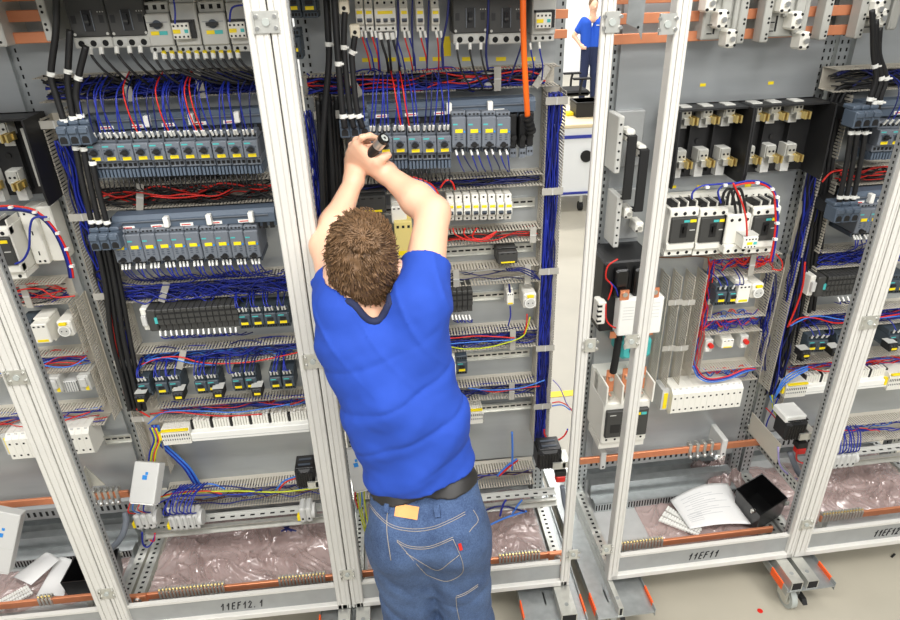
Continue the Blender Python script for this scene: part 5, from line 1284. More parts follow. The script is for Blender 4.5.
# ------------------------------------------------------------------ lower part of the cabinets
def film_mat():
    m = bpy.data.materials.new('pink_film'); m.use_nodes = True; nt = m.node_tree
    for n in list(nt.nodes):
        if n.type != 'OUTPUT_MATERIAL': nt.nodes.remove(n)
    out = [n for n in nt.nodes if n.type == 'OUTPUT_MATERIAL'][0]
    tr = nt.nodes.new('ShaderNodeBsdfTransparent'); tr.inputs['Color'].default_value = (1.0, .93, .92, 1)
    tl = nt.nodes.new('ShaderNodeBsdfTranslucent'); tl.inputs['Color'].default_value = srgb(255, 222, 216)
    df = nt.nodes.new('ShaderNodeBsdfDiffuse'); df.inputs['Color'].default_value = srgb(255, 220, 214)
    gl = nt.nodes.new('ShaderNodeBsdfGlossy'); gl.inputs['Roughness'].default_value = .07; gl.inputs['Color'].default_value = (1, .97, .96, 1)
    a = nt.nodes.new('ShaderNodeAddShader'); m1 = nt.nodes.new('ShaderNodeMixShader'); m2 = nt.nodes.new('ShaderNodeMixShader'); m3 = nt.nodes.new('ShaderNodeMixShader')
    m1.inputs[0].default_value = .5; nt.links.new(tl.outputs[0], m1.inputs[1]); nt.links.new(df.outputs[0], m1.inputs[2])
    m2.inputs[0].default_value = .32; nt.links.new(tr.outputs[0], m2.inputs[1]); nt.links.new(m1.outputs[0], m2.inputs[2])
    fr = nt.nodes.new('ShaderNodeFresnel'); fr.inputs['IOR'].default_value = 1.5
    ad = nt.nodes.new('ShaderNodeMath'); ad.operation = 'ADD'; ad.inputs[1].default_value = .03; nt.links.new(fr.outputs[0], ad.inputs[0])
    nt.links.new(ad.outputs[0], m3.inputs[0]); nt.links.new(m2.outputs[0], m3.inputs[1]); nt.links.new(gl.outputs[0], m3.inputs[2])
    nt.links.new(m3.outputs[0], out.inputs['Surface']); M['film'] = m
film_mat()
from mathutils import noise as NZ
def film(label, x0, x1, y0, y1, z, amp, seed, nx=150, ny=80):
    mb = MB(); vs = []; 
    for j in range(ny + 1):
        for i in range(nx + 1):
            u = i / nx; v = j / ny
            p = Vector((u * (x1 - x0) * 7 + seed, v * (y1 - y0) * 7, seed * .3))
            w3 = Vector((NZ.noise(p * .9 + Vector((0, 7, 0))), NZ.noise(p * .9 + Vector((5, 0, 0))), 0)) * 1.2; h = NZ.noise(p * .6) * .45 + (1 - abs(NZ.noise(p * .9 + w3))) ** 12 * .5 + (1 - abs(NZ.noise(p * 2.2 + w3 * 2))) ** 14 * .28 + (1 - abs(NZ.noise(p * 4.4 + w3 * 2))) ** 16 * .12 - .1
            e = min(1, 6 * min(u, 1 - u)) * min(1, 5 * min(v, 1 - v))
            wx = NZ.noise(Vector((v * 5, seed, 0))) * .05; wy = NZ.noise(Vector((u * 6, seed + 9, 0))) * .05
            vs.append((x0 + (x1 - x0) * u + wx * (1 - 2 * abs(u - .5)), y0 + (y1 - y0) * v + wy, z + max(.004, (.35 + h) * amp * (.35 + .65 * e))))
    fs = [(j * (nx + 1) + i, j * (nx + 1) + i + 1, (j + 1) * (nx + 1) + i + 1, (j + 1) * (nx + 1) + i) for j in range(ny) for i in range(nx)]
    mb.add(vs, fs, 'film', True)
    return single(mb, 'plastic_film', label, 'plastic film', 'crumpled pinkish plastic films')
mat('tray_metal', (196, 197, 195), .45, .25, var=.05)
def tray(root, x0, x1, z=ZB + .012):
    mb = MB(); mb.box(x0, x1, FY + .03, 2.33, z, z + .002, 'tray_metal'); mb.build('bottom_tray', root)
section('L')
tray(CA, XAB - .80, XAB - .05); tray(CB, XAB + .05, XBC - .05); tray(CC, XBC + .05, XCR - .05)
section('R'); tray(CD, XDL + .05, XDE - .05); tray(CE, XDE + .05, XER - .05)
def channel(root, x0, x1):
    mb = MB(); mb.box(x0, x1, 2.19, 2.23, .225, .30, 'galvanized'); mb.box(x0, x1, 2.175, 2.19, .225, .235, 'galvanized'); mb.box(x0, x1, 2.12, 2.17, .206, .25, 'galvanized')
    n = int((x1 - x0) / .0125)
    for i in range(n):
        x = x0 + i * .0125; mb.box(x + .003, x + .0095, 2.1694 - .05, 2.125, .214, .246, 'hole')
    mb.build('channel_profile', root)
channel(CD, XDL + .06, XDE - .07)
section('L'); channel(CA, XAB - .78, XAB - .06)
# copper bars with rows of clamp terminals
def pe_bar(label, x0, x1, y, z, groups, bolt=None):
    r = thing('earth_busbar', label, 'busbar', ((x0 + x1) / 2, y, z - .015), 'copper earth bars along the floor')
    mb = MB(); mb.bev(x0, x1, y, y + .010, z - .016, z + .014, 'copper', .0015); mb.build('bar', r)
    for a, b in groups:
        n = int((b - a) / .0132)
        for i in range(n):
            x = a + i * .0132
            mb = MB(); mb.box(x, x + .0075, y - .008, y + .018, z - .010, z + .026, 'zinc'); mb.cyl((x + .0037, y + .002, z + .026), (x + .0037, y - .002, z + .034), .0034, 'brass', 6); mb.build('clamp_terminal', r)
    if bolt:
        mb = MB(); mb.bev(bolt - .035, bolt + .035, y - .012, y, z - .03, z + .022, 'copper', .002); mb.build('end_plate', r)
        mb = MB(); mb.cyl((bolt, y - .022, z), (bolt, y - .012, z), .011, 'steel', 6, smooth=False); mb.cyl((bolt, y - .014, z), (bolt, y - .011, z), .015, 'steel', 14); mb.build('bolt', r)
    for x in (x0 + .03, x1 - .03):
        mb = MB(); mb.bev(x - .012, x + .012, y + .002, y + .03, ZB + .015, z - .016, 'zinc', .002); mb.build('foot', r)
    return r
px = lambda a, b, Y: P(a, b, Y).x
pe_bar('copper earth bar low in cabinet 11EF12.1 with rows of small clamps', px(128, 598, 1.86), px(338, 579, 1.86), 1.86, .26, [(px(159, 592, 1.86), px(226, 585, 1.86)), (px(279, 582, 1.86), px(330, 578, 1.86))], px(137, 594, 1.86))
pe_bar('copper earth bar beside the man\'s leg in the middle cabinet', px(352, 577, 1.86), px(562, 556, 1.86), 1.86, .262, [(px(499, 560, 1.86), px(543, 556, 1.86)), (px(376, 574, 1.86), px(384, 573, 1.86))], px(557, 554, 1.86))
pe_bar('heavy copper earth bar in the bottom left corner', -1.93, px(96, 599, 1.84), 1.84, .31, [(-1.42, -1.36)])
section('R')
pe_bar('copper earth bar under the film in cabinet 11EF11', px(616, 549, 1.86), px(772, 534, 1.86), 1.86, .26, [(px(617, 548, 1.86), px(666, 544, 1.86))])
pe_bar('copper earth bar low in the right edge cabinet', px(818, 528, 1.86), 2.30, 1.86, .286, [(px(819, 528, 1.86), px(862, 522, 1.86))])
bar_ = lambda lab, a, b, y, z: None
def low_bar(label, x0, x1, y, z, insul, clamps):
    r = thing('copper_busbar', label, 'busbar', ((x0 + x1) / 2, y, z - .02), 'long copper bars in front of the plates')
    mb = MB(); mb.bev(x0, x1, y, y + .010, z - .016, z + .016, 'copper', .0015); mb.build('bar', r)
    for x in insul:
        mb = MB(); mb.bev(x - .012, x + .012, y - .012, YP + .01, z - .045, z + .045, 'grey_plastic', .003); mb.cyl((x, y - .0128, z - .03), (x, y - .008, z - .03), .005, 'hole', 8); mb.build('insulator', r)
    for x in clamps:
        mb = MB(); mb.box(x - .006, x + .006, y - .006, y + .024, z - .02, z + .03, 'zinc'); mb.cyl((x, y - .014, z - .03), (x, y + .012, z + .036), .006, 'steel', 8); mb.ball((x, y - .012, z - .026), .010, 'steel', 8, 6); mb.build('clamp', r)
low_bar('long copper bar with four silver clamps in cabinet 11EF11', px(580, 464, 2.12), px(760, 446, 2.12), 2.12, .508, [px(603, 455, 2.12), px(723, 447, 2.12)], [px(v, 450, 2.12) for v in (690, 697, 704, 711)])
section('L')
low_bar('long copper bar with silver clamps in the far left cabinet', -1.93, px(128, 492, 2.12), 2.12, .553, [], [px(v, 495, 2.12) for v in (94, 100, 106, 112, 118)])
mb = MB(); p = P(84, 470, 2.05); mb.prism([(p.x - .05, p.z - .09), (p.x + .05, p.z - .09), (p.x, p.z + .01)], 'y', 2.06, 2.064, 'zinc'); mb.prism([(p.x - .002, p.z - .09), (p.x + .004, p.z - .09), (p.x + .003, p.z + .008)], 'y', 2.03, 2.06, 'zinc')
single(mb, 'gusset_bracket', 'triangular zinc gusset right of the leftmost post pair', 'bracket')
# wide rails with grey connectors below the low ducts
def crossrail(label, x0, x1, y, z):
    r = thing('cross_rail', label, 'rail', ((x0 + x1) / 2, y, z), 'cream and zinc cross rails below the low ducts')
    mb = MB(); mb.box(x0, x1, y, y + .03, z, z + .003, 'dev_light'); mb.box(x0, x1, y + .03, y + .034, z - .02, z + .012, 'dev_light')
    n = int((x1 - x0) / .04)
    for i in range(n): mb.box(x0 + i * .04 + .008, x0 + i * .04 + .026, y + .010, y + .018, z + .001, z + .0036, 'hole')
    mb.build('slotted_rail', r)
    mb = MB(); mb.prism([(y - .03, z - .034), (y - .03, z - .030), (y - .012, z - .022), (y - .012, z - .010), (y - .03, z - .004), (y - .03, z), (y - .006, z - .006), (y - .006, z - .028)], 'x', x0, x1, 'zinc'); mb.build('hat_rail', r)
crossrail('cross rail with two grey connectors at the bottom of cabinet 11EF12.1', px(146, 526, 2.06), px(325, 509, 2.06), 2.06, .425)
crossrail('cross rail right of the man\'s belt', px(400, 512, 2.06), px(556, 495, 2.06), 2.06, .395)
section('R'); crossrail('cross rail at the bottom of the right edge cabinet', px(836, 462, 2.06), 2.33, 2.06, .43); section('L')
def connector(label, pxl, py, w, Y=2.0, h=.075, loops=0, c='blue', up=1):
    p = P(pxl, py, Y); r = thing('plug_connector', label, 'connector', (p.x, Y, p.z - h / 2), 'grey multi-pole connectors')
    mb = MB(); n = max(2, int(w / .022)); ww = w / n
    for i in range(n):
        a = p.x - w / 2 + i * ww; mb.bev(a, a + ww - .001, Y, Y + .06, p.z - h / 2, p.z + h / 2, 'grey_plastic', .006); mb.box(a + ww * .3, a + ww * .6, Y - .0008, Y + .002, p.z - .02, p.z - .010, 'hole')
    mb.cyl((p.x + w / 2 - .004, Y + .03, p.z), (p.x + w / 2 + .010, Y + .03, p.z), h * .42, 'grey_plastic', 14); mb.build('housing', r)
    mb = MB(); mb.box(p.x - w / 2 - .012, p.x - w / 2, Y + .008, Y + .03, p.z - .03, p.z - .006, 'yellow'); mb.build('marker_label', r)
    rnd = random.Random(int(pxl))
    for i in range(loops):
        x = p.x - w / 2 + (i + .5) * w / loops
        cc = c if isinstance(c, str) else c[i % len(c)]
        pts = [Vector((x, Y + .015, p.z + h / 2)), Vector((x - .010, Y - .01, p.z + h * .9 + rnd.uniform(0, .02))), Vector((x + .01, Y + .03, p.z + h * 1.35 + rnd.uniform(0, .03))), Vector((x + .04, Y + .1, p.z + h * 1.5))]
        wire('wire loop of the %s' % label.split(' at ')[0].split(' on ')[0], pts, cc, .0026, 'wires of ' + label[:40], n=6)
connector('small grey connector under the grey lamp box', 144, 523, .075, loops=4, c=('red', 'blue_light', 'red', 'blue'))
connector('wide grey connector with blue loops on the bottom cross rail', 184, 524, .115, loops=9)
connector('pale grey connector at the right end of the bottom cross rail', 306, 516, .05, loops=0)
section('R'); connector('pale connector with blue loops at the bottom of the right edge cabinet', 846, 462, .10, loops=8); section('L')
for i, (c, pts) in enumerate((('blue', [(142, 532), (143, 544), (148, 547), (153, 541), (155, 534)]), ('red', [(150, 540), (154, 541), (155, 533)]))):
    wire('%s wire hanging below the small grey connector' % ('blue', 'red')[i], [P(a, b, 1.99) for a, b in pts], c, .0032)
for i, (c, pts) in enumerate((('green_yellow', [(152, 500), (170, 495), (200, 492), (240, 491), (280, 492), (325, 487)]), ('blue', [(155, 505), (175, 497), (210, 495), (245, 494), (262, 489)]), ('blue_dark', [(162, 497), (172, 490), (195, 489), (225, 486), (262, 491)]), ('blue_light', [(172, 492), (195, 486), (212, 484), (225, 489)]), ('red', [(150, 502), (170, 494), (205, 491), (222, 494)]), ('blue_dark', [(215, 494), (240, 495), (270, 493)]), ('blue_light', [(276, 490), (284, 481), (297, 476)]), ('red', [(279, 490), (286, 482), (300, 477)]))):
    wire('%s wire lying across the low duct of 11EF12.1, %s' % ({'green_yellow': 'yellow', 'blue': 'blue', 'blue_dark': 'dark blue', 'blue_light': 'light blue', 'red': 'red'}[c], ('longest', 'middle', 'upper', 'arched', 'leftmost', 'short', 'rightmost', 'right')[i]), [P(a, b, 2.10) for a, b in pts], c, .0032, n=6)
for i, dx in enumerate((0, 2, 4, 6)):
    wire('thick light blue wire running down into the low duct of 11EF12.1', [P(a + dx, b, Y) for a, b, Y in ((152, 425, 2.16), (158, 442, 2.15), (172, 456, 2.15), (184, 468, 2.15), (194, 484, 2.16))], 'blue_light' if i % 2 else 'blue', .0042, 'thick blue wires into the low duct of 11EF12.1', n=6)
for i, (c, dx) in enumerate((('green_yellow', 0), ('red', 3), ('blue', -2), ('green_yellow', 4))):
    wire('%s wire hanging behind the grey lamp box of 11EF12.1' % ('yellow', 'red', 'blue', 'second yellow')[i], [P(a + dx, b, 2.11) for a, b in ((152, 428), (156, 440), (152, 452), (150, 465), (146, 478))], c, .0036, n=6)
for i, dx in enumerate((0, 3, 6, 9)):
    wire('dark blue wire poking out from under the cross rail, %s' % ORD[i], [P(280 + dx, 520, 2.08), P(284 + dx * .5, 527, 2.05), P(296 - dx * 1.6, 531, 2.0)], 'blue_dark', .0036, 'dark blue wires under the cross rail', n=6)
# right of the belt
for i, (pts, c) in enumerate((([(512, 432), (512.5, 450), (512, 470)], 'blue_light'), ([(497, 476), (507, 466), (517, 459)], 'blue_light'), ([(499, 476), (509, 467), (518, 460)], 'red'), ([(482, 512), (495, 507), (508, 507), (526, 512)], 'blue_dark'), ([(500, 516), (503, 505), (506, 500)], 'blue'), ([(512, 514), (518, 505), (522, 500)], 'blue_light'), ([(486, 527), (505, 518), (527, 511)], 'blue_light'))):
    wire(('blue wire end standing upright right of the belt', 'light blue wire slanting over the low duct right of the belt', 'red wire slanting over the low duct right of the belt', 'dark blue wire curving under the rail right of the jeans', 'blue wire hanging below the rail, left one', 'light blue wire hanging below the rail, right one', 'light blue wire lying on the film right of the jeans')[i], [P(a, b, 2.10 if i < 3 else 2.02) for a, b in pts], c, .0042, n=6)
for i, (pts, c) in enumerate((([(358, 480), (358, 500), (363, 525), (372, 546), (384, 558), (390, 555)], 'green_yellow'), ([(361, 484), (361, 505), (366, 528), (376, 548), (388, 552)], 'green_yellow'), ([(364, 484), (365, 505), (370, 530), (380, 545)], 'green_yellow'), ([(357, 484), (355, 497), (358, 508)], 'red'), ([(360, 486), (362, 499), (361, 508)], 'blue_light'), ([(350, 395), (356, 418), (361, 440), (365, 462)], 'green_yellow'), ([(347, 400), (352, 430), (358, 452)], 'blue'), ([(352, 400), (358, 425), (364, 445)], 'blue_light'), ([(354, 425), (358, 445), (361, 458)], 'red'))):
    wire(('yellow wire loop left of the jeans, outermost', 'yellow wire loop left of the jeans, middle', 'yellow wire loop left of the jeans, innermost', 'red wire below the second lamp box', 'light blue wire below the second lamp box', 'yellow wire left of the man\'s waist', 'blue wire left of the man\'s waist', 'light blue wire left of the man\'s waist', 'red wire left of the man\'s waist')[i], [P(a, b, 2.0 if i < 5 else 2.1) for a, b in pts], c, .0032, n=6)
# grey lamp boxes
def lamp_box(label, c, Yt, Yb, th=.045):
    tl, tr = (P(c[0][0], c[0][1], Yt), P(c[1][0], c[1][1], Yt)); br, bl = (P(c[2][0], c[2][1], Yb), P(c[3][0], c[3][1], Yb))
    cen = (tl + tr + br + bl) / 4
    ux = ((tr - tl) + (br - bl)).normalized(); uz = ((tl - bl) + (tr - br)); h = uz.length / 2; uz = uz.normalized(); un = ux.cross(uz).normalized(); ux = uz.cross(un) * -1
    w = ((tr - tl).length + (br - bl).length) / 2
    if un.y < 0: un = -un
    ux = un.cross(uz); 
    r = thing('cabinet_lamp', label, 'lamp', cen - uz * h / 2, 'pale grey cabinet lamp boxes')
    mx = Matrix((( ux.x, un.x, uz.x, 0), (ux.y, un.y, uz.y, 0), (ux.z, un.z, uz.z, 0), (0, 0, 0, 1)))
    T = lambda dx, dy, dz: Matrix.Translation(cen + ux * dx + un * dy + uz * dz) @ mx
    mb = MB(); mb.obox(T(0, th / 2, 0), (w, th, h), 'grey_plastic'); o = mb.build('lamp_housing', r, bevel=.004)
    mb = MB(); mb.obox(T(0, th / 2, -h / 2 - .001), (w * .9, th * .8, .006), 'white_plastic'); mb.build('end_cap', r)
    mb = MB(); mb.obox(T(0, -.0008, .02 * h / .16), (.018, .002, .016), 'logo_blue'); mb.obox(T(.006, -.0008, .036 * h / .16), (.010, .002, .010), 'logo_blue'); mb.build('blue_mark', r)
    mb = MB(); mb.obox(T(0, -.0004, -.02), (w * .92, .001, .001), 'dev_light'); mb.build('seam_line', r)
lamp_box('pale grey lamp box with blue mark at the lower left of cabinet 11EF12.1', ((135, 465), (159, 459), (154, 499), (128, 508)), 2.02, 1.93)
lamp_box('pale grey lamp box with blue mark left of the man\'s waist', ((343, 453), (359, 446), (371, 482), (358, 499)), 2.02, 1.95)
lamp_box('pale grey lamp box with blue mark at the left edge of the photo', ((-12, 512), (22, 513), (8, 572), (-22, 572)), 2.02, 1.95)
# black service sockets on brackets
def service_socket(label, px_, py_, Y, w=.095, h=.095, bracket=True):
    p = P(px_, py_, Y); r = thing('service_socket', label, 'socket', (p.x, Y, p.z - h / 2), 'black service sockets')
    mb = MB(); mb.bev(p.x - w / 2, p.x + w / 2, Y, Y + .08, p.z - h / 2, p.z + h / 2, 'black', .012)
    for i in range(7): mb.bev(p.x - w / 2 + .008 + i * (w - .016) / 7, p.x - w / 2 + .013 + i * (w - .016) / 7, Y - .003, Y + .03, p.z - h * .4, p.z + h * .34, 'black_gloss', .001)
    mb.bev(p.x - w * .46, p.x + w * .46, Y + .006, Y + .078, p.z + h / 2, p.z + h / 2 + .006, 'black_gloss', .002); mb.build('housing', r)
    mb = MB(); mb.box(p.x - w * .3, p.x + w * .3, Y + .02, Y + .03, p.z + h / 2 + .006, p.z + h / 2 + .008, 'dev_slate_dark'); mb.box(p.x - w * .3, p.x + w * .3, Y + .05, Y + .06, p.z + h / 2 + .006, p.z + h / 2 + .008, 'dev_slate_dark'); mb.build('lid_grooves', r)
    if bracket:
        mb = MB(); mb.box(p.x + w * .1, p.x + w * .62, Y - .012, Y - .004, p.z - .035, p.z - .005, 'zinc'); mb.box(p.x + w * .5, p.x + w * .8, Y - .012, Y + .06, p.z - .03, p.z + .0, 'zinc'); mb.build('mounting_bracket', r)
    return r
service_socket('black ribbed service socket at the right side of the middle cabinet', 550, 461, 1.93)
service_socket('black ribbed service socket left of the post pair beside the man', 305.5, 480, 1.95, w=.075, bracket=True)
section('R')
service_socket('black ribbed service socket with white lid by the slanting right posts', 797, 432, 1.95)
q = P(795, 418, 1.97); mb = MB(); mb.bev(q.x - .045, q.x + .045, 1.96, 2.05, q.z - .016, q.z + .016, 'white_plastic', .005); single(mb, 'white_cover', 'white cover lying on the black socket by the slanting posts', 'cover')
def red_terminal(label, px_, py_, Y):
    p = P(px_, py_, Y); mb = MB(); mb.bev(p.x - .018, p.x + .018, Y, Y + .03, p.z - .014, p.z + .014, 'red', .003); mb.box(p.x - .02, p.x + .02, Y + .004, Y + .034, p.z + .014, p.z + .04, 'black'); single(mb, 'red_terminal', label, 'terminal')
red_terminal('red and black terminal below the socket by the slanting posts', 802, 452, 1.93)
# perforated side rail carrying that socket
a = P(753.5, 409, 2.33); b = P(806, 489, 1.86)
mb = MB(); t = (b - a); n = 20
mb.box(1.545, 1.551, 1.84, 2.35, b.z - .004, b.z + .045, 'zinc')
for i in range(n):
    y = 1.86 + i * .024
    mb.box(1.5442, 1.548, y, y + .010, b.z + .008, b.z + .016, 'hole'); mb.box(1.5442, 1.548, y + .004, y + .014, b.z + .026, b.z + .034, 'hole')
single(mb, 'side_rail', 'perforated zinc side rail running back below the black socket by the slanting posts', 'rail')
p = P(785, 445, 2.05); mb = MB(); mb.box(1.52, 1.524, 1.97, 2.19, b.z + .05, b.z + .15, 'duct')
single(mb, 'duct_cover', 'beige duct side panel behind the black socket by the slanting posts', 'panel')
for i, (c, pts) in enumerate((('violet', [(778, 447), (780, 465), (790, 476), (797, 479)]), ('red', [(797, 450), (797, 460), (805, 464), (812, 468)]), ('blue_light', [(808, 455), (812, 462), (815, 465)]))):
    wire('%s wire below the black socket by the slanting posts' % ('violet', 'red', 'light blue')[i], [P(a_, b_, 1.92) for a_, b_ in pts], c, .0036, n=6)
mb = MB(); mb.tube([P(790, 452, 1.95), P(797, 470, 1.92), P(806, 484, 1.90), P(808, 500, 1.88)], .012, 'dev_slate', 10); single(mb, 'cable_hose', 'grey cable hose below the black socket by the slanting posts', 'hose')
section('L')
red_terminal('red and black terminal below the black socket of the middle cabinet', 561, 480, 1.92)
mb = MB(); mb.tube([P(562, 486, 1.93), P(564, 500, 1.92), P(567, 515, 1.90), P(566, 540, 1.88)], .010, 'dev_slate', 10); single(mb, 'cable_hose', 'grey cable hose at the right foot of the middle cabinet', 'hose')
mb = MB(); mb.tube([P(125, 512, 2.0), P(126, 522, 1.98), P(122, 536, 1.95), P(113, 547, 1.93), P(104, 554, 1.92)], .012, 'dev_slate', 10)
single(mb, 'cable_hose', 'grey cable hose bending above the black box at the lower left', 'hose')
p = P(555, 420, 2.02); r = thing('cable_coil', 'red and blue wire arc hanging at the right side of the middle cabinet', 'cable coil', P(560, 455, 2.1))
mb = MB(); cc = P(556, 424, 2.12)
mb.tube([cc + Vector((.048 * math.cos(k), 0, .055 * math.sin(k) - .03)) for k in np.linspace(3.0, 6.1, 18)], .0035, 'red', 6, 2); mb.build('red_wire', r)
mb = MB(); mb.tube([cc + Vector((.052 * math.cos(k), .006, .060 * math.sin(k) - .03)) for k in np.linspace(3.1, 6.2, 18)], .0035, 'blue', 6, 2); mb.build('blue_wire', r)
# films, papers, boxes
film('pinkish crumpled plastic film at the bottom of cabinet 11EF12.1', -1.07, -.32, 1.90, 2.30, ZB + .016, .075, 1.3)
film('pinkish crumpled plastic film beside the jeans in the middle cabinet', -.20, .54, 1.90, 2.30, ZB + .016, .075, 5.1)
film('pinkish plastic film under the black box at the lower left', -1.9, -1.2, 1.92, 2.12, ZB + .016, .025, 3.7)
section('R')
film('pinkish plastic film under the paper in cabinet 11EF11', 1.0, 1.46, 1.80, 2.16, ZB + .016, .02, 7.9)
film('pinkish plastic film hanging below the black socket by the slanting posts', 1.36, 1.56, 2.12, 2.36, ZB + .016, .10, 9.4, 60, 50)
film('pinkish crumpled plastic film at the bottom of the right edge cabinet', 1.62, 2.30, 1.92, 2.28, ZB + .016, .07, 12.2)
def sheet(label, corners, z, bulge, lines, name='paper_sheet', th=.0012, gap=.0):
    c = [PZ(a, b, z) for a, b in corners]; mb = MB(); n = 14; vs = []
    for lay in (0, 1):
        for j in range(n + 1):
            for i in range(n + 1):
                u, v = i / n, j / n
                p = c[0] * (1 - u) * (1 - v) + c[1] * u * (1 - v) + c[2] * u * v + c[3] * (1 - u) * v
                vs.append(p + Vector((0, 0, bulge * math.sin(PI * u) * (.4 + .6 * (1 - v)) + bulge * .5 * (1 - v) * u - lay * th)))
    N = (n + 1) ** 2; fs = []
    for j in range(n):
        for i in range(n):
            q = (j * (n + 1) + i, j * (n + 1) + i + 1, (j + 1) * (n + 1) + i + 1, (j + 1) * (n + 1) + i)
            fs += [q[::-1], tuple(k + N for k in q)]
    for k in range(n):
        for e in ((k, k + 1), ((n) * (n + 1) + k + 1, n * (n + 1) + k), ((k + 1) * (n + 1), k * (n + 1)), (k * (n + 1) + n, (k + 1) * (n + 1) + n)):
            fs.append((e[0], e[1], e[1] + N, e[0] + N))
    mb.add(vs, fs, 'paper', True)
    r = thing(name, label, 'paper', c[3], 'loose papers on the cabinet floors')
    mb.build('sheet', r)
    mb = MB()
    f = lambda u, v: c[0] * (1 - u) * (1 - v) + c[1] * u * (1 - v) + c[2] * u * v + c[3] * (1 - u) * v + Vector((0, 0, bulge * math.sin(PI * u) * (.4 + .6 * (1 - v)) + bulge * .5 * (1 - v) * u + .0006))
    for (u0, v0, u1, v1, w_) in lines:
        k = 8; prev = None
        for i in range(k):
            p = f(u0 + (u1 - u0) * i / k, v0 + (v1 - v0) * i / k); q = f(u0 + (u1 - u0) * (i + 1) / k, v0 + (v1 - v0) * (i + 1) / k)
            t = (q - p).normalized(); s_ = t.cross(Vector((0, 0, 1))).normalized() * w_ / 2
            mb.add([p - s_, q - s_, q + s_, p + s_], [(0, 1, 2, 3)], 'ink_grey')
    if len(lines) > 3: mb.build('printing', r)
    return r
mat('ink_grey', (176, 178, 180), 0.8); 
ln = [(.12 + .1 * (i % 2), .16 + i * .055, .45 + .35 * ((i * 7) % 3) / 2, .16 + i * .055, .0022) for i in range(11)] + [(.08, .62 + i * .05, .3, .62 + i * .05, .002) for i in range(5)]
sheet('white printed sheet with a curled top lying beside the black box', ((670, 500), (727, 486), (752, 524), (690, 529)), .245, .035, ln)
def strip_comb(label, corners, z, n):
    c = [PZ(a, b, z) for a, b in corners]; mb = MB()
    f = lambda u, v: c[0] * (1 - u) * (1 - v) + c[1] * u * (1 - v) + c[2] * u * v + c[3] * (1 - u) * v
    for i in range(n):
        u0, u1 = i / n, (i + .8) / n
        for v0, v1 in ((0, .28), (.36, .62), (.7, .95)):
            a_, b_, d_, e_ = f(u0, v0), f(u1, v0), f(u1, v1), f(u0, v1); h = Vector((0, 0, .008))
            mb.add([a_, b_, d_, e_, a_ + h, b_ + h, d_ + h, e_ + h], [(3, 2, 1, 0), (4, 5, 6, 7), (0, 1, 5, 4), (1, 2, 6, 5), (2, 3, 7, 6), (3, 0, 4, 7)], 'white_plastic')
    for v in (.14, .5, .82):
        a_, b_ = f(0, v), f(1, v); mb.tube([a_ + Vector((0, 0, .004)), b_ + Vector((0, 0, .004))], .003, 'white_plastic', 6, raw=True)
    return single(mb, 'marker_strip', label, 'marker strips', 'white snap-off marker strips')
strip_comb('white snap-off marker strips poking out under the printed sheet', ((668, 507), (702, 530), (698, 537), (658, 522)), .225, 14)
def open_box(label, rim, zr, zb, k=.9, name='open_box', shift=(0, 0)):
    c = [PZ(a, b, zr) for a, b in rim]; cen = sum(c, Vector()) / 4; t = .004
    r = thing(name, label, 'box', (cen.x, cen.y, zb), 'open black boxes')
    bt = [Vector((cen.x + (p.x - cen.x) * k + shift[0], cen.y + (p.y - cen.y) * k + shift[1], zb)) for p in c]
    ins = lambda p, q, s: Vector((q.x + (p.x - q.x) * s, q.y + (p.y - q.y) * s, p.z))
    ci = [ins(p, cen, .95) for p in c]; bi = [ins(p, cen, .93) + Vector((0, 0, t)) for p in bt]
    mb = MB(); vs = c + bt + ci + bi
    fs = [(3, 2, 1, 0)]
    vs2 = vs; fs = []
    for i in range(4):
        j = (i + 1) % 4
        fs += [(4 + i, 4 + j, j, i), (i, j, 8 + j, 8 + i), (8 + i, 8 + j, 12 + j, 12 + i)]
    fs += [(7, 6, 5, 4), (12, 13, 14, 15)]
    mb.add(vs2, fs, 'black_gloss'); mb.build('box_body', r)
    for i in (2, 3):
        p = (c[i] * .72 + c[(i + 1) % 4] * .28) if i == 3 else (c[i] * .85 + bt[i] * .15); 
        mb = MB(); mb.cb(p + Vector((0, -.004, -.012)), (.018, .008, .018), 'zinc'); mb.cyl(p + Vector((0, -.012, -.012)), p + Vector((0, -.006, -.012)), .005, 'steel', 8); mb.build('lid_screw', r)
open_box('open empty black box beside the printed sheet in cabinet 11EF11', ((736, 489), (762, 473), (788, 498), (760, 516)), .335, .234)
section('L')
open_box('open black box half hidden behind the leftmost post pair', ((60, 583), (74, 557), (119, 548), (114, 578)), .34, .234)
sheet('white sheet in a clear bag lying at the lower left', ((46, 552), (60, 560), (31, 585), (13, 577)), .27, .008, [(.2, .35, .5, .38, .002), (.3, .6, .34, .75, .005), (.6, .2, .75, .24, .004)])
sheet('second white sheet under the bagged one at the lower left', ((58, 557), (72, 560), (64, 596), (36, 596)), .245, .006, [(.3, .7, .8, .68, .002)])
strip_comb('white snap-off marker strips at the lower left beside the bagged sheet', ((0, 601), (28, 586), (34, 594), (0, 613)), .235, 12)
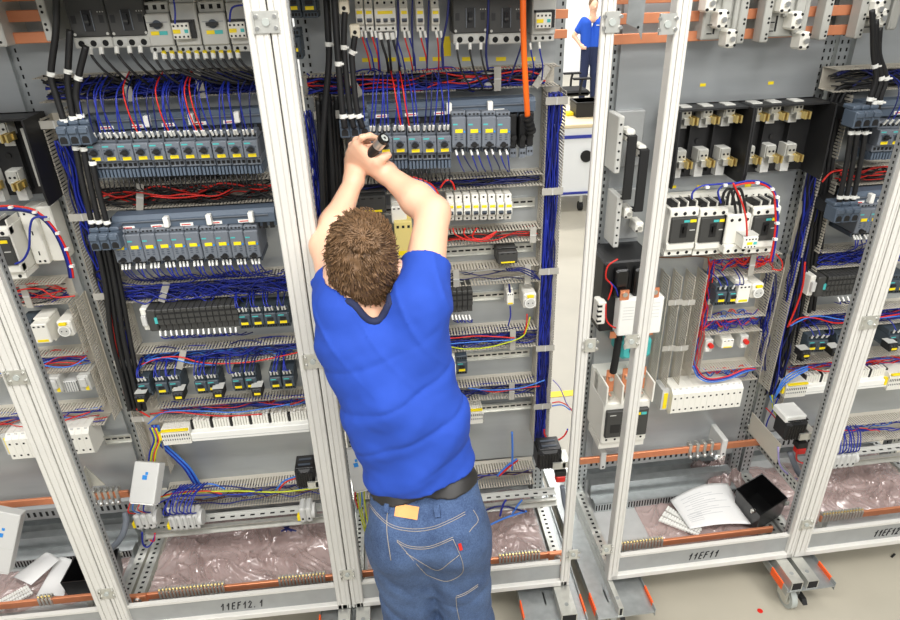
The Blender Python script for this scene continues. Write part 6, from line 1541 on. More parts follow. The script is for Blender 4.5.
# handwriting on the bottom rails
GL = {'1': [[(.12, .58), (.48, 1), (.46, 0)]], 'E': [[(.7, 1), (.1, .95), (.05, .05), (.7, 0)], [(.08, .5), (.6, .52)]], 'F': [[(.75, 1), (.12, .96), (.05, 0)], [(.1, .55), (.6, .58)]], '2': [[(0, .75), (.3, 1), (.6, .8), (.4, .4), (0, .02), (.75, .05)]], '.': [[(.1, 0), (.16, .06)]]}
def write(txt, label, a, b, h, root_sec):
    section(root_sec); p = P(a[0], a[1], FY + .0176); q = P(b[0], b[1], FY + .0176); p.z = q.z = ZB + .040
    w_ = (q.x - p.x) / len(txt); mb = MB()
    for i, ch in enumerate(txt):
        for st in GL[ch]:
            pts = [Vector((p.x + (i + u * .8 + v * .32) * w_, FY + .0176, p.z + (q.z - p.z) * i / len(txt) + v * h)) for u, v in st]
            mb.tube(pts, .0023, 'ink', 6, raw=True)
    single(mb, 'handwriting', label, 'writing'); section('L')
write('11EF12.1', 'handwritten 11EF12.1 in black on the bottom rail', (222, 614), (266, 610), .036, 'L')
write('11EF11', 'handwritten 11EF11 in black on the bottom rail', (686, 568), (717, 564), .036, 'R')
write('11EF12', 'handwritten 11EF12 in black on the bottom rail at the right edge', (871, 542), (897, 538), .036, 'R')
# ------------------------------------------------------------------ transport skids under the frames
def skid(label, xl, xr, boxes, y0, tapes, zt=ZB - .004, h=.07, y1=2.55):
    r = thing('transport_skid', label, 'transport skid', ((xl + xr) / 2, y0, zt - h - .04), 'zinc transport skids under the cabinets')
    z = zt - .045
    mb = MB(); mb.box(xl, xr, y0, y1, z - .004, z, 'galvanized'); mb.box(xl, xl + .003, y0, y1, z - .02, z + .018, 'galvanized'); mb.box(xr - .003, xr, y0, y1, z - .02, z + .018, 'galvanized'); mb.build('base_plate', r)
    for a, b in boxes:
        mb = MB(); mb.box(a, b, y0 + .004, y1, z, zt, 'zinc'); mb.box(a + .004, b - .004, y0 + .0034, y0 + .01, z + .004, zt - .004, 'hole'); mb.cyl(((a + b) / 2, y0 + .05, zt), ((a + b) / 2, y0 + .05, zt + .0008), .008, 'galvanized', 12); mb.build('box_beam', r)
    for x, s in tapes:
        mb = MB(); mb.box(x - .0015 if s < 0 else x - .004, x + .004 if s < 0 else x + .0015, y0 + .03, y0 + .11, z - .018, z + .019, 'orange_tape'); mb.build('orange_tape', r)
    return r, z
def castor(root, x, y, z):
    mb = MB(); mb.cyl((x - .012, y, .052), (x + .012, y, .052), .052, 'lens', 24); mb.cyl((x - .014, y, .052), (x + .014, y, .052), .036, 'zinc', 20); mb.cyl((x - .018, y, .052), (x + .018, y, .052), .010, 'steel', 10); mb.build('wheel', root)
    mb = MB(); mb.box(x - .026, x - .020, y - .03, y + .03, .045, z, 'zinc'); mb.box(x + .020, x + .026, y - .03, y + .03, .045, z, 'zinc'); mb.box(x - .026, x + .026, y - .03, y + .03, z - .012, z - .004, 'zinc'); mb.build('fork', root)
    mb = MB(); mb.prism([(y - .07, .07), (y - .055, .09), (y - .01, .09), (y - .02, .07)], 'x', x + .022, x + .04, 'black'); mb.build('brake_lever', root)
section('R')
zk = ZB - .05
XX = lambda a, b, z=ZB - .05: PZ(a, b, z)
a = XX(586, 600); b = XX(650, 596)
r, z = skid('zinc transport skid with orange tape under the left foot of cabinet 11EF11', XX(597, 618).x, XX(655, 611).x, [(XX(608, 580, ZB).x, XX(626, 612, ZB).x)], XX(620, 617).y, [(XX(597, 618).x, -1), (XX(655, 611).x, 1)]); castor(r, XX(620, 617).x, XX(620, 617).y + .1, z)
a = XX(786, 592)
r, z = skid('zinc transport skid on a castor under the post pair by the slanting posts', XX(786, 592).x, XX(835, 586).x, [(XX(798, 590, ZB).x, XX(809, 588, ZB).x), (XX(814, 588, ZB).x, XX(825, 586, ZB).x)], XX(800, 591).y, [(XX(786, 592).x, -1), (XX(835, 586).x, 1)])
p = XX(794, 592); castor(r, p.x + .025, p.y + .055, z)
section('L')
r, z = skid('zinc transport skid with orange tape under the right foot of the middle cabinet', XX(524, 622).x, XX(586, 616).x, [(XX(557, 598, ZB).x, XX(573, 598, ZB).x)], XX(555, 625).y, [(XX(524, 622).x, -1), (XX(586, 616).x, 1)]); castor(r, XX(556, 620).x, XX(555, 620).y + .1, z)
r, z = skid('zinc transport skid under the post pair beside the man\'s leg', XX(318, 645).x, XX(392, 636).x, [(XX(338, 618, ZB).x, XX(350, 618, ZB).x), (XX(356, 616, ZB).x, XX(370, 616, ZB).x)], XX(350, 640).y, [(XX(392, 636).x, 1), (XX(318, 645).x, -1)]); castor(r, XX(350, 640).x, XX(350, 640).y + .1, z)
# ------------------------------------------------------------------ the man
section('L')
def vnoise(X, Y, Z, f, seed):
    a = np.sin(X * f * 1.0 + 1.7 * np.sin(Y * f * .73 + seed) + seed * 2.1) * np.sin(Y * f * .91 + 1.3 * np.sin(Z * f * .81 + seed * 1.3)) * np.sin(Z * f * 1.07 + 1.1 * np.sin(X * f * .67 + seed * .7) + 1)
    return a
class SDF:
    def __init__(s, lo, hi, h):
        s.lo = np.array(lo, float); s.h = h
        n = np.ceil((np.array(hi) - s.lo) / h).astype(int) + 1
        s.n = n; s.g = np.full(n, .2, dtype=np.float32)
    def sub(s, lo, hi):
        a = np.maximum(0, np.floor((np.array(lo) - s.lo) / s.h).astype(int)); b = np.minimum(s.n, np.ceil((np.array(hi) - s.lo) / s.h).astype(int) + 1)
        sl = tuple(slice(i, max(i, j)) for i, j in zip(a, b))
        ax = [s.lo[k] + s.h * np.arange(a[k], max(a[k], b[k])) for k in range(3)]
        return sl, np.meshgrid(*ax, indexing='ij')
    def put(s, sl, d, k, op='u'):
        g = s.g[sl]
        if op == 'u':
            if k > 0:
                h = np.maximum(k - np.abs(g - d), 0) / k; s.g[sl] = np.minimum(g, d) - h * h * k * .25
            else: s.g[sl] = np.minimum(g, d)
        else:
            if k > 0:
                h = np.maximum(k - np.abs(g + d), 0) / k; s.g[sl] = np.maximum(g, -d) + h * h * k * .25
            else: s.g[sl] = np.maximum(g, -d)
    def cone(s, a, b, ra, rb, k=.02, op='u', m=.07):
        a = np.array(a, float); b = np.array(b, float); r = max(ra, rb) + m
        sl, (X, Y, Z) = s.sub(np.minimum(a, b) - r, np.maximum(a, b) + r)
        ab = b - a; L = ab @ ab + 1e-12
        t = np.clip(((X - a[0]) * ab[0] + (Y - a[1]) * ab[1] + (Z - a[2]) * ab[2]) / L, 0, 1)
        d = np.sqrt((X - a[0] - t * ab[0]) ** 2 + (Y - a[1] - t * ab[1]) ** 2 + (Z - a[2] - t * ab[2]) ** 2) - (ra + (rb - ra) * t)
        s.put(sl, d, k, op)
    def ell(s, c, R, r, k=.02, op='u', m=.07):
        c = np.array(c, float); r = np.array(r, float); q = r.max() + m
        sl, (X, Y, Z) = s.sub(c - q, c + q)
        D = [X - c[0], Y - c[1], Z - c[2]]
        u = [(R[i][0] * D[0] + R[i][1] * D[1] + R[i][2] * D[2]) / r[i] for i in range(3)]
        n = np.sqrt(u[0] ** 2 + u[1] ** 2 + u[2] ** 2); n2 = np.sqrt((u[0] / r[0]) ** 2 + (u[1] / r[1]) ** 2 + (u[2] / r[2]) ** 2) + 1e-9
        s.put(sl, n * (n - 1) / n2, k, op)
    def plane(s, p, nrm):
        """keep the side the normal points away from"""
        ax = [s.lo[k] + s.h * np.arange(s.n[k]) for k in range(3)]
        X, Y, Z = np.meshgrid(*ax, indexing='ij', sparse=True)
        s.g = np.maximum(s.g, (X - p[0]) * nrm[0] + (Y - p[1]) * nrm[1] + (Z - p[2]) * nrm[2]).astype(np.float32)
    def disp(s, fn):
        ax = [s.lo[k] + s.h * np.arange(s.n[k]) for k in range(3)]
        X, Y, Z = np.meshgrid(*ax, indexing='ij')
        s.g = (s.g + fn(X, Y, Z)).astype(np.float32)
    def mesh(s):
        g = s.g; neg = g < 0; N = g.shape
        idx = np.full(tuple(x - 1 for x in N), -1, dtype=np.int64)
        cnt = np.zeros(idx.shape, np.int8)
        for dx in (0, 1):
            for dy in (0, 1):
                for dz in (0, 1): cnt += neg[dx:N[0] - 1 + dx, dy:N[1] - 1 + dy, dz:N[2] - 1 + dz]
        act = np.argwhere((cnt > 0) & (cnt < 8)); idx[tuple(act.T)] = np.arange(len(act))
        acc = np.zeros((len(act), 3)); num = np.zeros(len(act))
        cs = [(0, 0, 0), (1, 0, 0), (0, 1, 0), (1, 1, 0), (0, 0, 1), (1, 0, 1), (0, 1, 1), (1, 1, 1)]
        for e0, e1 in ((0, 1), (2, 3), (4, 5), (6, 7), (0, 2), (1, 3), (4, 6), (5, 7), (0, 4), (1, 5), (2, 6), (3, 7)):
            a, b = np.array(cs[e0]), np.array(cs[e1])
            va = g[tuple((act + a).T)]; vb = g[tuple((act + b).T)]; m = (va < 0) != (vb < 0)
            t = np.where(m, va / np.where(m, va - vb, 1), 0)[:, None]
            acc += np.where(m[:, None], a + (b - a) * t, 0); num += m
        V = s.lo + s.h * (act + acc / num[:, None])
        F = []
        for ax in range(3):
            o = [0, 1, 2]; o.remove(ax); u, v = o
            sl0 = [slice(None)] * 3; sl1 = [slice(None)] * 3; sl0[ax] = slice(0, -1); sl1[ax] = slice(1, None)
            d = neg[tuple(sl0)] != neg[tuple(sl1)]
            E = np.argwhere(d)
            ok = (E[:, u] > 0) & (E[:, v] > 0) & (E[:, u] < N[u] - 1) & (E[:, v] < N[v] - 1); E = E[ok]
            q = []
            for du, dv in ((-1, -1), (0, -1), (0, 0), (-1, 0)):
                c = E.copy(); c[:, u] += du; c[:, v] += dv; q.append(idx[tuple(c.T)])
            Q = np.stack(q, 1); inside = neg[tuple(E.T)]
            flip = inside if ax != 1 else ~inside
            Q = np.where(flip[:, None], Q, Q[:, ::-1]); F.append(Q)
        return V, np.concatenate(F)
def sdf_obj(name, V, F, m, parent):
    me = bpy.data.meshes.new(name); me.from_pydata((V - np.array(BASE[parent.name] if parent.name in BASE else (0, 0, 0))).tolist(), [], F.tolist())
    me.materials.append(M[m]); me.polygons.foreach_set('use_smooth', [True] * len(me.polygons)); me.update()
    o = bpy.data.objects.new(name, me); COL.objects.link(o)
    return o
def skin_mat():
    m = mat('skin', (232, 184, 154), .5, var=.03, vscale=14)
    b = m.node_tree.nodes['Principled BSDF']; b.inputs['Subsurface Weight'].default_value = .12; b.inputs['Subsurface Radius'].default_value = (.02, .008, .004); b.inputs['Subsurface Scale'].default_value = .3
skin_mat()
mat('shirt_blue', (30, 70, 170), .85, var=.05, vscale=8, bump=.25, bscale=700)
mat('collar_navy', (26, 34, 66), .85)
def denim_mat():
    m = mat('denim', (64, 88, 126), .85, bump=.5, bscale=420); nt = m.node_tree; b = nt.nodes['Principled BSDF']
    tc = nt.nodes.new('ShaderNodeTexCoord'); r1 = nt.nodes.new('ShaderNodeValToRGB'); r1.color_ramp.elements[0].position = .32; r1.color_ramp.elements[1].position = .68
    r1.color_ramp.elements[0].color = srgb(38, 57, 92); r1.color_ramp.elements[1].color = srgb(84, 108, 146)
    n1 = nt.nodes.new('ShaderNodeTexNoise'); n1.inputs['Scale'].default_value = 8; n1.inputs['Detail'].default_value = 5; n1.inputs['Roughness'].default_value = .7
    n2 = nt.nodes.new('ShaderNodeTexNoise'); n2.inputs['Scale'].default_value = 260; n2.inputs['Detail'].default_value = 2
    mx = nt.nodes.new('ShaderNodeMix'); mx.data_type = 'FLOAT'; mx.inputs[0].default_value = .42
    nt.links.new(tc.outputs['Object'], n1.inputs['Vector']); nt.links.new(tc.outputs['Object'], n2.inputs['Vector'])
    nt.links.new(n1.outputs['Fac'], mx.inputs[2]); nt.links.new(n2.outputs['Fac'], mx.inputs[3]); nt.links.new(mx.outputs[0], r1.inputs['Fac']); nt.links.new(r1.outputs['Color'], b.inputs['Base Color'])
denim_mat()
mat('stitch', (158, 150, 140), .8)
mat('leather_patch', (226, 158, 92), .6, var=.06)
mat('belt_leather', (36, 34, 32), .5)
mat('hair_brown', (112, 84, 56), .55, var=.25, vscale=60)
mat('shoe', (44, 42, 40), .6)
v3 = lambda p: np.array((p.x, p.y, p.z))
q = lambda a, b, Y: v3(P(a, b, Y))
J = dict(shL=q(345, 306, 1.55), shR=q(419, 306, 1.52), elL=q(326, 246, 1.77), elR=q(433, 213, 1.755), wrL=q(354, 180, 1.93), wrR=q(386, 173, 1.93), neck=q(370, 330, 1.54), head=q(363, 265, 1.60))
root = thing('person', 'man in blue t-shirt and jeans seen from behind reaching into the cabinet', 'person', (.09, 1.42, 0))
hd = J['head']
fw = np.array((.04, .965, .16)); fw /= np.linalg.norm(fw); rt = np.array((1, -.06, -.02)); rt -= fw * (rt @ fw); rt /= np.linalg.norm(rt); up = np.cross(rt, fw)
HR = np.array((rt, fw, up)); H = lambda a, b, c: hd + rt * a + fw * b + up * c
B = SDF((-.34, 1.30, 1.30), (.27, 2.04, 1.99), .0036)
# torso core under the shirt, neck, head
for a, b, ra, rb in ((q(404, 440, 1.47), q(360, 350, 1.54), .058, .075), (q(436, 440, 1.46), q(408, 350, 1.52), .058, .075)): B.cone(a, b, ra, rb, .08)
B.cone(q(352, 340, 1.54), q(412, 340, 1.52), .056, .056, .05); B.cone(J['shL'], q(360, 345, 1.54), .05, .056, .04); B.cone(J['shR'], q(406, 345, 1.52), .05, .056, .04)
B.cone(J['neck'] - np.array((0, .0, .03)), H(0, -.015, -.07), .062, .056, .05)
B.ell(H(0, -.008, .028), HR, (.076, .094, .092), .03); B.ell(H(0, .03, -.045), HR, (.058, .066, .075), .05)
B.ell(H(0, .075, -.085), HR, (.026, .024, .024), .03)
B.cone(H(0, .092, .0), H(0, .112, -.032), .009, .015, .014)
for s_ in (-1, 1):
    B.ell(H(s_ * .080, -.004, -.020), HR, (.012, .019, .033), .012); B.ell(H(s_ * .090, -.010, -.010), HR, (.007, .020, .029), .006); B.ell(H(s_ * .094, .0, -.016), HR, (.004, .008, .015), .004, 's')
    B.ell(H(s_ * .032, .094, .012), HR, (.018, .010, .011), .01, 's')
B.cone(H(-.02, .094, -.062), H(.02, .094, -.062), .006, .006, .006)
# arms
for S, E_, W_, r in ((J['shL'], J['elL'], J['wrL'], (.060, .043, .042, .027)), (J['shR'], J['elR'], J['wrR'], (.062, .046, .045, .029))):
    B.cone(S, E_, r[0], r[1], .04); mid = E_ * .68 + W_ * .32; B.cone(E_, mid, r[1] * .92, r[2] * 1.0, .03); B.cone(mid, W_, r[2] * 1.0, r[3], .03)
# right hand: palm, four fingers over the torch, thumb
def finger(pts, r0, r1, k=.006):
    n = len(pts) - 1
    for i in range(n): B.cone(pts[i], pts[i + 1], r0 + (r1 - r0) * i / n, r0 + (r1 - r0) * (i + 1) / n, k, m=.03)
kn = [q(357, 144, 1.912), q(353, 149, 1.925), q(350.5, 154, 1.938), q(349.5, 160, 1.95)]
for i, k_ in enumerate(kn):
    B.cone(J['wrR'] + np.array((0, .006 * (i - 1), 0)), k_, .025 - .001 * i, .0135, .022, m=.04)
finger([kn[0], q(362, 137.5, 1.900), q(370, 135.5, 1.899), q(377, 138, 1.908)], .0100, .0072)
finger([kn[1], q(356, 140, 1.925), q(365, 137, 1.930), q(374, 139, 1.935)], .0100, .0074)
finger([kn[2], q(351.5, 145, 1.945), q(360, 140.5, 1.952), q(369, 142, 1.957)], .0095, .0070)
finger([kn[3], q(349, 151.5, 1.962), q(355.5, 146.5, 1.972), q(363, 147, 1.975)], .0085, .0064)
finger([q(378, 171, 1.918), q(378, 162, 1.905), q(383, 157.5, 1.902), q(388.5, 155, 1.906)], .0150, .0098, .012)
# left hand behind it
kl = [q(362, 160, 1.962), q(357, 158, 1.970), q(352.5, 158, 1.976), q(348.5, 160, 1.978)]
for i, k_ in enumerate(kl): B.cone(J['wrL'], k_, .022, .0125, .018, m=.04)
finger([kl[0], q(366, 152, 1.975), q(370, 147, 1.985), q(374, 145, 1.982)], .0098, .0072)
finger([kl[1], q(359.5, 150, 1.985), q(363, 144, 1.995), q(367, 141, 1.99)], .0098, .0072)
finger([kl[2], q(354, 150, 1.99), q(357, 144, 2.0), q(361, 141, 1.995)], .0094, .007)
finger([kl[3], q(348.5, 153, 1.99), q(351, 148, 2.0), q(354, 145, 1.998)], .0085, .0064)
finger([q(361, 171, 1.945), q(367, 163, 1.95), q(371, 157, 1.955), q(374, 152, 1.96)], .0140, .0085, .012)
Vb, Fb = B.mesh(); body = sdf_obj('body', Vb, Fb, 'skin', root); body.parent = root
BASE[body.name] = BASE[root.name]
# hair: shell over the skull with locks
Hs = SDF(hd - .16, hd + .16, .005)
Hs.ell(H(0, -.012, .036), HR, (.086, .103, .097), .0); Hs.ell(H(0, -.038, -.030), HR, (.062, .064, .066), .05); Hs.ell(H(0, .05, .075), HR, (.062, .05, .045), .04)
hsub = lambda c, r: Hs.ell(c, HR, r, .012, 's')
hsub(H(0, .085, -.075), (.09, .075, .105)); hsub(H(-.092, .0, -.022), (.032, .038, .050)); hsub(H(.092, .0, -.022), (.032, .038, .050)); hsub(H(0, .03, -.13), (.12, .09, .05))
Hs.disp(lambda X, Y, Z: .0045 * vnoise(X, Y, Z, 95, 1.0) + .003 * vnoise(X, Y, Z, 190, 2.0))
Vh, Fh = Hs.mesh(); hair = sdf_obj('hair', Vh, Fh, 'hair_brown', root)
from mathutils.bvhtree import BVHTree
hb = BVHTree.FromPolygons([Vector(v) for v in Vh], Fh.tolist())
rnd = random.Random(5); mb = MB(); crown = Vector(H(.012, -.055, .12))
near = [f_ for f_ in Fh if (Vector(Vh[f_[0]]) - crown).length < .035]
for i in range(3300):
    f = Fh[rnd.randrange(len(Fh))] if i < 2700 else near[rnd.randrange(len(near))]; p = Vector(Vh[f].mean(0)); a, b, c = (Vector(Vh[j]) for j in f[:3])
    n = (b - a).cross(c - a).normalized()
    if n.dot(p - Vector(hd)) < 0: n = -n
    t = p - crown; t = t - n * t.dot(n)
    if t.length < 1e-4: continue
    t.normalize(); sw = n.cross(t); t = (t + sw * (.45 + .3 * math.sin(p.x * 60 + p.z * 40)) + Vector((rnd.gauss(0, .3), rnd.gauss(0, .3), rnd.gauss(0, .3)))); t = (t - n * t.dot(n)).normalized()
    lx, ly, lz = ((p - Vector(hd)).dot(Vector(w_)) for w_ in (rt, fw, up))
    if lz < -.06 and rnd.random() < .6: continue
    if abs(lx) > .06 and lz < .03 and ly > -.035: continue
    L = rnd.uniform(.015, .030) * (1 if lz > -.01 else .45)
    s_ = n.cross(t) * rnd.uniform(.0014, .0026)
    p0 = p - n * .001; p1 = p + t * L * .55 + n * .0055; p2 = p + t * L + n * rnd.uniform(.001, .006)
    mb.add([p0 - s_, p0 + s_, p0 + n * .002, p1 - s_ * .8, p1 + s_ * .8, p1 + n * .0022, p2], [(0, 1, 4, 3), (1, 2, 5, 4), (2, 0, 3, 5), (3, 4, 6), (4, 5, 6), (5, 3, 6)], 'hair_brown', True)
# locks joined into the hair mesh
bm = bmesh.new(); bm.from_mesh(hair.data); off = Vector(BASE[root.name]); vv = [bm.verts.new(Vector(v) - off) for v in mb.v]
for f in mb.f:
    try: bm.faces.new([vv[i] for i in f]).smooth = True
    except ValueError: pass
bm.to_mesh(hair.data); bm.free(); hair.parent = root
for s_ in (-1, 1):
    mb = MB(); c = Vector(H(s_ * .032, .080, .012)); mb.ball(c, .0125, 'white_plastic', 12, 8); mb.ball(c + Vector(fw) * .0085, .006, 'ink', 8, 6); mb.build('eye', root)
# shirt
T = SDF((-.36, 1.22, 1.02), (.30, 1.80, 1.80), .0055)
tr = [(q(403, 505, 1.43), q(381, 420, 1.47), .084, .086), (q(453, 505, 1.42), q(434, 420, 1.46), .084, .084), (q(381, 420, 1.47), q(352, 345, 1.53), .086, .092), (q(434, 420, 1.46), q(414, 345, 1.51), .084, .092)]
for a, b, ra, rb in tr: T.cone(a, b, ra, rb, .06)
T.cone(q(425, 520, 1.36), q(408, 420, 1.41), .06, .05, .06); T.cone(q(390, 400, 1.43), q(378, 345, 1.50), .07, .07, .06)
T.cone(q(352, 343, 1.54), q(412, 343, 1.52), .074, .074, .05)
T.cone(J['shL'], q(358, 348, 1.54), .064, .074, .05); T.cone(J['shR'], q(408, 348, 1.52), .064, .074, .05)
pass
lerp = lambda a, b, t: a + (b - a) * t
T.cone(J['shL'], lerp(J['shL'], J['elL'], .52), .070, .064, .05); T.cone(J['shR'], lerp(J['shR'], J['elR'], .50), .076, .068, .05)
a_, b_ = q(415, 330, 1.42), q(370, 470, 1.36)
def folds(X, Y, Z):
    u = X * .80 + Z * .60; w_ = X * -.60 + Z * .80            # folds run from the right shoulder blade down to the left hip
    d = .0034 * np.sin(w_ * 58 + 2.2 * np.sin(u * 9 + 1) + 8 * Y) * np.clip((1.60 - Z) * 4, 0, 1)
    c = np.abs(np.sin(w_ * 27 + 1.3 * np.sin(u * 7 + .5) + .6)); d += .0055 * (1 - c) ** 4 * np.clip((1.62 - Z) * 5, 0, 1) * np.clip((Z - 1.14) * 8, 0, 1)
    c = np.abs(np.sin((Z * .55 + X * .9) * 30 + 1.2 * np.sin(Z * 9))); d -= .0050 * (1 - c) ** 5 * np.clip((Z - 1.40) * 5, 0, 1)
    d += .0022 * np.sin((Z * .9 - X * .5) * 92 + 2 * np.sin(X * 14 + 2)) * np.clip((1.28 - Z) * 5, 0, 1)
    return d + .0035 * vnoise(X, Y, Z, 21, 3.0) + .0012 * vnoise(X, Y, Z, 70, 6.0)
T.disp(folds)
def hole(A, a, b, ra, rb): A.cone(a, b, ra, rb, .004, 's')
hole(T, lerp(J['shL'], J['elL'], .30), lerp(J['shL'], J['elL'], 1.1), .054, .057); hole(T, lerp(J['shR'], J['elR'], .30), lerp(J['shR'], J['elR'], 1.1), .057, .060)
hole(T, J['neck'] + (0, -.012, -.028), H(0, -.02, -.03), .062, .10)
for S, E_, t in ((J['shL'], J['elL'], .44), (J['shR'], J['elR'], .44)):
    d = (E_ - S) / np.linalg.norm(E_ - S); c = S + (E_ - S) * t
    ax = [T.lo[k] + T.h * np.arange(T.n[k]) for k in range(3)]; X, Y, Z = np.meshgrid(*ax, indexing='ij', sparse=True)
    pl = (X - c[0]) * d[0] + (Y - c[1]) * d[1] + (Z - c[2]) * d[2]; near = np.sqrt((X - E_[0]) ** 2 + (Y - E_[1]) ** 2 + (Z - E_[2]) ** 2) < np.linalg.norm(E_ - S) * .9
    T.g = np.where(near, np.maximum(T.g, pl), T.g).astype(np.float32)
hz = P(430, 503, 1.29).z
T.plane((.06, 1.42, hz - .020), np.array((.20, -.12, -1.0)) / np.linalg.norm((.20, -.12, -1.0)))
Vs, Fs = T.mesh(); shirt = sdf_obj('t_shirt', Vs, Fs, 'shirt_blue', root); shirt.parent = root; BASE[shirt.name] = BASE[root.name]
sb = BVHTree.FromPolygons([Vector(v) for v in Vs], Fs.tolist())
nk = Vector(J['neck'] + (0, -.012, -.028)); nd = (Vector(H(0, -.02, -.03)) - nk).normalized(); nx = nd.orthogonal().normalized(); ny = nd.cross(nx); pts = []
for i in range(40):
    a = 2 * PI * i / 40; dr = nx * math.cos(a) + ny * math.sin(a); best = None
    for t in np.linspace(.12, -.01, 40):
        p = nk + nd * t; hit = sb.ray_cast(p, dr, .16)
        if hit[0] is not None: best = nk + nd * t + dr * ((hit[0] - p).length); break
    if best is not None: pts.append(best)
if len(pts) > 10:
    mb = MB(); mb.tube(pts + pts[:2], .0105, 'collar_navy', 8, 2); mb.build('collar', shirt)
# jeans, belt
def jeans_shape(h, grow, lo, hi):
    A = SDF(lo, hi, h)
    hipL, hipR = q(402, 540, 1.40), q(456, 536, 1.39)
    knL, knR = np.array((-.035, 1.43, .52)), np.array((.150, 1.41, .52)); anL, anR = np.array((-.045, 1.40, .06)), np.array((.165, 1.38, .06))
    wL, wR = q(400, 486, 1.43), q(450, 486, 1.42)
    for a, b, ra, rb, k in ((wL, hipL, .080, .098, .06), (wR, hipR, .080, .098, .06), (hipL, knL, .098, .078, .04), (hipR, knR, .100, .080, .04), (knL, anL, .078, .070, .03), (knR, anR, .080, .072, .03)):
        A.cone(a, b, ra + grow, rb + grow, k)
    A.cone(q(402, 528, 1.36), q(404, 540, 1.35), .080 + grow, .075 + grow, .05); A.cone(q(452, 524, 1.35), q(454, 536, 1.34), .082 + grow, .078 + grow, .05)
    return A
A = jeans_shape(.007, 0, (-.24, 1.16, .02), (.36, 1.66, 1.22))
A.disp(lambda X, Y, Z: (.0048 * (1 - np.abs(np.sin(Z * 19 + 2.6 * np.sin(X * 9 + 1) + 9 * Y + 5 * X))) ** 3 + .0016 * np.sin(Z * 70 + X * 50 + 3 * np.sin(Y * 20))) * np.clip((.98 - Z) * 5, .12, 1) + .0030 * vnoise(X, Y, Z, 22, 5.0) + .0008 * vnoise(X, Y, Z, 75, 2.0))
wz = hz - .048
tilt = np.array((-.08, .10, 1.0)); tilt /= np.linalg.norm(tilt)
A.plane((.06, 1.40, wz + .03), tilt); A.plane((0, 1.4, .05), (0, 0, -1))
Vj, Fj = A.mesh(); jeans = sdf_obj('jeans', Vj, Fj, 'denim', root); jeans.parent = root; BASE[jeans.name] = BASE[root.name]
jb = BVHTree.FromPolygons([Vector(v) for v in Vj], Fj.tolist())
Bt = jeans_shape(.0045, .006, (-.24, 1.16, .98), (.36, 1.66, 1.24)); Bt.plane((.06, 1.40, wz + .040), tilt); Bt.plane((.06, 1.40, wz + .0), -tilt)
Vt, Ft = Bt.mesh(); belt = sdf_obj('belt', Vt, Ft, 'belt_leather', root); belt.parent = root
def onb(bvh, px_, py_, lift=.001):
    d = (_f + _r * ((px_ - 450) / FPX) + _d * ((py_ - 310) / FPX)).normalized(); h = bvh.ray_cast(CAMP, d, 5)
    return None if h[0] is None else (h[0] + h[1] * lift, h[1])
def seam(name, px_pts, m='stitch', r=.0010, par=None, double=0):
    pp = []
    sp = smooth_path([Vector((a, b, 0)) for a, b in px_pts], 5) if len(px_pts) > 2 else [Vector((px_pts[0][0] + (px_pts[1][0] - px_pts[0][0]) * t / 8, px_pts[0][1] + (px_pts[1][1] - px_pts[0][1]) * t / 8, 0)) for t in range(9)]
    mb = MB()
    for o_ in ([0] if not double else [-double, double]):
        pp = [w_[0] for w_ in (onb(jb, p.x, p.y + o_) for p in sp) if w_]
        if len(pp) > 2: mb.tube(pp, r, m, 5, raw=True)
    if mb.v: mb.build(name, par or jeans)
seam('yoke_seam', [(369, 503), (378, 515), (392, 526), (412, 530), (432, 528), (450, 521), (465, 513)], double=1.2)
seam('centre_seam', [(388, 507), (387, 530), (391, 560)], r=.0013)
seam('pocket_seam', [(397, 541), (410, 547), (430, 547), (453, 538)], double=1.0)
seam('pocket_seam', [(453, 539), (460, 555), (463, 566), (461, 574), (447, 581), (430, 576), (422, 570), (397, 541)])
seam('pocket_stitching', [(406, 553), (424, 564), (438, 570), (450, 562), (459, 555)])
seam('cargo_pocket_seam', [(456, 597), (466, 593), (478, 585)], double=.9); seam('cargo_pocket_seam', [(456, 597), (457, 608), (460, 622)])
seam('side_pocket_seam', [(473, 510), (478, 520), (472, 528), (469, 532)])
def patch(name, c, m, par, th=.003):
    g = []; n = 6
    for j in range(n + 1):
        for i in range(n + 1):
            u, v = i / n, j / n; x = (c[0][0] * (1 - u) + c[1][0] * u) * (1 - v) + (c[3][0] * (1 - u) + c[2][0] * u) * v; y = (c[0][1] * (1 - u) + c[1][1] * u) * (1 - v) + (c[3][1] * (1 - u) + c[2][1] * u) * v
            w_ = onb(jb, x, y, 0)
            if w_ is None: return
            g.append(w_)
    nn = sum((w_[1] for w_ in g), Vector()).normalized()
    vs = [w_[0] + nn * th for w_ in g] + [w_[0] - nn * .002 for w_ in g]; N = (n + 1) ** 2; fs = []
    for j in range(n):
        for i in range(n):
            k = (j * (n + 1) + i, j * (n + 1) + i + 1, (j + 1) * (n + 1) + i + 1, (j + 1) * (n + 1) + i); fs.append(k[::-1]); fs.append(tuple(x + N for x in k))
    for k in range(n):
        for e in ((k, k + 1), (n * (n + 1) + k + 1, n * (n + 1) + k), ((k + 1) * (n + 1), k * (n + 1)), (k * (n + 1) + n, (k + 1) * (n + 1) + n)): fs.append((e[0], e[1], e[1] + N, e[0] + N))
    mb = MB(); mb.add(vs, fs, m); mb.build(name, par)
patch('leather_patch', ((396, 503), (419, 507), (417, 520), (394, 516)), 'leather_patch', jeans, .004)
patch('belt_loop', ((434, 506), (440, 505), (441, 517), (436, 518)), 'denim', jeans, .007)
patch('belt_loop', ((385.5, 503), (390, 504), (389.5, 513), (385, 512)), 'denim', jeans, .007)
patch('red_tab', ((458, 544), (461, 543), (462.5, 549), (459.5, 550)), 'red', jeans, .004)
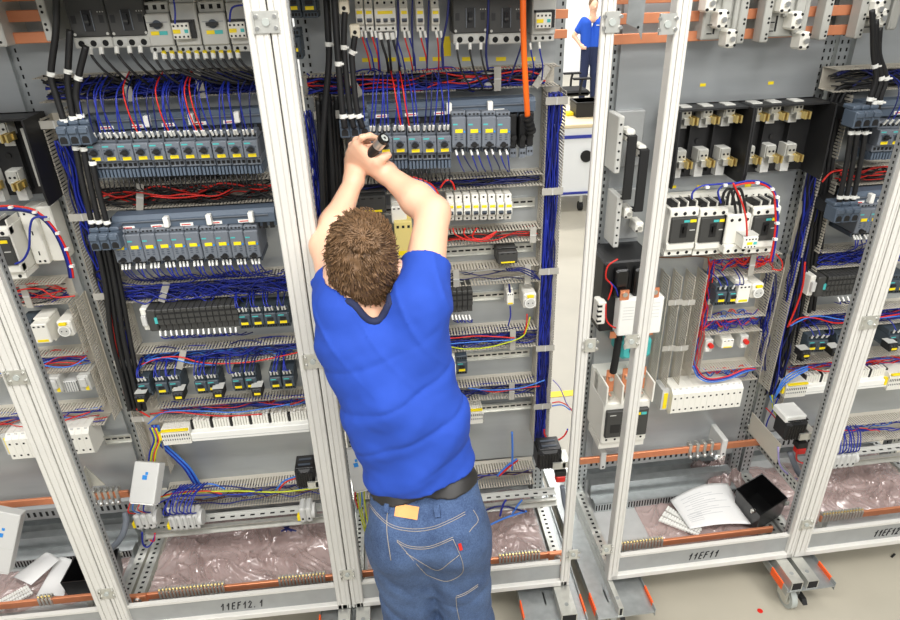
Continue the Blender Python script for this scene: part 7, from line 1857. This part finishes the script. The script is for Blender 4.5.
# shoes
for x, y in ((-.045, 1.40), (.165, 1.38)):
    S_ = SDF((x - .09, y - .14, -.02), (x + .09, y + .26, .14), .006)
    S_.cone((x, y - .05, .045), (x, y + .16, .035), .045, .042, .03); S_.cone((x, y - .02, .05), (x, y, .10), .048, .046, .03); S_.plane((0, 0, .0), (0, 0, -1))
    V_, F_ = S_.mesh(); o = sdf_obj('shoe', V_, F_, 'shoe', root); o.parent = root
# torch held in the hand
a = P(369, 156, 1.915); b = P(384.5, 138, 1.872); r = thing('torch', 'black and silver torch held in the man\'s raised hands', 'torch', a)
d = (b - a); L = d.length; t = d.normalized()
mb = MB(); mb.cyl(a - t * .03, a + d * .55, .0145, 'black', 18); mb.build('grip', r)
mb = MB(); mb.cyl(a + d * .55, a + d * .88, .0158, 'steel', 18, r2=.0165); mb.build('metal_band', r)
mb = MB(); mb.cyl(a + d * .88, a + d * 1.0, .0172, 'black_gloss', 18); mb.cyl(a + d * 1.0, a + d * 1.01, .0172, 'black_gloss', 18, r2=.013); mb.build('head_rim', r)
mb = MB(); mb.cyl(a + d * 1.005, a + d * 1.015, .011, 'lens', 16); mb.cyl(a + d * 1.012, a + d * 1.02, .004, 'black', 10); mb.build('lens', r)
# ------------------------------------------------------------------ hall: floor, far wall, background furniture and person
section('L')
mat('floor_concrete', (176, 170, 154), 0.34, var=.07, vscale=2.2, rvar=.08)
mb = MB(); mb.box(-8, 10, -4, 16, -.1, 0, 'floor_concrete'); structure(mb, 'floor')
mat('wall_white', (236, 238, 238), .7); mat('light_wood', (226, 206, 166), .5, var=.08, vscale=6); mat('bench_white', (236, 238, 238), .5); mat('bench_blue', (44, 56, 150), .5); mat('jeans_dark', (30, 40, 72), .85); mat('polo_blue', (28, 80, 186), .85)
mb = MB(); mb.box(-8, 10, 16, 16.2, 0, 6, 'wall_white'); structure(mb, 'wall_back')
# workbench on castors
Yb = PZ(578, 212, 0).y
a = P(561, 122, Yb); b = P(640, 122, Yb); lo = P(570, 196, Yb)
r = thing('workbench', 'white workbench with blue edges on castors seen through the gap', 'workbench', ((a.x + b.x) / 2, Yb, 0))
zt = P(572, 128, Yb).z
mb = MB(); mb.box(a.x - .3, b.x, Yb, Yb + .9, lo.z, zt, 'bench_white'); mb.build('cabinet_body', r)
mb = MB(); mb.bev(a.x - .32, b.x + .02, Yb - .02, Yb + .95, zt, zt + .035, 'light_wood', .006); mb.build('bench_top', r)
z1 = P(572, 137, Yb).z; mb = MB(); mb.box(a.x - .31, b.x + .01, Yb - .012, Yb, z1 - .016, z1 + .016, 'bench_blue'); mb.build('edge_strip', r)
z1 = P(572, 193, Yb).z; mb = MB(); mb.box(a.x - .31, b.x + .01, Yb - .012, Yb, z1 - .012, z1 + .012, 'bench_blue'); mb.build('edge_strip', r)
p = P(586, 156, Yb); mb = MB(); mb.cyl((p.x, Yb - .02, p.z), (p.x, Yb, p.z), .06, 'rubber', 18); mb.build('cable_port', r)
for px_ in (555, 580, 630):
    p = P(px_, 205, Yb + .06); mb = MB(); mb.cyl((p.x - .02, Yb + .06, .05), (p.x + .02, Yb + .06, .05), .05, 'rubber', 14); mb.box(p.x - .015, p.x + .015, Yb + .04, Yb + .08, .08, lo.z, 'zinc'); mb.build('castor', r)
p = P(581, 119, Yb + .3); q_ = P(581, 104, Yb + .3)
mb = MB(); mb.bev(p.x - .055, p.x + .20, Yb + .3, Yb + .55, zt + .035, zt + .035 + (q_.z - p.z), 'black', .01); mb.box(p.x - .06, p.x + .205, Yb + .294, Yb + .556, zt + .035 + (q_.z - p.z) - .02, zt + .035 + (q_.z - p.z), 'rubber'); single(mb, 'plastic_crate', 'black plastic crate standing on the far workbench', 'crate')
p = P(571, 117, Yb + .4); mb = MB(); mb.bev(p.x - .05, p.x + .03, Yb + .4, Yb + .5, zt + .035, zt + .07, 'yellow', .005); single(mb, 'yellow_box', 'small yellow box beside the black crate on the far workbench', 'box')
# office chair
c = PZ(572, 91, .47); Yc = c.y
r = thing('office_chair', 'black office chair behind the far workbench', 'chair', (c.x, Yc, 0))
mb = MB(); mb.bev(c.x - .26, c.x + .24, Yc - .24, Yc + .24, c.z - .05, c.z + .04, 'rubber', .03); mb.build('seat', r)
mb = MB(); mb.bev(c.x - .30, c.x - .24, Yc - .22, Yc + .22, c.z + .10, c.z + .62, 'rubber', .02); mb.build('backrest', r)
for s_ in (-1, 1):
    mb = MB(); mb.tube([(c.x + .05, Yc + s_ * .28, c.z), (c.x + .06, Yc + s_ * .30, c.z + .14), (c.x + .08, Yc + s_ * .30, c.z + .22)], .02, 'black', 8); mb.bev(c.x - .08, c.x + .22, Yc + s_ * .30 - .04, Yc + s_ * .30 + .04, c.z + .22, c.z + .25, 'rubber', .01); mb.build('armrest', r)
mb = MB(); mb.cyl((c.x, Yc, .08), (c.x, Yc, c.z - .05), .03, 'steel', 12); mb.build('gas_column', r)
for k in range(5):
    a_ = 2 * PI * k / 5; e = Vector((c.x + .3 * math.cos(a_), Yc + .3 * math.sin(a_), .07)); mb = MB(); mb.tube([(c.x, Yc, .1), e], .02, 'black', 8, raw=True); mb.cyl(e + Vector((-.015, 0, -.04)), e + Vector((.015, 0, -.04)), .03, 'rubber', 10); mb.build('base_leg', r)
# far person, only the body below the chin is in the frame
f0 = PZ(587, 101, 0); Yp = f0.y; k = Vector((f0.x, f0.y, 0))
r = thing('person', 'person in blue polo shirt and dark jeans standing far behind the gap, hand on hip', 'person', k)
A = SDF(k + Vector((-.45, -.35, -.02)), k + Vector((.45, .35, 1.85)), .015); g_ = lambda x, y, z: np.array((k.x + x, k.y + y, z))
B_ = SDF(A.lo, A.lo + (A.n - 1) * A.h, A.h); Cc = SDF(A.lo, A.lo + (A.n - 1) * A.h, A.h)
A.ell(g_(0, -.02, 1.66), np.eye(3), (.075, .095, .115), .02); A.cone(g_(0, 0, 1.45), g_(0, -.01, 1.6), .06, .055, .03); A.cone(g_(-.16, 0, 1.42), g_(.16, 0, 1.42), .05, .05, .03); A.cone(g_(0, -.115, 1.64), g_(0, -.125, 1.625), .012, .016, .01)
for s_ in (-1, 1):
    A.cone(g_(s_ * .17, 0, 1.40), g_(s_ * .31, .05, 1.16), .05, .042, .02); A.cone(g_(s_ * .31, .05, 1.16), g_(s_ * .20, -.06, 1.0), .04, .028, .02); A.ell(g_(s_ * .18, -.08, .98), np.eye(3), (.04, .03, .05), .02); A.ell(g_(s_ * .077, 0, 1.65), np.eye(3), (.012, .02, .03), .008)
    for j in range(4): A.cone(g_(s_ * .175, -.10, .965 + .016 * j - .02), g_(s_ * .12, -.125, .955 + .016 * j - .02), .010, .008, .006)
    B_.cone(g_(s_ * .12, 0, 1.36), g_(s_ * .09, 0, .98), .10, .10, .06); B_.cone(g_(s_ * .16, 0, 1.41), g_(s_ * .25, .03, 1.25), .068, .062, .03)
    Cc.cone(g_(s_ * .08, 0, .95), g_(s_ * .10, 0, .50), .098, .075, .04); Cc.cone(g_(s_ * .10, 0, .50), g_(s_ * .11, .0, .09), .075, .06, .03)
B_.plane(g_(0, 0, .96), (0, 0, -1)); Cc.plane(g_(0, 0, 1.0), (0, 0, 1))
for nm, S_, m_ in (('body', A, 'skin'), ('polo_shirt', B_, 'polo_blue'), ('jeans', Cc, 'jeans_dark')):
    V_, F_ = S_.mesh(); o = sdf_obj(nm, V_, F_, m_, r); o.parent = r
hm = SDF(k + Vector((-.15, -.2, 1.5)), k + Vector((.15, .2, 1.9)), .012); hm.ell(g_(0, .005, 1.69), np.eye(3), (.085, .1, .11), 0); hm.ell(g_(0, -.10, 1.62), np.eye(3), (.09, .09, .10), .01, 's'); V_, F_ = hm.mesh(); o = sdf_obj('hair', V_, F_, 'hair_brown', r); o.parent = r
for s_ in (-1, 1):
    mb = MB(); mb.ball((k.x + s_ * .11, k.y - .05, .045), (.05, .13, .045), 'shoe', 12, 8); mb.build('shoe', r)
p = P(588, 9, Yp); mb = MB(); mb.box(k.x + .05, k.x + .10, k.y - .115, k.y - .10, 1.33, 1.345, 'white_plastic'); mb.build('chest_emblem', r)
# yellow line and marks on the floor
a = PZ(548, 395, 0); b = PZ(580, 394, 0); mb = MB(); mb.box(a.x, b.x + .8, a.y - .03, a.y + .03, .0002, .0018, 'yellow'); single(mb, 'floor_marking', 'yellow line marked on the floor behind the gap', 'floor marking')
a = PZ(760, 611, 0); mb = MB(); mb.cyl((a.x, a.y, .0002), (a.x, a.y, .0016), .011, 'red', 14); single(mb, 'floor_sticker', 'round red sticker on the floor left of the castor', 'sticker')
a = PZ(893, 556, 0); mb = MB(); mb.obox(Matrix.Translation((a.x, a.y, .003)) @ Matrix.Rotation(.5, 4, 'Z'), (.03, .008, .005), 'rubber'); single(mb, 'debris_scrap', 'small dark scrap lying on the floor at the right edge', 'scrap')
# ------------------------------------------------------------------ light
w = bpy.data.worlds.new('hall_light'); SC.world = w; w.use_nodes = True
w.node_tree.nodes['Background'].inputs['Color'].default_value = (0.95, 0.97, 1.0, 1)
w.node_tree.nodes['Background'].inputs['Strength'].default_value = 0.38
def area(name, loc, sx, sy, power, target=None, col=(1, .98, .95)):
    l = bpy.data.lights.new(name, 'AREA'); l.shape = 'RECTANGLE'; l.size = sx; l.size_y = sy; l.energy = power; l.color = col
    o = bpy.data.objects.new(name, l); COL.objects.link(o); o.location = loc
    if target is not None:
        o.rotation_euler = (Vector(target) - Vector(loc)).to_track_quat('-Z', 'Y').to_euler()
    return o
area('hall_area_light', (-0.8, -0.5, 5.0), 6, .6, 245, (-.3, 2, .6))
area('hall_area_light', (1.9, 0.3, 5.0), .6, 5, 130, (1.3, 2, .8))
area('hall_area_light', (.2, -4.2, 4.6), 7, .8, 260, (.2, 2, .6))  # unseen fill light added in front to reach the lower plates
area('hall_area_light', (0, 5.5, 5.6), 8, .6, 230)  # this and the next two: unseen fills added to brighten the background floor
area('hall_area_light', (2.5, 9.0, 5.6), 9, .6, 480)
area('hall_area_light', (2.5, 12.5, 5.6), 9, .6, 520)
vs = SC.view_settings; vs.view_transform = 'Standard'; vs.look = 'None'; vs.gamma = 1; vs.exposure = -0.03; vs.use_curve_mapping = False
for o in list(bpy.data.objects):
    if '_used' in o: del o['_used']
